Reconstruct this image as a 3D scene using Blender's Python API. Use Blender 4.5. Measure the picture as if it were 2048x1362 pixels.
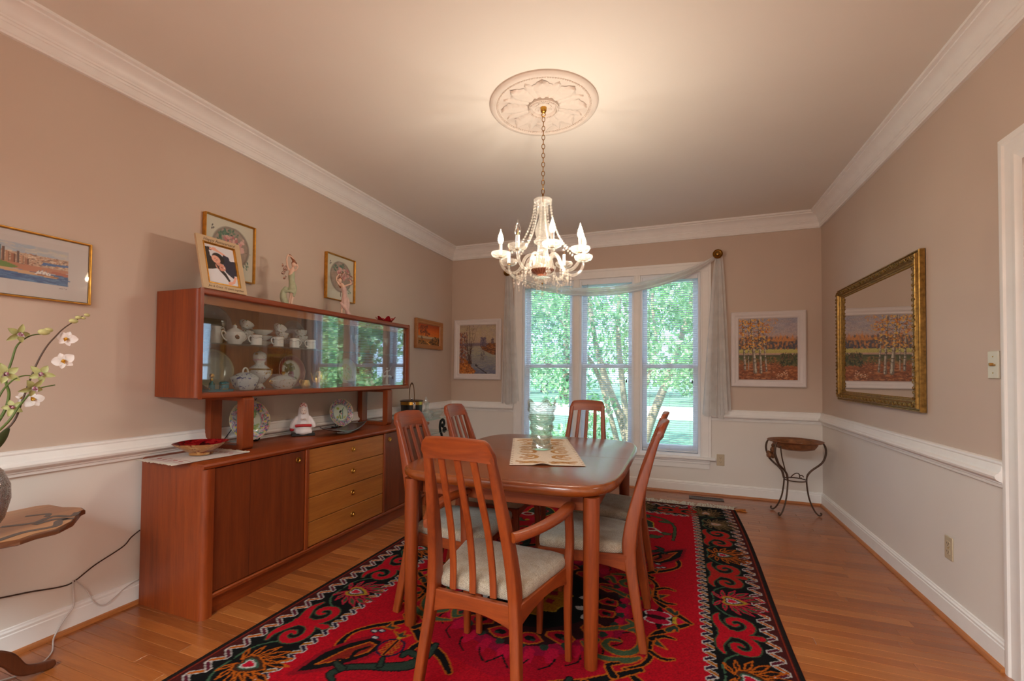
import bpy, bmesh, math, random
import numpy as np
from mathutils import Vector, Matrix

for o in list(bpy.data.objects): bpy.data.objects.remove(o, do_unlink=True)
S = bpy.context.scene
COL = S.collection
random.seed(7); RNG = np.random.default_rng(7)
PI = math.pi

# ------------------------------------------------------------------ camera
# fitted to the photograph (2048 x 1362): focal length in px, principal point, yaw, pitch, roll
CF, CCX, CCY, YAW, PIT, ROL, CH = 896.55, 1010.39, 727.12, -0.3656, 0.0205, 0.0086, 1.21
def cray(px, py):
    x = (px-CCX)/CF; y = -(py-CCY)/CF
    cr, sr = math.cos(ROL), math.sin(ROL)
    x2 = cr*x-sr*y; y2 = sr*x+cr*y
    fw = math.cos(PIT)-y2*math.sin(PIT); up = math.sin(PIT)+y2*math.cos(PIT)
    return Vector((math.cos(YAW)*x2+math.sin(YAW)*fw, -math.sin(YAW)*x2+math.cos(YAW)*fw, up))
def atZ(px, py, z=0.0):
    r = cray(px, py); return Vector((0, 0, CH))+r*((z-CH)/r.z)
def atX(px, py, x):
    r = cray(px, py); return Vector((0, 0, CH))+r*(x/r.x)
def atY(px, py, y):
    r = cray(px, py); return Vector((0, 0, CH))+r*(y/r.y)
F0 = cray(CCX, CCY); R0 = cray(CCX+CF, CCY)-F0; U0 = cray(CCX, CCY-CF)-F0
cd = bpy.data.cameras.new('camera'); cam = bpy.data.objects.new('camera', cd); COL.objects.link(cam)
cam.matrix_world = Matrix(((R0.x, U0.x, -F0.x, 0), (R0.y, U0.y, -F0.y, 0), (R0.z, U0.z, -F0.z, CH), (0, 0, 0, 1)))
cd.sensor_fit = 'HORIZONTAL'; cd.sensor_width = 36; cd.lens = CF/2048*36
cd.shift_x = (1024-CCX)/2048; cd.shift_y = (CCY-681)/2048; cd.clip_start = .05; cd.clip_end = 300
S.camera = cam

# ------------------------------------------------------------------ world, sun, exposure
W = bpy.data.worlds.new('world'); S.world = W; W.use_nodes = True
bg = W.node_tree.nodes['Background']; bg.inputs[0].default_value = (.53, .70, 1, 1); bg.inputs[1].default_value = 3.4
def lamp(kind, name, loc, rot, energy, color, **kw):
    l = bpy.data.lights.new(name, kind); l.energy = energy; l.color = color
    for k, v in kw.items(): setattr(l, k, v)
    o = bpy.data.objects.new(name, l); COL.objects.link(o); o.location = loc; o.rotation_euler = rot
    return o
lamp('SUN', 'sun', (0, 20, 20), (math.radians(38), math.radians(-28), 0), 11, (1, .97, .90), angle=math.radians(.6))
# unseen area panel added in the foyer behind the camera as room fill
lamp('AREA', 'fill_panel', (-1.05, -1.95, 2.64), (math.radians(8), 0, 0), 370, (.84, .97, 1), shape='RECTANGLE', size=2.6, size_y=1.4)
lamp('AREA', 'hall_fill', (2.5, 1.7, 2.6), (0, 0, 0), 14, (1, .96, .86), shape='DISK', size=.5)  # added light in the unseen hall, extra fill through the doorway
VS = S.view_settings; VS.view_transform = 'Standard'; VS.look = 'None'; VS.gamma = 1; VS.exposure = .16; VS.use_curve_mapping = False
S.display_settings.display_device = 'sRGB'

# ------------------------------------------------------------------ object helpers
def link(o, parent=None):
    COL.objects.link(o)
    if parent is not None: o.parent = parent
    return o
def tag(o, label=None, cat=None, group=None, kind=None):
    if label: o['label'] = label
    if cat: o['category'] = cat
    if group: o['group'] = group
    if kind: o['kind'] = kind
    return o
def thing(name, label, cat, loc=(0, 0, 0), rz=0, group=None):
    o = bpy.data.objects.new(name, None); COL.objects.link(o); o.empty_display_size = .1
    o.location = loc; o.rotation_euler = (0, 0, rz)
    return tag(o, label, cat, group)
def dup(root, loc, rz=None, label=None, group=None, name=None, scale=None):
    def cp(o, par):
        c = o.copy(); COL.objects.link(c); c.parent = par
        for ch in list(o.children): cp(ch, c)
        return c
    r = cp(root, root.parent); r.location = loc
    if rz is not None: r.rotation_euler = (0, 0, rz)
    if label: r['label'] = label
    if group: r['group'] = group
    if name: r.name = name
    if scale: r.scale = (scale,)*3
    return r
def s2l(c):
    return tuple((x/12.92 if x <= .04045 else ((x+.055)/1.055)**2.4) for x in c)
def rgb(r, g, b): return s2l((r/255, g/255, b/255))

class MB:
    """collects geometry for ONE mesh object"""
    def __init__(s): s.v = []; s.f = []
    def add(s, vs, fs, M=None):
        n = len(s.v)
        s.v += [tuple(M @ Vector(p)) for p in vs] if M is not None else [tuple(p) for p in vs]
        s.f += [tuple(i+n for i in f) for f in fs]; return s
    def box(s, x0, x1, y0, y1, z0, z1, M=None):
        v = [(x, y, z) for x in (x0, x1) for y in (y0, y1) for z in (z0, z1)]
        return s.add(v, [(0, 1, 3, 2), (4, 6, 7, 5), (0, 4, 5, 1), (2, 3, 7, 6), (0, 2, 6, 4), (1, 5, 7, 3)], M)
    def rings(s, R, closed=True, cap=(True, True), loop=False, M=None):
        n = len(R[0]); v = [p for r in R for p in r]; f = []
        m = len(R)
        for i in range(m if loop else m-1):
            a = i*n; b = ((i+1) % m)*n
            for j in range(n if closed else n-1):
                k = (j+1) % n; f.append((a+j, a+k, b+k, b+j))
        if closed and not loop:
            if cap[0]: f.append(tuple(range(n))[::-1])
            if cap[1]: f.append(tuple((m-1)*n+j for j in range(n)))
        return s.add(v, f, M)
    def lathe(s, prof, n=24, c=(0, 0, 0), M=None, wob=None, cap=(True, True)):
        R = []
        for i, (r, z) in enumerate(prof):
            ring = []
            for j in range(n):
                a = 2*PI*j/n; rr, zz = (wob(r, z, a, i) if wob else (r, z))
                ring.append((c[0]+rr*math.cos(a), c[1]+rr*math.sin(a), c[2]+zz))
            R.append(ring)
        return s.rings(R, cap=cap, M=M)
    def tube(s, path, rad, n=8, loop=False, flat=1.0, up=None, cap=(True, True), M=None):
        P = [Vector(p) for p in path]; m = len(P); R = []; prev = None
        for i, p in enumerate(P):
            t = (P[(i+1) % m]-P[i-1]) if loop else (P[min(i+1, m-1)]-P[max(i-1, 0)])
            t = t.normalized() if t.length > 1e-9 else Vector((0, 0, 1))
            if prev is None:
                u = Vector(up) if up else (Vector((0, 0, 1)) if abs(t.z) < .9 else Vector((1, 0, 0)))
            else: u = prev if up is None else Vector(up)
            u = (u-t*u.dot(t))
            u = u.normalized() if u.length > 1e-6 else t.orthogonal().normalized()
            w = t.cross(u); prev = u
            r = rad[i] if hasattr(rad, '__len__') else rad
            R.append([tuple(p+(u*math.cos(2*PI*j/n)*r*flat+w*math.sin(2*PI*j/n)*r)) for j in range(n)])
        return s.rings(R, cap=cap, loop=loop, M=M)
    def sweep(s, path, sec, up=(0, 0, 1), loop=False, cap=(True, True), scale=None, M=None):
        """sec: list of (a,b) in (side, up) frame"""
        P = [Vector(p) for p in path]; m = len(P); R = []
        for i, p in enumerate(P):
            t = (P[(i+1) % m]-P[i-1]) if loop else (P[min(i+1, m-1)]-P[max(i-1, 0)])
            t = t.normalized(); u = Vector(up); u = (u-t*u.dot(t)).normalized(); w = t.cross(u)
            k = scale[i] if scale else 1
            R.append([tuple(p+w*a*k+u*b*k) for a, b in sec])
        return s.rings(R, cap=cap, loop=loop, M=M)
    def prism(s, poly, z0, z1, M=None, axis='z'):
        n = len(poly)
        if axis == 'z': lo = [(x, y, z0) for x, y in poly]; hi = [(x, y, z1) for x, y in poly]
        elif axis == 'y': lo = [(x, z0, y) for x, y in poly]; hi = [(x, z1, y) for x, y in poly]
        else: lo = [(z0, x, y) for x, y in poly]; hi = [(z1, x, y) for x, y in poly]
        return s.rings([lo, hi], M=M)
    def ball(s, c, r, n=8, m=6, M=None, sq=(1, 1, 1)):
        R = [[(c[0]+sq[0]*r*math.sin(PI*(i+.02)/(m+.04))*math.cos(2*PI*j/n), c[1]+sq[1]*r*math.sin(PI*(i+.02)/(m+.04))*math.sin(2*PI*j/n), c[2]+sq[2]*r*math.cos(PI*(i+.02)/(m+.04))) for j in range(n)] for i in range(m+1)]
        return s.rings(R, M=M)
    def torus(s, c, R, r, n=16, k=6, ax='z', M=None, e=1.0):
        pts = []
        for i in range(n):
            a = 2*PI*i/n; x, y = R*math.cos(a), R*e*math.sin(a)
            pts.append({'z': (c[0]+x, c[1]+y, c[2]), 'y': (c[0]+x, c[1], c[2]+y), 'x': (c[0], c[1]+x, c[2]+y)}[ax])
        return s.tube(pts, r, k, loop=True, M=M)
    def mesh(s, name, mat, smooth=None):
        me = bpy.data.meshes.new(name); me.from_pydata(s.v, [], s.f); me.update()
        bm = bmesh.new(); bm.from_mesh(me); bmesh.ops.recalc_face_normals(bm, faces=bm.faces); bm.to_mesh(me); bm.free()
        if smooth is not None:
            me.shade_smooth()
            if smooth < 179:
                try: me.set_sharp_from_angle(angle=math.radians(smooth))
                except Exception: pass
        if mat: me.materials.append(mat)
        return me
    def obj(s, name, mat, parent=None, smooth=None, bevel=0, seg=2, subd=0):
        o = bpy.data.objects.new(name, s.mesh(name, mat, smooth)); link(o, parent)
        if bevel:
            b = o.modifiers.new('bevel', 'BEVEL'); b.width = bevel; b.segments = seg; b.limit_method = 'ANGLE'; b.angle_limit = math.radians(40)
            if smooth is None:
                o.data.shade_smooth()
                try: o.data.set_sharp_from_angle(angle=math.radians(50))
                except Exception: pass
        if subd:
            m = o.modifiers.new('subd', 'SUBSURF'); m.levels = m.render_levels = subd
        return o
def struct(name, mb, mat, smooth=None, bevel=0):
    return tag(mb.obj(name, mat, None, smooth, bevel), kind='structure')
def rrect(x0, x1, y0, y1, r, n=5):
    out = []
    for cx, cy, a0 in ((x1-r, y1-r, 0), (x0+r, y1-r, 90), (x0+r, y0+r, 180), (x1-r, y0+r, 270)):
        for i in range(n+1):
            a = math.radians(a0+90*i/n); out.append((cx+r*math.cos(a), cy+r*math.sin(a)))
    return out
def circ(r, n=12, e=1.0): return [(r*math.cos(2*PI*i/n), r*e*math.sin(2*PI*i/n)) for i in range(n)]
def spline(pts, k=6, loop=False):
    P = [Vector(p) for p in pts]; n = len(P); out = []
    for i in range(n if loop else n-1):
        g = (lambda j: P[j % n]) if loop else (lambda j: P[max(0, min(n-1, j))])
        a, b, c, d = g(i-1), g(i), g(i+1), g(i+2)
        for t in range(k):
            u = t/k
            out.append(.5*((2*b)+(c-a)*u+(2*a-5*b+4*c-d)*u*u+(3*b-a-3*c+d)*u**3))
    if not loop: out.append(P[-1])
    return out

# ------------------------------------------------------------------ materials
class NT:
    def __init__(s, name):
        s.m = bpy.data.materials.new(name); s.m.use_nodes = True; s.t = s.m.node_tree; s.t.nodes.clear()
        s.out = s.n('ShaderNodeOutputMaterial')
    def n(s, typ, ins=None, **kw):
        nd = s.t.nodes.new(typ)
        for k, v in kw.items(): setattr(nd, k, v)
        for k, v in (ins or {}).items():
            sk = nd.inputs[k]
            if hasattr(v, 'is_linked') or hasattr(v, 'links'): s.t.links.new(v, sk)
            else:
                if hasattr(v, '__len__') and len(v) == 3 and sk.type == 'RGBA': v = (*v, 1)
                sk.default_value = v
        return nd
    def bsdf(s, **ins):
        names = dict(color='Base Color', rough='Roughness', metal='Metallic', normal='Normal', trans='Transmission Weight', ior='IOR', coat='Coat Weight', coatr='Coat Roughness', emis='Emission Color', emist='Emission Strength', alpha='Alpha', sheen='Sheen Weight', spec='Specular IOR Level', sss='Subsurface Weight')
        return s.n('ShaderNodeBsdfPrincipled', {names[k]: v for k, v in ins.items()})
    def done(s, sh):
        s.t.links.new(sh, s.out.inputs[0]); return s.m
    def ramp(s, fac, stops, interp='LINEAR'):
        r = s.n('ShaderNodeValToRGB', {0: fac}); cr = r.color_ramp; cr.interpolation = interp
        while len(cr.elements) > 1: cr.elements.remove(cr.elements[-1])
        for i, (p, c) in enumerate(stops):
            e = cr.elements[0] if i == 0 else cr.elements.new(p)
            e.position = p; e.color = (*c[:3], 1)
        return r.outputs[0]
    def coord(s, scale=(1, 1, 1), which='Object', loc=(0, 0, 0), rot=(0, 0, 0)):
        tc = s.n('ShaderNodeTexCoord'); return s.n('ShaderNodeMapping', {0: tc.outputs[which], 1: loc, 2: rot, 3: scale}).outputs[0]
    def noise(s, vec, scale, detail=4, rough=.55, dist=0):
        return s.n('ShaderNodeTexNoise', {'Vector': vec, 'Scale': scale, 'Detail': detail, 'Roughness': rough, 'Distortion': dist}).outputs['Fac']
    def bump(s, h, strength=.2, dist=.01):
        return s.n('ShaderNodeBump', {'Strength': strength, 'Distance': dist, 'Height': h}).outputs[0]
    def mix(s, f, a, b, blend='MIX'):
        nd = s.n('ShaderNodeMix', data_type='RGBA', blend_type=blend)
        for k, v in ((0, f), (6, a), (7, b)):
            if hasattr(v, 'links'): s.t.links.new(v, nd.inputs[k])
            else: nd.inputs[k].default_value = (*v, 1) if hasattr(v, '__len__') and len(v) == 3 else v
        return nd.outputs[2]
MATS = {}
def plain(name, c, rough=.5, metal=0, var=.06, vscale=12, bump=0, coat=0, **kw):
    """painted / metal / ceramic surface with slight procedural unevenness"""
    if name in MATS: return MATS[name]
    t = NT(name); v = t.coord()
    nz = t.noise(v, vscale, 3)
    lo = tuple(x*(1-var) for x in c); hi = tuple(min(1, x*(1+var)) for x in c)
    col = t.ramp(nz, [(.3, lo), (.7, hi)])
    a = dict(color=col, rough=rough, metal=metal, coat=coat); a.update(kw)
    if bump: a['normal'] = t.bump(t.noise(v, vscale*8, 4), bump, .002)
    MATS[name] = t.done(t.bsdf(**a).outputs[0]); return MATS[name]
def wood(name, c0, c1, c2, axis='x', rough=.42, fine=1.0, coat=.05, fig=1.0):
    """long-grained timber; grain runs along the object's given axis"""
    if name in MATS: return MATS[name]
    t = NT(name); sc = {'x': (.9, 14, 14), 'y': (14, .9, 14), 'z': (14, 14, .9)}[axis]
    v = t.coord(tuple(a*fine for a in sc))
    info = t.n('ShaderNodeObjectInfo')
    v2 = t.n('ShaderNodeVectorMath', {0: v, 1: info.outputs['Location']}, operation='ADD').outputs[0]
    n1 = t.noise(v2, 1.1*fig, 5, .6, .8); n2 = t.noise(v2, 7, 4, .7)
    col = t.ramp(n1, [(.25, c0), (.5, c1), (.75, c2)])
    col = t.mix(.35, col, t.ramp(n2, [(.3, tuple(x*.72 for x in c1)), (.7, tuple(min(1, x*1.15) for x in c2))]), 'MIX')
    MATS[name] = t.done(t.bsdf(color=col, rough=rough, coat=coat, coatr=.25, normal=t.bump(n2, .06, .002)).outputs[0]); return MATS[name]
def glassy(name, tint=(1, 1, 1), ior=1.5, refl=1.0, milk=0.0, milkc=(1, 1, 1), rough=.02):
    """clear sheet or ornament: transparent body, fresnel gloss, optional milky scatter"""
    if name in MATS: return MATS[name]
    t = NT(name)
    tr = t.n('ShaderNodeBsdfTransparent', {0: tint}).outputs[0]
    if milk:
        d = t.n('ShaderNodeBsdfTranslucent', {0: milkc}).outputs[0]; d2 = t.n('ShaderNodeBsdfDiffuse', {0: milkc}).outputs[0]
        d = t.n('ShaderNodeMixShader', {0: .5, 1: d, 2: d2}).outputs[0]
        tr = t.n('ShaderNodeMixShader', {0: milk, 1: tr, 2: d}).outputs[0]
    gl = t.n('ShaderNodeBsdfGlossy', {0: (1, 1, 1), 'Roughness': rough}).outputs[0]
    bf = t.n('ShaderNodeNewGeometry').outputs['Backfacing']
    io = t.n('ShaderNodeMapRange', {0: bf, 1: 0., 2: 1., 3: ior, 4: 1/ior}).outputs[0]
    fr = t.n('ShaderNodeFresnel', {0: io}).outputs[0]
    fr = t.n('ShaderNodeMath', {0: fr, 1: refl}, operation='MULTIPLY', use_clamp=True).outputs[0]
    MATS[name] = t.done(t.n('ShaderNodeMixShader', {0: fr, 1: tr, 2: gl}).outputs[0]); return MATS[name]
def attr_mat(name, rough=.6, bump=0, bscale=300, coat=0, sheen=0, fluff=0, spec=.5):
    """colour carried by the mesh (painted, printed or woven design)"""
    if name in MATS: return MATS[name]
    t = NT(name); a = t.n('ShaderNodeAttribute', attribute_name='Col').outputs['Color']
    v = t.coord()
    col = a
    kw = dict(rough=rough, coat=coat, sheen=sheen, spec=spec)
    if fluff:
        nz = t.noise(v, 240, 2, .7); col = t.mix(fluff, a, t.ramp(nz, [(.3, (.25, .25, .25)), (.7, (1, 1, 1))]), 'MULTIPLY')
    if bump: kw['normal'] = t.bump(t.noise(v, bscale, 3, .7), bump, .004)
    MATS[name] = t.done(t.bsdf(color=col, **kw).outputs[0]); return MATS[name]

WHITE_TRIM = plain('white_trim_paint', rgb(243, 239, 236), .38, var=.02)
BRASS = plain('brass', rgb(196, 150, 70), .28, 1, .1)
GOLD = plain('gold_leaf', rgb(206, 150, 66), .33, .9, .18, 40)
BLACK = plain('black_enamel', rgb(20, 18, 18), .35, 0, .1)
IVORY = plain('ivory_plastic', rgb(196, 178, 150), .4, 0, .03)
PORC = plain('white_porcelain', rgb(232, 230, 232), .15, 0, .03, coat=.5)
TEAKX = wood('teak_x', rgb(86, 30, 6), rgb(126, 50, 13), rgb(152, 70, 22), 'x')
TEAKY = wood('teak_y', rgb(86, 30, 6), rgb(126, 50, 13), rgb(152, 70, 22), 'y')
TEAKZ = wood('teak_z', rgb(86, 30, 6), rgb(126, 50, 13), rgb(152, 70, 22), 'z')
TEAKDK = wood('teak_door', rgb(74, 27, 8), rgb(106, 43, 13), rgb(128, 59, 21), 'z')
TEAKDR = wood('teak_drawer', rgb(132, 71, 22), rgb(160, 93, 33), rgb(178, 111, 47), 'y')

# ------------------------------------------------------------------ painted / woven designs (colour raster carried by mesh points)
class Canvas:
    def __init__(s, w, h, res, base=(128, 128, 128)):
        s.w, s.h = w, h; s.nx = max(2, int(round(w/res))+1); s.ny = max(2, int(round(h/res))+1)
        s.U = np.linspace(0, w, s.nx); s.V = np.linspace(0, h, s.ny)
        s.a = np.empty((s.ny, s.nx, 3)); s.a[:] = np.array(base)/255.
    def _bb(s, x0, x1, y0, y1):
        i0 = max(0, int(np.searchsorted(s.U, x0))-1); i1 = min(s.nx, int(np.searchsorted(s.U, x1))+1)
        j0 = max(0, int(np.searchsorted(s.V, y0))-1); j1 = min(s.ny, int(np.searchsorted(s.V, y1))+1)
        if i1 <= i0 or j1 <= j0: return None
        return i0, i1, j0, j1, s.U[None, i0:i1], s.V[j0:j1, None]
    def _put(s, i0, i1, j0, j1, m, c, al=1.0):
        sub = s.a[j0:j1, i0:i1]; m = np.broadcast_to(m, sub.shape[:2]).astype(float)[..., None]*al
        sub[:] = sub*(1-m)+np.array(c)/255.*m
    def vgrad(s, stops, y0=None, y1=None):
        ys = [a for a, _ in stops]; cs = np.array([c for _, c in stops])/255.
        g = np.stack([np.interp(s.V, ys, cs[:, k]) for k in range(3)], 1)
        m = (s.V >= ys[0]-1e-6) & (s.V <= ys[-1]+1e-6)
        s.a[m] = g[m][:, None, :]
    def rect(s, x0, x1, y0, y1, c, al=1):
        b = s._bb(x0, x1, y0, y1)
        if b: s._put(*b[:4], (b[4] >= x0) & (b[4] <= x1) & (b[5] >= y0) & (b[5] <= y1), c, al)
    def ell(s, cx, cy, rx, ry, c, rot=0, al=1):
        r = max(rx, ry); b = s._bb(cx-r, cx+r, cy-r, cy+r)
        if not b: return
        dx, dy = b[4]-cx, b[5]-cy; co, si = math.cos(rot), math.sin(rot)
        d = ((dx*co+dy*si)/rx)**2+((-dx*si+dy*co)/ry)**2
        s._put(*b[:4], np.clip((1.15-d)/.3, 0, 1), c, al)
    def poly(s, pts, c, al=1):
        P = np.array([(p[0], p[1]) for p in pts]); b = s._bb(P[:, 0].min(), P[:, 0].max(), P[:, 1].min(), P[:, 1].max())
        if not b: return
        X, Y = np.broadcast_arrays(b[4], b[5]); m = np.zeros(X.shape, bool); n = len(P)
        for i in range(n):
            x1, y1 = P[i]; x2, y2 = P[(i+1) % n]
            if y1 == y2: continue
            m ^= ((y1 > Y) != (y2 > Y)) & (X < (x2-x1)*(Y-y1)/(y2-y1)+x1)
        s._put(*b[:4], m, c, al)
    def stroke(s, pts, w, c, al=1, loop=False):
        P = [(p[0], p[1]) for p in pts]; n = len(P)
        ws = w if hasattr(w, '__len__') else [w]*n
        for i in range(n if loop else n-1):
            (x1, y1), (x2, y2) = P[i], P[(i+1) % n]; r1 = ws[i]/2; r2 = ws[(i+1) % n]/2; r = max(r1, r2)
            b = s._bb(min(x1, x2)-r, max(x1, x2)+r, min(y1, y2)-r, max(y1, y2)+r)
            if not b: continue
            dx, dy = x2-x1, y2-y1; L = dx*dx+dy*dy or 1e-12
            t = np.clip(((b[4]-x1)*dx+(b[5]-y1)*dy)/L, 0, 1)
            d = np.hypot(b[4]-x1-t*dx, b[5]-y1-t*dy)
            s._put(*b[:4], d <= r1+(r2-r1)*t, c, al)
    def dabs(s, n, box, size, cols, rot=(0, PI), asp=.45, al=.9, keep=None):
        x0, x1, y0, y1 = box
        for _ in range(n):
            x = random.uniform(x0, x1); y = random.uniform(y0, y1)
            if keep and not keep(x, y): continue
            r = random.uniform(*size); s.ell(x, y, r, r*asp, random.choice(cols), random.uniform(*rot), al)
    def lift(s, k):
        c = s.a; lin = np.where(c <= .04045, c/12.92, ((c+.055)/1.055)**2.4)*k; lin = lin/(1+np.maximum(0, lin-.8)*.6)
        s.a = np.clip(np.where(lin <= .0031308, lin*12.92, 1.055*np.power(np.maximum(lin, 1e-6), 1/2.4)-.055), 0, 1); return s
    def noise(s, amt):
        s.a *= 1+RNG.normal(0, amt, s.a.shape[:2])[..., None]; np.clip(s.a, 0, 1, s.a)
    def mesh(s, name, mat, fn):
        """fn(U,V) -> X,Y,Z arrays"""
        U, V = np.meshgrid(s.U, s.V); X, Y, Z = fn(U, V)
        X, Y, Z = [np.broadcast_to(q, U.shape) for q in (X, Y, Z)]
        co = np.stack([X, Y, Z], -1).reshape(-1, 3).astype(np.float32)
        idx = np.arange(s.nx*s.ny).reshape(s.ny, s.nx)
        q = np.stack([idx[:-1, :-1], idx[:-1, 1:], idx[1:, 1:], idx[1:, :-1]], -1).reshape(-1, 4).astype(np.int32)
        me = bpy.data.meshes.new(name); me.vertices.add(len(co)); me.vertices.foreach_set('co', co.ravel())
        me.loops.add(q.size); me.loops.foreach_set('vertex_index', q.ravel())
        me.polygons.add(len(q)); me.polygons.foreach_set('loop_start', np.arange(0, q.size, 4, dtype=np.int32))
        me.update(calc_edges=True)
        A = me.color_attributes.new('Col', 'FLOAT_COLOR', 'POINT'); c = np.clip(s.a.reshape(-1, 3), 0, 1)
        lin = np.where(c <= .04045, c/12.92, ((c+.055)/1.055)**2.4)
        A.data.foreach_set('color', np.concatenate([lin, np.ones((len(lin), 1))], 1).astype(np.float32).ravel())
        me.shade_smooth(); me.materials.append(mat); return me
    def obj(s, name, mat, fn, parent=None):
        return link(bpy.data.objects.new(name, s.mesh(name, mat, fn)), parent)

# ------------------------------------------------------------------ room shell
XL, XR, YB, YF, ZC = -2.6277, 1.2722, 4.984, -1.05, 2.755
RAIL = .86
def wall_paint():
    t = NT('wall_paint_two_tone'); v = t.coord()
    z = t.n('ShaderNodeSeparateXYZ', {0: v}).outputs[2]
    f = t.n('ShaderNodeMath', {0: z, 1: RAIL-.03}, operation='GREATER_THAN').outputs[0]
    nz = t.noise(v, 1.5, 2)
    up = t.ramp(nz, [(.3, rgb(203, 181, 165)), (.7, rgb(207, 186, 170))]); lo = t.ramp(nz, [(.3, rgb(228, 220, 212)), (.7, rgb(232, 224, 216))])
    return t.done(t.bsdf(color=t.mix(f, lo, up), rough=.55, normal=t.bump(t.noise(v, 260, 2), .05, .001)).outputs[0])
WP = wall_paint(); CEIL = plain('ceiling_paint', rgb(234, 226, 216), .8, var=.012, vscale=2)
T = .14
struct('ceiling', MB().box(XL-T, XR+T, YF-3, YB+T, ZC, ZC+.12), CEIL)
struct('wall_left', MB().box(XL-T, XL, YF-3, YB+T, 0, ZC), WP)
WX0, WX1, WZ0, WZ1 = -1.692, .226, .372, 2.262          # rough opening of the triple window
struct('wall_back', MB().box(XL, WX0, YB, YB+T, 0, ZC).box(WX1, XR, YB, YB+T, 0, ZC).box(WX0, WX1, YB, YB+T, 0, WZ0).box(WX0, WX1, YB, YB+T, WZ1, ZC), WP)
DY0, DY1, DZ = 1.46, 2.345, 2.068                       # doorway in the right wall
struct('wall_right', MB().box(XR, XR+T, DY1, YB+T, 0, ZC).box(XR, XR+T, YF-3, DY0, 0, ZC).box(XR, XR+T, DY0, DY1, DZ, ZC), WP)
struct('wall_front', MB().box(XL, -1.75, YF-.12, YF, 0, ZC).box(.95, XR, YF-.12, YF, 0, ZC).box(-1.75, .95, YF-.12, YF, 2.35, ZC).box(XL, XR, YF-3.1, YF-3, 0, ZC), WP)
# hall beyond the doorway
struct('wall_hall', MB().box(3.6, 3.7, -.4, 4, 0, ZC).box(XR+T, 3.7, 4, 4.1, 0, ZC).box(XR+T, 3.7, -.5, -.4, 0, ZC), WP)
struct('ceiling_hall', MB().box(XR+T, 3.7, -.5, 4.1, ZC, ZC+.1), CEIL)

# mouldings: profile points (distance from wall, height), swept along a wall with mitred ends
def moulding(name, prof, p0, p1, nrm, m0=0, m1=0, mat=WHITE_TRIM, parent=None):
    p0, p1, n = Vector((*p0, 0)), Vector((*p1, 0)), Vector((*nrm, 0)); d = (p1-p0).normalized()
    R = []
    for p, sgn, mi in ((p0, 1, m0), (p1, -1, m1)):
        R.append([tuple(p+n*a+d*(sgn*mi*a)+Vector((0, 0, z))) for a, z in prof])
    o = MB().rings(R).obj(name, mat, parent, smooth=28)
    if parent is None: tag(o, kind='structure')
    return o
CROWN = [(0, 2.603), (.018, 2.603), (.019, 2.612), (.023, 2.616), (.023, 2.648), (.027, 2.651), (.03, 2.66), (.035, 2.663), (.036, 2.672), (.04, 2.676), (.046, 2.69), (.057, 2.706), (.073, 2.719), (.09, 2.727), (.09, 2.735), (.098, 2.738), (.107, 2.74), (.107, 2.756), (0, 2.756)]
RAILP = [(0, .750), (.012, .750), (.013, .762), (.019, .766), (.019, .774), (.03, .778), (.040, .787), (.043, .797), (.039, .806), (.03, .811), (.024, .822), (.021, .838), (.018, .843), (.02, .849), (.018, .857), (.009, .861), (0, .861)]
BASEP = [(0, 0), (.016, 0), (.016, .090), (.013, .094), (.014, .104), (.008, .110), (.007, .116), (0, .118)]
SHOEP = [(.016, 0), (.032, 0), (.031, .008), (.026, .016), (.016, .019)]
SHOE = wood('shoe_oak', rgb(146, 80, 34), rgb(176, 104, 50), rgb(196, 124, 66), 'y', .4)
SHOEX = wood('shoe_oak_x', rgb(146, 80, 34), rgb(176, 104, 50), rgb(196, 124, 66), 'x', .4)
moulding('trim_1', CROWN, (XL, YF), (XL, YB), (1, 0), 1, 1)
moulding('trim_2', CROWN, (XL, YB), (XR, YB), (0, -1), 1, 1)
moulding('trim_3', CROWN, (XR, YB), (XR, YF), (-1, 0), 1, 1)
moulding('trim_4', RAILP, (XL, YF), (XL, YB), (1, 0), 0, 1)
moulding('trim_5', RAILP, (XL, YB), (-1.795, YB), (0, -1), 1, 0)
moulding('trim_6', RAILP, (.327, YB), (XR, YB), (0, -1), 0, 1)
moulding('trim_7', RAILP, (XR, YB), (XR, DY1+.124), (-1, 0), 1, 0)
for nm, a, b, n, m0, m1, mt in (('baseboard_left', (XL, YF), (XL, YB), (1, 0), 0, 1, SHOE), ('baseboard_back', (XL, YB), (XR, YB), (0, -1), 1, 1, SHOEX), ('baseboard_right', (XR, YB), (XR, DY1+.124), (-1, 0), 1, 0, SHOE)):
    o = moulding(nm, BASEP, a, b, n, m0, m1); moulding('shoe_moulding', SHOEP, a, b, n, m0, m1, mt, o)

# doorway casing and jamb in the right wall
CASP = [(0, 0), (.0, .018), (.012, .021), (.026, .021), (.034, .015), (.062, .013), (.080, .017), (.092, .017), (.10, .012), (.125, .010), (.125, 0)]
def casing(mb, y, z0, z1, sgn):
    """vertical casing leg on the right wall; inner edge at y, spreading by sgn"""
    lo = [(XR-b, y+sgn*(.125-a), z0) for a, b in CASP]; hi = [(XR-b, y+sgn*(.125-a), z1+(.125-a)) for a, b in CASP]
    mb.rings([lo, hi])
m = MB(); casing(m, DY1, 0, DZ, 1); casing(m, DY0, 0, DZ, -1)
m.rings([[(XR-b, DY1+(.125-a), DZ+(.125-a)) for a, b in CASP], [(XR-b, DY0-(.125-a), DZ+(.125-a)) for a, b in CASP]])
dr = struct('door_1', m, WHITE_TRIM, 30)
MB().box(XR-.002, XR+T+.002, DY1-.018, DY1+.003, 0, DZ).box(XR-.002, XR+T+.002, DY0-.003, DY0+.018, 0, DZ).box(XR-.002, XR+T+.002, DY0, DY1, DZ-.018, DZ+.003).obj('jamb', WHITE_TRIM, dr)
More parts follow.
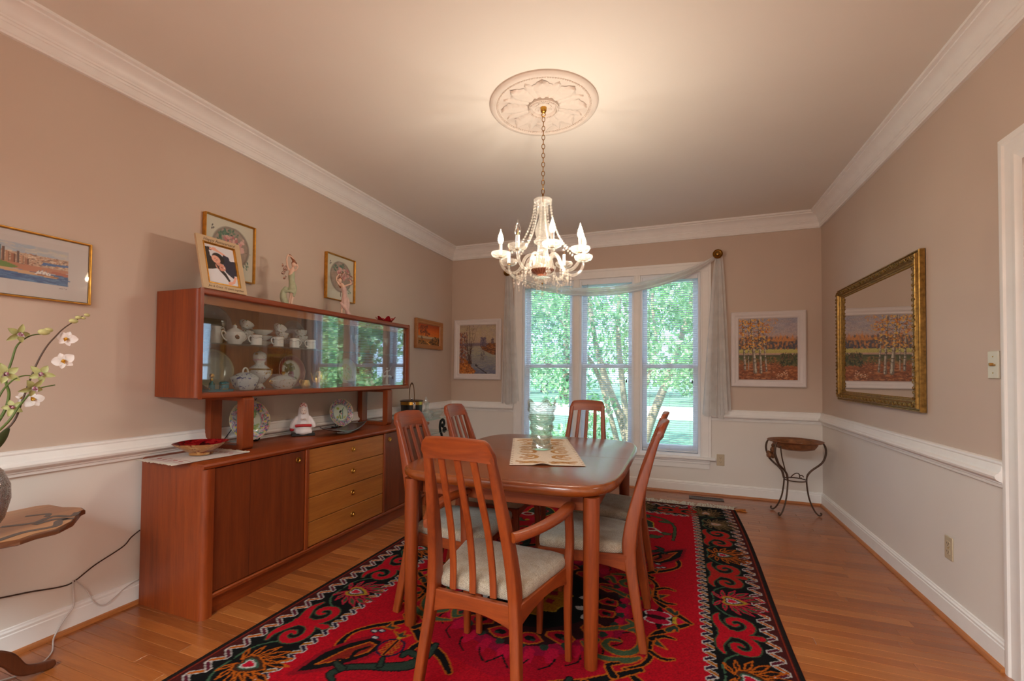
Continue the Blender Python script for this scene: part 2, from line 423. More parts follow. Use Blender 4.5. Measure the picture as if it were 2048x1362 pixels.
MB().box(XR+.055, XR+.07, DY1-.031, DY1-.018, 0, DZ-.018).box(XR+.055, XR+.07, DY0+.018, DY0+.031, 0, DZ-.018).obj('door_stop', WHITE_TRIM, dr)

# ------------------------------------------------------------------ oak strip floor: boards along X
t = NT('oak_boards'); v = t.coord((.8, 12, 12)); info = t.n('ShaderNodeObjectInfo').outputs
vv = t.n('ShaderNodeVectorMath', {0: v, 1: t.n('ShaderNodeCombineXYZ', {0: t.n('ShaderNodeMath', {0: info['Random'], 1: 37.}, operation='MULTIPLY').outputs[0]}).outputs[0]}, operation='ADD').outputs[0]
n1 = t.noise(vv, 1.3, 5, .6, 1.2); n2 = t.noise(vv, 9, 3, .7)
at = t.n('ShaderNodeAttribute', attribute_name='tone').outputs['Fac']
rnd = t.n('ShaderNodeMath', {0: info['Random'], 1: at}, operation='ADD').outputs[0]
rnd = t.n('ShaderNodeMath', {0: rnd}, operation='FRACT').outputs[0]
base = t.ramp(rnd, [(0, rgb(116, 54, 20)), (.35, rgb(150, 77, 31)), (.7, rgb(170, 94, 41)), (1, rgb(190, 116, 58))])
col = t.mix(.42, base, t.ramp(n1, [(.25, rgb(112, 52, 20)), (.55, rgb(160, 88, 40)), (.8, rgb(184, 114, 58))]), 'MIX')
col = t.mix(.25, col, t.ramp(n2, [(.3, rgb(104, 50, 20)), (.7, rgb(184, 116, 62))]))
OAK = t.done(t.bsdf(color=col, rough=.30, coat=.35, coatr=.16, normal=t.bump(n2, .04, .002)).outputs[0])
t = NT('board_joint'); OAKSUB = plain('floor_underlay', rgb(66, 34, 16), .8)  # plain dark brown underlay below the boards; joint material stays empty
floor = struct('floor', MB().box(XL, XR+T, YF-3, YB+T, -.08, -.012).box(XR+T, 3.7, -.5, 4.1, -.08, -.012), OAKSUB)
BW = .0572; boards = []
RUG = (-1.86, .49, .25, 4.47)
rows = int((YB-(YF-1.5))/BW)+1
rb = random.Random(5)
for i in range(rows):
    y1 = YB-.0-i*BW; y0 = y1-BW
    x = XL-rb.uniform(0, .8)
    while x < XR+T:
        Ln = rb.choice((.45, .6, .75, .9, 1.05, 1.2)); a, b = max(x, XL), min(x+Ln, XR+T); x += Ln
        if b-a > .02: boards.append((a, b, y0, y1))
def brd_score(q):
    a, b, y0, y1 = q; ym = (y0+y1)/2
    if ym < .9: return 0
    vis = 0
    for lo, hi in ((-2.12, RUG[0]), (RUG[1], XR), (-2.6277, -2.13) if ym < 1.5 else (9, 9)):
        vis += max(0, min(b, hi)-max(a, lo))
    if ym > RUG[3]: vis = b-a
    return vis/(ym*ym+.2)
boards.sort(key=brd_score, reverse=True)
def board_mb(mb, L, w):
    g = .0007; c = .0012
    lo = [(g, g, -.012), (L-g, g, -.012), (L-g, w-g, -.012), (g, w-g, -.012)]
    m1 = [(x, y, -c) for x, y, _ in lo]; hi = [(g+c, g+c, 0), (L-g-c, g+c, 0), (L-g-c, w-g-c, 0), (g+c, w-g-c, 0)]
    return mb.rings([lo, m1, hi], cap=(False, True))
bcache = {}
rest = MB(); restn = []
for k, (a, b, y0, y1) in enumerate(boards):
    if k < 300:
        L = round(b-a, 3)
        if L not in bcache: bcache[L] = board_mb(MB(), L, BW).mesh('floor_board', OAK)
        o = bpy.data.objects.new('floor_board', bcache[L]); link(o, floor); o.location = (a, y0, 0)
    else:
        n0 = len(rest.v); board_mb(rest, b-a, BW); L = len(rest.v)-n0
        rest.v[n0:] = [(x+a, y+y0, z) for x, y, z in rest.v[n0:]]; restn += [rb.random()]*L
ro = rest.obj('floor_boards_under_rug', OAK, floor); ro['kind'] = 'stuff'
A = ro.data.attributes.new('tone', 'FLOAT', 'POINT'); A.data.foreach_set('value', restn)
MB().box(XR+T, 3.7, -.5, 4.1, -.012, 0).obj('hall_boards', OAK, floor)

# ------------------------------------------------------------------ triple window
PANE = glassy('window_glass', (.97, 1, .99), 1.45)
VINYL = plain('sash_paint', rgb(238, 240, 246), .35, var=.015)
OPEN = [(-1.692, -1.083), (-1.021, -.429), (-.367, .226)]
def box_frame(mb, x0, x1, z0, z1, y0, y1, st, tr, br):
    mb.box(x0, x0+st, y0, y1, z0, z1).box(x1-st, x1, y0, y1, z0, z1).box(x0+st, x1-st, y0, y1, z1-tr, z1).box(x0+st, x1-st, y0, y1, z0, z0+br); return mb
ZM = 1.292
for k, (x0, x1) in enumerate(OPEN):
    w = struct('window_%d' % (k+1), box_frame(MB(), x0, x1, WZ0, WZ1, YB+.006, YB+T-.004, .022, .022, .026), VINYL)
    a, b = x0+.022, x1-.022
    for nm, z0, z1, y in (('lower_sash', WZ0+.026, ZM+.022, YB+.066), ('upper_sash', ZM-.022, WZ1-.022, YB+.098)):
        s = box_frame(MB(), a, b, z0, z1, y, y+.03, .046, .044 if nm[0] == 'l' else .05, .07 if nm[0] == 'l' else .044).obj(nm, VINYL, w, bevel=.003, seg=1)
        MB().box(a+.044, b-.044, y+.012, y+.016, z0+.042, z1-.042).obj('pane', PANE, s)
    MB().box((a+b)/2-.03, (a+b)/2+.03, YB+.05, YB+.07, ZM+.018, ZM+.03).obj('sash_lock', VINYL, w, bevel=.003)
# casings, mullion covers, stool and apron
def flat_cas(mb, x0, x1, z0, z1, out=None):
    mb.box(x0, x1, YB-.014, YB+.002, z0, z1)
m = MB(); CZ = 2.362
m.box(-1.792, -1.692, YB-.014, YB+.008, .372, CZ-.1).box(.226, .325, YB-.014, YB+.008, .372, CZ-.1)
m.box(-1.792, .325, YB-.014, YB+.008, CZ-.1, CZ)
m.box(-1.792, -1.766, YB-.022, YB-.013, .372, CZ-.026).box(.299, .325, YB-.022, YB-.013, .372, CZ-.026).box(-1.792, .325, YB-.022, YB-.013, CZ-.026, CZ)
m.box(-1.708, -1.694, YB-.018, YB-.013, .372, CZ-.1).box(.228, .242, YB-.018, YB-.013, .372, CZ-.1)
struct('trim_8', m, WHITE_TRIM, bevel=.003)
for i, (a, b) in enumerate(((-1.083, -1.021), (-.429, -.367))):
    struct('trim_%d' % (9+i), MB().box(a-.001, b+.001, YB-.012, YB+T-.01, .372, 2.262).box(a+.012, b-.012, YB-.018, YB-.011, .372, 2.262), WHITE_TRIM, bevel=.003)
struct('trim_11', MB().box(-1.832, .365, YB-.052, YB+.06, .346, .373), WHITE_TRIM, bevel=.008)
moulding('trim_12', [(0, .255), (.012, .255), (.014, .300), (.02, .306), (.02, .322), (.032, .33), (.034, .346), (0, .346)], (-1.80, YB), (.31, YB), (0, -1))

# mini blinds: every slat its own part
SLAT = plain('slat_enamel', rgb(236, 240, 248), .65, var=.01)
CORD = plain('blind_cord', rgb(226, 228, 232), .7)
for k, (x0, x1) in enumerate(OPEN):
    x0 += .028; x1 -= .028; L = x1-x0; yb = YB+.034
    where = ('beside the framed river painting', 'between the two white mullions', 'beside the framed birch painting')[k]
    bl = thing('window_blind', 'white mini blind with open slats in the window %s' % where, 'blind', (x0, yb, 2.20), 0, 'mini blinds of the triple window')
    MB().box(-.004, L+.004, -.022, .02, .0, .058).obj('headrail', SLAT, bl, bevel=.003)
    z0 = WZ0+.034-2.20
    MB().box(0, L, -.013, .013, z0, z0+.014).obj('bottom_rail', SLAT, bl, bevel=.003)
    sm = MB(); pts = [(-.0125, -.0016), (-.006, .0006), (0, .0012), (.006, .0004), (.0125, -.0022)]
    tl = math.radians(7)
    pts = [(y*math.cos(tl)+z*math.sin(tl), z*math.cos(tl)-y*math.sin(tl)) for y, z in pts]
    top = [[(0, y, z+.0003), (L, y, z+.0003)] for y, z in pts]; bot = [[(0, y, z-.0003), (L, y, z-.0003)] for y, z in pts[::-1]]
    vs = [p for r in top+bot for p in r]; n = len(top)*2
    sm.add(vs, [(2*i, 2*((i+1) % n), 2*((i+1) % n)+1, 2*i+1) for i in range(n)]+[tuple(range(0, 2*n, 2)), tuple(range(2*n-1, 0, -2))])
    me = sm.mesh('slat', SLAT)
    z = -.012
    while z > z0+.02:
        o = bpy.data.objects.new('slat', me); link(o, bl); o.location = (0, 0, z); z -= .0222
    for xx in (.07, L/2, L-.07):
        MB().box(xx-.0008, xx+.0008, -.0142, -.0134, z0, 0).box(xx-.0008, xx+.0008, .0134, .0142, z0, 0).obj('ladder_cord', CORD, bl)
    MB().tube([(.06, -.02, .01), (.062, -.024, -.5), (.06, -.024, -.78 if k == 2 else -.5)], .0035, 6).obj('tilt_wand', glassy('wand_plastic', (.9, .95, .95), 1.5, 1, .3), bl, 60)
    lc = MB().tube([(L-.05, -.024, .01), (L-.05, -.026, -1.05)], .0014, 5).obj('lift_cord', CORD, bl)
    MB().lathe([(.002, 0), (.006, -.004), (.008, -.03), (.004, -.036)], 8, (L-.05, -.026, -1.05)).obj('tassel', plain('tassel', rgb(70, 70, 72), .5), lc, 60)

# ------------------------------------------------------------------ scarf curtain: swag, two tails, two brass holdbacks
t = NT('sheer_voile'); v = t.coord((1, 1, 1))
d = t.n('ShaderNodeBsdfDiffuse', {0: (.86, .84, .82, 1)}).outputs[0]; tl_ = t.n('ShaderNodeBsdfTranslucent', {0: (.86, .86, .86, 1)}).outputs[0]
mx = t.n('ShaderNodeMixShader', {0: .42, 1: d, 2: tl_}).outputs[0]; tp = t.n('ShaderNodeBsdfTransparent').outputs[0]
wv = t.n('ShaderNodeTexNoise', {'Vector': v, 'Scale': 9., 'Detail': 2.}).outputs['Fac']
fc = t.n('ShaderNodeMapRange', {0: wv, 1: .3, 2: .7, 3: .06, 4: .2}).outputs[0]
VOILE = t.done(t.n('ShaderNodeMixShader', {0: fc, 1: mx, 2: tp}).outputs[0])
HB = [(.379, 2.407), (-1.852, 2.387)]
scarf = thing('window_scarf', 'sheer white scarf curtain swagged over the triple window with two hanging tails', 'curtain', (-.74, YB-.07, 2.4))
def surf(fn, nu, nv):
    m = MB(); vs = [fn(i/(nu-1), j/(nv-1)) for j in range(nv) for i in range(nu)]
    return m.add(vs, [(j*nu+i, j*nu+i+1, (j+1)*nu+i+1, (j+1)*nu+i) for j in range(nv-1) for i in range(nu-1)])
def swag(u, w):                      # u along the span, w across the drape
    x = HB[1][0]+(HB[0][0]-HB[1][0])*u
    zt = HB[1][1]+(HB[0][1]-HB[1][1])*u
    s = 4*u*(1-u); sh = s**.82
    up = zt+.012-.265*sh; lo = zt-.03-.315*s**.75
    e = min(1, s*2.2)
    lo = up-(.04+(up-lo-.04)*e)
    z = up+(lo-up)*w
    fold = math.sin(w*PI*4.3+u*2.2)*.014*(.35+e*.65)
    y = YB-.075-.05*math.sin(PI*w)**.7*e-fold
    return (x+.74, y-(YB-.07), z-2.4+fold*.25)
surf(swag, 49, 22).obj('swag', VOILE, scarf, 179)
def tail(xc, z1, x0, x1, z0, seed, lean):
    r = random.Random(seed); ph = [r.uniform(0, 6) for _ in range(3)]
    def f(u, w):
        e = w**.8; half = .028+e*((x1-x0)/2-.028); c = xc+(((x0+x1)/2)-xc)*e
        fold = .6*math.sin(u*PI*3.1+ph[0]+.3*w)+.3*math.sin(u*PI*6.4+ph[1]-.5*w)
        x = c+(u-.5)*2*half+.006*math.sin(u*22+ph[2])*e
        y = YB-.062-fold*(.010+.024*e)
        drop = .012*math.sin(u*PI*3.3+ph[2])*e**4+lean*(u-.5)*e**6
        return (x+.74, y-(YB-.07), z1+(z0-z1)*w+drop-2.4)
    return f
surf(tail(.385, 2.395, .235, .452, .79, 3, -.03), 45, 40).obj('tail', VOILE, scarf, 179)
surf(tail(.398, 2.392, .40, .505, .83, 9, .07), 19, 40).obj('tail', VOILE, scarf, 179)
surf(tail(-1.86, 2.375, -1.935, -1.80, .85, 5, -.02), 29, 40).obj('tail', VOILE, scarf, 179)
surf(tail(-1.845, 2.375, -1.86, -1.715, .862, 12, .015), 29, 40).obj('tail', VOILE, scarf, 179)
DBR = plain('aged_brass', rgb(150, 112, 54), .32, 1, .25, 60)
for (x, z), lab in zip(HB, ('round brass curtain holdback above the birch painting', 'round brass curtain holdback above the river painting')):
    h = thing('curtain_holdback', lab, 'holdback', (x, YB, z))
    MB().lathe([(.006, 0), (.006, .10)], 10, M=Matrix.Rotation(PI/2, 4, 'X')).obj('rod', DBR, h, 40)
    MB().lathe([(.012, .096), (.044, .098), (.047, .102), (.046, .108), (.040, .112), (.036, .108), (.032, .112), (.027, .111), (.023, .118), (.014, .125), (.004, .127)], 28, M=Matrix.Rotation(PI/2, 4, 'X')).obj('disc', DBR, h, 35)

# ------------------------------------------------------------------ garden beyond the window
GZ = -.55
t = NT('lawn_grass_shaded'); v = t.coord(); nz = t.noise(v, .8, 4); n2 = t.noise(v, 14, 4)
LAWN = t.done(t.bsdf(color=t.mix(.5, t.ramp(nz, [(.3, rgb(74, 116, 98)), (.7, rgb(112, 150, 116))]), t.ramp(n2, [(.3, rgb(54, 94, 80)), (.7, rgb(128, 164, 126))])), rough=.9, normal=t.bump(n2, .5, .05)).outputs[0])  # darker blue-green stands for shade on the lawn, put into its colour
struct('lawn', MB().box(-40, 40, YB+.3, 90, GZ-.2, GZ), LAWN)
struct('driveway', MB().box(-40, 40, 18.5, 25.5, GZ-.1, GZ+.02), plain('pale_concrete', rgb(226, 222, 214), .85, var=.05, vscale=3))
def leafmat(name, c1, c2, c3):
    t = NT(name); r = t.n('ShaderNodeAttribute', attribute_name='tone').outputs['Fac']
    col = t.ramp(r, [(0, c1), (.5, c2), (1, c3)])
    d = t.n('ShaderNodeBsdfPrincipled', {'Base Color': col, 'Roughness': .4}).outputs[0]; tr = t.n('ShaderNodeBsdfTranslucent', {0: col}).outputs[0]
    return t.done(t.n('ShaderNodeMixShader', {0: .38, 1: d, 2: tr}).outputs[0])
LEAF = leafmat('leaf_green', rgb(84, 140, 88), rgb(134, 190, 124), rgb(206, 230, 176))
LEAFD = leafmat('leaf_blue_green', rgb(76, 128, 96), rgb(120, 176, 132), rgb(186, 218, 176))
def leaves(name, mat, blobs, n, size, parent, seed=1, asp=.5):
    """blobs: (x,y,z,rx,ry,rz); n leaf blades spread through them"""
    g = np.random.default_rng(seed); B = np.array(blobs); vol = np.cbrt(B[:, 3]*B[:, 4]*B[:, 5])**2.4; k = g.choice(len(B), n, p=vol/vol.sum())
    d = g.normal(size=(n, 3)); d /= np.linalg.norm(d, axis=1)[:, None]; rr = g.uniform(.35, 1, n)**.55
    c = B[k, :3]+d*rr[:, None]*B[k, 3:]
    a = g.normal(size=(n, 3)); a[:, 2] -= .6; a /= np.linalg.norm(a, axis=1)[:, None]
    b = np.cross(a, g.normal(size=(n, 3))); b /= np.linalg.norm(b, axis=1)[:, None]; nn = np.cross(a, b)
    L = size*g.uniform(.6, 1.3, n)[:, None]
    V = np.stack([c-a*L*.5, c+b*L*asp*.5+nn*L*.06, c+a*L*.5, c-b*L*asp*.5+nn*L*.06], 1).reshape(-1, 3).astype(np.float32)
    me = bpy.data.meshes.new(name); me.vertices.add(len(V)); me.vertices.foreach_set('co', V.ravel())
    me.loops.add(n*4); me.loops.foreach_set('vertex_index', np.arange(n*4, dtype=np.int32)); me.polygons.add(n); me.polygons.foreach_set('loop_start', np.arange(0, n*4, 4, dtype=np.int32)); me.update(calc_edges=True)
    A = me.attributes.new('tone', 'FLOAT', 'POINT'); A.data.foreach_set('value', np.repeat(g.uniform(0, 1, n), 4).astype(np.float32))
    me.materials.append(mat); o = link(bpy.data.objects.new(name, me), parent); o['kind'] = 'stuff'; return o
BARK = plain('pale_bark', rgb(150, 134, 112), .8, var=.25, vscale=9, bump=.4)
BARKD = plain('brown_bark', rgb(112, 92, 72), .85, var=.25, vscale=7, bump=.4)
def gp(px, py, y): p = atY(px, py, y); return (p.x, p.y, p.z)
TY = 9.6                                                   # distance of the multi-stemmed tree
base = atY(1262, 905, TY); tr = thing('garden_tree', 'multi-stemmed tree with pale leaning trunks outside the window', 'tree', (base.x, TY, GZ))
def stem(px, r0, r1, dy=0):
    P = [Vector(gp(x, y, TY+dy*i))-tr.location for i, (x, y) in enumerate(px)]
    P[0].z = 0; P = spline(P, 5); n = len(P)
    MB().tube(P, [r0+(r1-r0)*i/(n-1) for i in range(n)], 9).obj('trunk', BARK, tr, 60)
stem([(1262, 905), (1243, 840), (1215, 770), (1192, 690), (1178, 600), (1165, 520)], .105, .035, .15)
stem([(1266, 905), (1252, 830), (1243, 750), (1236, 660), (1240, 560), (1230, 480)], .075, .03, -.1)
stem([(1278, 905), (1298, 850), (1330, 770), (1352, 710), (1375, 630), (1400, 540)], .11, .035, .1)
stem([(1270, 905), (1275, 830), (1300, 745), (1312, 680), (1305, 590), (1330, 500)], .06, .025, .25)
stem([(1243, 840), (1200, 760), (1165, 700), (1120, 640)], .06, .02, -.2)
blob = []
rt = random.Random(4)
for _ in range(34):
    p = gp(rt.uniform(1030, 1440), rt.uniform(430, 735), TY+rt.uniform(-1.6, 2.2)); q = Vector(p)-tr.location
    blob.append((q.x, q.y, q.z, rt.uniform(.45, .95), rt.uniform(.5, .9), rt.uniform(.3, .6)))
for px, py, dy in ((1150, 780, -.5), (1195, 815, -.3), (1180, 850, -.2), (1120, 790, -.4), (1100, 760, .3), (1385, 770, .2), (1400, 740, 0), (1215, 700, 0)):
    q = Vector(gp(px, py, TY+dy))-tr.location; blob.append((q.x, q.y, q.z, .42, .4, .3))
leaves('foliage', LEAF, blob, 12500, .115, tr, 3)
# lower shrub left of the trunks, and the trees across the drive
sh = thing('garden_shrub', 'low leafy shrub growing beside the pale leaning trunks', 'shrub', (gp(1140, 880, 7.4)[0], 7.4, GZ))
leaves('foliage', LEAF, [(-.2, 0, .45, .5, .4, .45), (.25, .2, .6, .45, .4, .5), (0, .3, .25, .7, .4, .25)], 1500, .10, sh, 8)
MB().tube([(0, 0, 0), (.05, 0, .35), (.02, .05, .7)], [.03, .02, .01], 6).obj('stem', BARKD, sh, 60)
far = ['broad green tree at the far side of the pale driveway', 'tall rounded tree standing across the driveway behind the leaning trunks', 'blue-green tree at the far edge of the shaded lawn', 'dense tree beyond the driveway towards the side hedge', 'leafy tree far behind the driveway with a low crown', 'wide dark tree beyond the driveway bend', 'distant tree closing the view beyond the driveway', 'slender tree on the lawn side of the driveway', 'tree growing in the middle of the driveway turn', 'tall tree past the driveway turn', 'last tree visible along the driveway verge']
for i, (x, y, h, r) in enumerate(((-11.5, 40, 11, 3.9), (-7.2, 30, 12, 3.6), (-2.8, 39, 12, 3.9), (1.6, 30, 11, 3.5), (6.5, 40, 12, 3.9), (-16, 31, 12, 3.9), (11.5, 31, 12, 3.9), (9.6, 18.5, 9, 2.8), (14.5, 22, 10, 3.2), (19.5, 27, 11, 3.6), (25, 31, 12, 3.8))):
    ft = thing('background_tree', far[i], 'tree', (x, y, GZ), 0, 'trees across the driveway')
    MB().tube([(0, 0, 0), (.2, 0, 2), (.1, .1, h*.55)], [.32, .25, .14], 8).obj('trunk', BARKD, ft, 60)
    rr = random.Random(i+20); bb = [(rr.uniform(-r, r)*.6, rr.uniform(-r, r)*.4, rr.uniform(1.6, h*.85), r*rr.uniform(.35, .55), r*.45, r*rr.uniform(.25, .45)) for _ in range(16)]
    leaves('foliage', LEAFD if i % 2 else LEAF, bb, 3200, .40, ft, i+40)

# tall evergreen shrubs beside the house, past the window corner
for i, (x, y, w_, h_) in enumerate(((1.75, 7.9, .85, 4.0), (4.3, 9.0, 1.15, 4.4), (7.2, 10.8, 1.3, 4.8), (2.9, 12.6, 1.0, 5.2))):
    hs = thing('evergreen_shrub', ('tall leafy shrub planted closest to the house corner', 'tall leafy shrub in the middle of the side bed', 'tallest leafy shrub at the far end of the side bed', 'tall leafy shrub behind the one at the house corner')[i], 'shrub', (x, y, GZ), 0, 'evergreen shrubs in the side bed')
    rr = random.Random(70+i); bb = [(rr.uniform(-w_, w_)*.5, rr.uniform(-w_, w_)*.4, rr.uniform(.3, h_-.4), w_*rr.uniform(.4, .6), w_*.5, h_*.16) for _ in range(12)]
    leaves('foliage', LEAF if i != 1 else LEAFD, bb, 5200, .13, hs, 90+i)
    MB().tube([(0, 0, 0), (.05, 0, h_*.4), (0, .05, h_*.8)], [.07, .05, .02], 7).obj('trunk', BARKD, hs, 60)

# ------------------------------------------------------------------ hand-knotted rug
RX0, RX1, RY0, RY1 = RUG; RZ = .012
RC = Canvas(RX1-RX0, RY1-RY0, .0052, (190, 8, 30))
cw, ch_ = RC.w, RC.h
RED, DRED, BLK, BRN, ORG, AMB, GRN, DGRN, MAG, WHT, PUR, YEL, MRN = (192, 8, 32), (150, 10, 26), (17, 15, 15), (62, 22, 18), (196, 98, 22), (176, 100, 18), (74, 92, 62), (46, 60, 48), (164, 12, 56), (206, 196, 190), (40, 26, 52), (200, 160, 40), (52, 14, 20)
def border_side(fn, length, seed):
    """fn(a, s): a = distance in from rug edge, s = along edge -> rug (u,v)"""
    def P(l): return [fn(a, s) for a, s in l]
    RC.poly(P([(0, 0), (.39, 0), (.39, length), (0, length)]), BLK)
    RC.poly(P([(0, 0), (.022, 0), (.022, length), (0, length)]), (34, 26, 22))
    RC.poly(P([(.022, 0), (.075, 0), (.075, length), (.022, length)]), (78, 24, 22))
    RC.poly(P([(.028, 0), (.036, 0), (.036, length), (.028, length)]), (150, 50, 24))
    p = .088; n = int(length/p)+1
    for k in range(n):                                        # outer saw-tooth of outlined lozenges
        s = k*p
        RC.poly(P([(.05, s), (.05, s+p), (.115, s+p*.5)]), (78, 24, 22))
        a = [(.052, s), (.112, s+p*.52), (.112, s+p*.80), (.052, s+p*.28)]
        RC.poly(P(a), ORG); RC.stroke(P(a), .0052, WHT, loop=True)
        b = [(.112, s+p*.52), (.112, s+p*.80), (.052, s+p*1.28), (.052, s+p)]
        RC.poly(P(b), (96, 26, 44)); RC.stroke(P(b), .0052, WHT, loop=True)
    p = .0642; n = int(length/p)+1
    RC.poly(P([(.352, 0), (.40, 0), (.40, length), (.352, length)]), RED)
    for k in range(n):                                        # inner saw-tooth
        s = k*p
        RC.poly(P([(.345, s-.002), (.345, s+p+.002), (.366, s+p*.5)]), BLK)
        a = [(.325, s), (.372, s+p*.5), (.372, s+p*.86), (.325, s+p*.36)]
        RC.poly(P([(.30, s), (.325, s), (.372, s+p*.5), (.325, s+p), (.30, s+p)]), BLK)
        RC.poly(P(a), AMB); RC.stroke(P(a), .0050, WHT, loop=True)
        b = [(.372, s+p*.5), (.372, s+p*.86), (.325, s+p*1.36), (.325, s+p)]
        RC.poly(P(b), PUR); RC.stroke(P(b), .0050, WHT, loop=True)
def scroll(fn, s0, col, edge=(70, 84, 58)):
    """paired red volutes springing from two stems, with a short tail"""
    parts = []
    for sg in (-1, 1):
        parts.append(([(.288, sg*.172), (.302, sg*.135), (.300, sg*.095), (.286, sg*.055), (.266, sg*.012)], [.008, .022, .034, .042, .05]))
        parts.append(([(.250, sg*.004), (.205, sg*.010), (.168, sg*.040), (.152, sg*.085), (.166, sg*.128), (.205, sg*.146), (.240, sg*.126), (.244, sg*.094), (.222, sg*.080), (.206, sg*.092)], [.046, .040, .036, .036, .036, .034, .030, .026, .020, .012]))
    parts.append(([(.275, 0), (.235, 0), (.19, 0)], [.05, .062, .03])); parts.append(([(.165, 0), (.120, 0)], [.022, .040]))
    for ex, cc in ((.014, edge), (0, col)):
        for q, ww in parts:
            Q = [tuple(v)[:2] for v in spline([(a, b, 0) for a, b in q], 5)]; L = len(Q)
            RC.stroke([fn(a, s0+b) for a, b in Q], [float(np.interp(i/(L-1)*(len(ww)-1), range(len(ww)), ww))+ex for i in range(L)], cc)
def heart(fn, s0, pal):
    """heart flower with a fan of leaves"""
    out, leaf, fill, rim, core = pal; W = .215
    for sg in (-1, 1):
        RC.stroke([fn(a, s0+sg*b) for a, b in ((.30, .01), (.305, .06), (.285, .11), (.25, .15), (.215, .17))], .009, (70, 100, 74))
        for (a, b, L, ang) in ((W+.05, .012, .075, 62), (W+.035, .03, .085, 90), (W+.012, .045, .10, 116), (W-.01, .05, .115, 138), (W-.035, .045, .12, 156), (W-.06, .03, .11, 170)):
            an = math.radians(ang); da, db = math.cos(an)*L, math.sin(an)*L
            q = [(a, b), (a+da*.5-db*.13, b+db*.5+da*.13), (a+da, b+db), (a+da*.55+db*.13, b+db*.55-da*.13)]
            pts = [fn(x, s0+sg*y) for x, y in q]; RC.poly(pts, leaf); RC.stroke(pts, .0075, out, loop=True)
    def hp(k): return [fn(W-.0+k*x, s0+k*y) for x, y in ((-.085, 0), (-.045, .032), (.0, .05), (.032, .045), (.045, .022), (.03, 0), (.045, -.022), (.032, -.045), (0, -.05), (-.045, -.032))]
    for k, c in ((1.15, out), (1.0, rim), (.72, fill), (.55, WHT), (.40, core)): RC.poly(hp(k), c)
PALS = [((196, 96, 20), (30, 16, 14), (62, 96, 76), (70, 40, 24), (202, 20, 50)), ((190, 30, 56), (66, 84, 52), (60, 30, 52), (180, 140, 40), (206, 30, 60)), ((132, 104, 66), (40, 30, 22), (150, 110, 90), (120, 90, 60), (214, 150, 110))]
sides = ((lambda a, s: (cw-a, s), ch_), (lambda a, s: (a, s), ch_), (lambda a, s: (s, ch_-a), cw), (lambda a, s: (s, a), cw))
# right, left, far, near
for fn, L in (sides[2], sides[3], sides[0], sides[1]): border_side(fn, L, 1)
for q, fn in enumerate((sides[0][0], lambda a, s: (.440-a, s))):
    for i in range(7):
        s = (2.016, 2.016)[q]+(i-2)*.655-RY0
        if .35 < s < ch_-.15: heart(fn, s, PALS[2] if s > 3.5 else PALS[(i+q) % 2])
        s += .325
        if .30 < s < ch_-.42: scroll(fn, s, (196, 12, 34) if s < 2.4 else (186, 34, 26))
for fn in (sides[2][0], sides[3][0]):
    for i, s in enumerate((.26, .82, 1.55, 2.09)): heart(fn, s, PALS[2])
    for s in (.52, 1.18, 1.86): scroll(fn, s, (186, 34, 24))
# central field, mirrored about both axes
UC, VC = -.69-RX0, 2.36-RY0
def sym(f):
    for a in (-1, 1):
        for b in (-1, 1): f(lambda p, q: (UC+a*p, VC+b*q))
def fpoly(pts, c, edge=None, ew=.008):
    def g(m):
        Q = [m(*p) for p in pts]; RC.poly(Q, c)
        if edge: RC.stroke(Q, ew, edge, loop=True)
    sym(g)
def fstroke(pts, w, c, edge=None, ew=.014, k=4):
    Q = [tuple(v)[:2] for v in spline([(a, b, 0) for a, b in pts], k)]; n = len(Q)
    ww = w if not hasattr(w, '__len__') else [float(np.interp(i/(n-1)*(len(w)-1), range(len(w)), w)) for i in range(n)]
    def g(m):
        P = [m(*p) for p in Q]
        if edge: RC.stroke(P, ([x+ew for x in ww] if hasattr(ww, '__len__') else ww+ew), edge)
        RC.stroke(P, ww, c)
    sym(g)
def pq(px, py):                       # photograph pixel -> field quadrant coordinates
    p = atZ(px, py, RZ); return abs(p.x+.69), abs(p.y-2.36)
def blobp(cx, cy, rx, ry, n=12, wob=.12, seed=0):
    r = random.Random(seed); return [(cx+rx*math.cos(2*PI*i/n)*(1+r.uniform(-wob, wob)), cy+ry*math.sin(2*PI*i/n)*(1+r.uniform(-wob, wob))) for i in range(n)]
# outline of the large lobed medallion
lob = [(.765, 0), (.73, .03), (.66, .10), (.60, .16), (.585, .25), (.59, .34), (.56, .41), (.50, .46)]
fpoly([(0, 0), *lob, (.44, .50), (.34, .58), (.22, .64), (.0, .70)], (178, 8, 34))
fpoly([(0, 0), (.46, .0), (.50, .10), (.46, .22), (.40, .33), (.30, .42), (.17, .50), (0, .56)], MAG)
fpoly([(0, 0), (.40, 0), (.43, .08), (.39, .18), (.34, .28), (.24, .36), (.13, .44), (0, .49)], MRN)
fpoly([(0, 0), (.33, 0), (.31, .12), (.22, .22), (.12, .30), (0, .32)], BLK)
fpoly([(0, 0), (.15, 0), (.17, .05), (.13, .09), (.12, .14), (.06, .15), (.04, .20), (0, .20)], (182, 120, 22), YEL)
fpoly([(.05, .02), (.09, .03), (.085, .07), (.045, .06)], MAG); fpoly([(0, 0), (.035, 0), (.03, .04), (0, .05)], BLK)
fpoly(blobp(.235, .055, .03, .02, 9, .2, 1), WHT); fpoly(blobp(.27, .13, .02, .028, 9, .3, 2), WHT)
for c, r, s in (((.365, .06), .05, 3), ((.33, .22), .055, 4), ((.20, .335), .06, 5), ((.07, .40), .055, 6)):
    fpoly(blobp(c[0], c[1], r, r*.8, 9, .25, s), (176, 12, 34), ORG); fpoly(blobp(c[0], c[1], r*.5, r*.35, 8, .2, s), BLK); fpoly(blobp(c[0]+r*.3, c[1]+r*.2, r*.25, r*.2, 6, .2, s), DGRN)
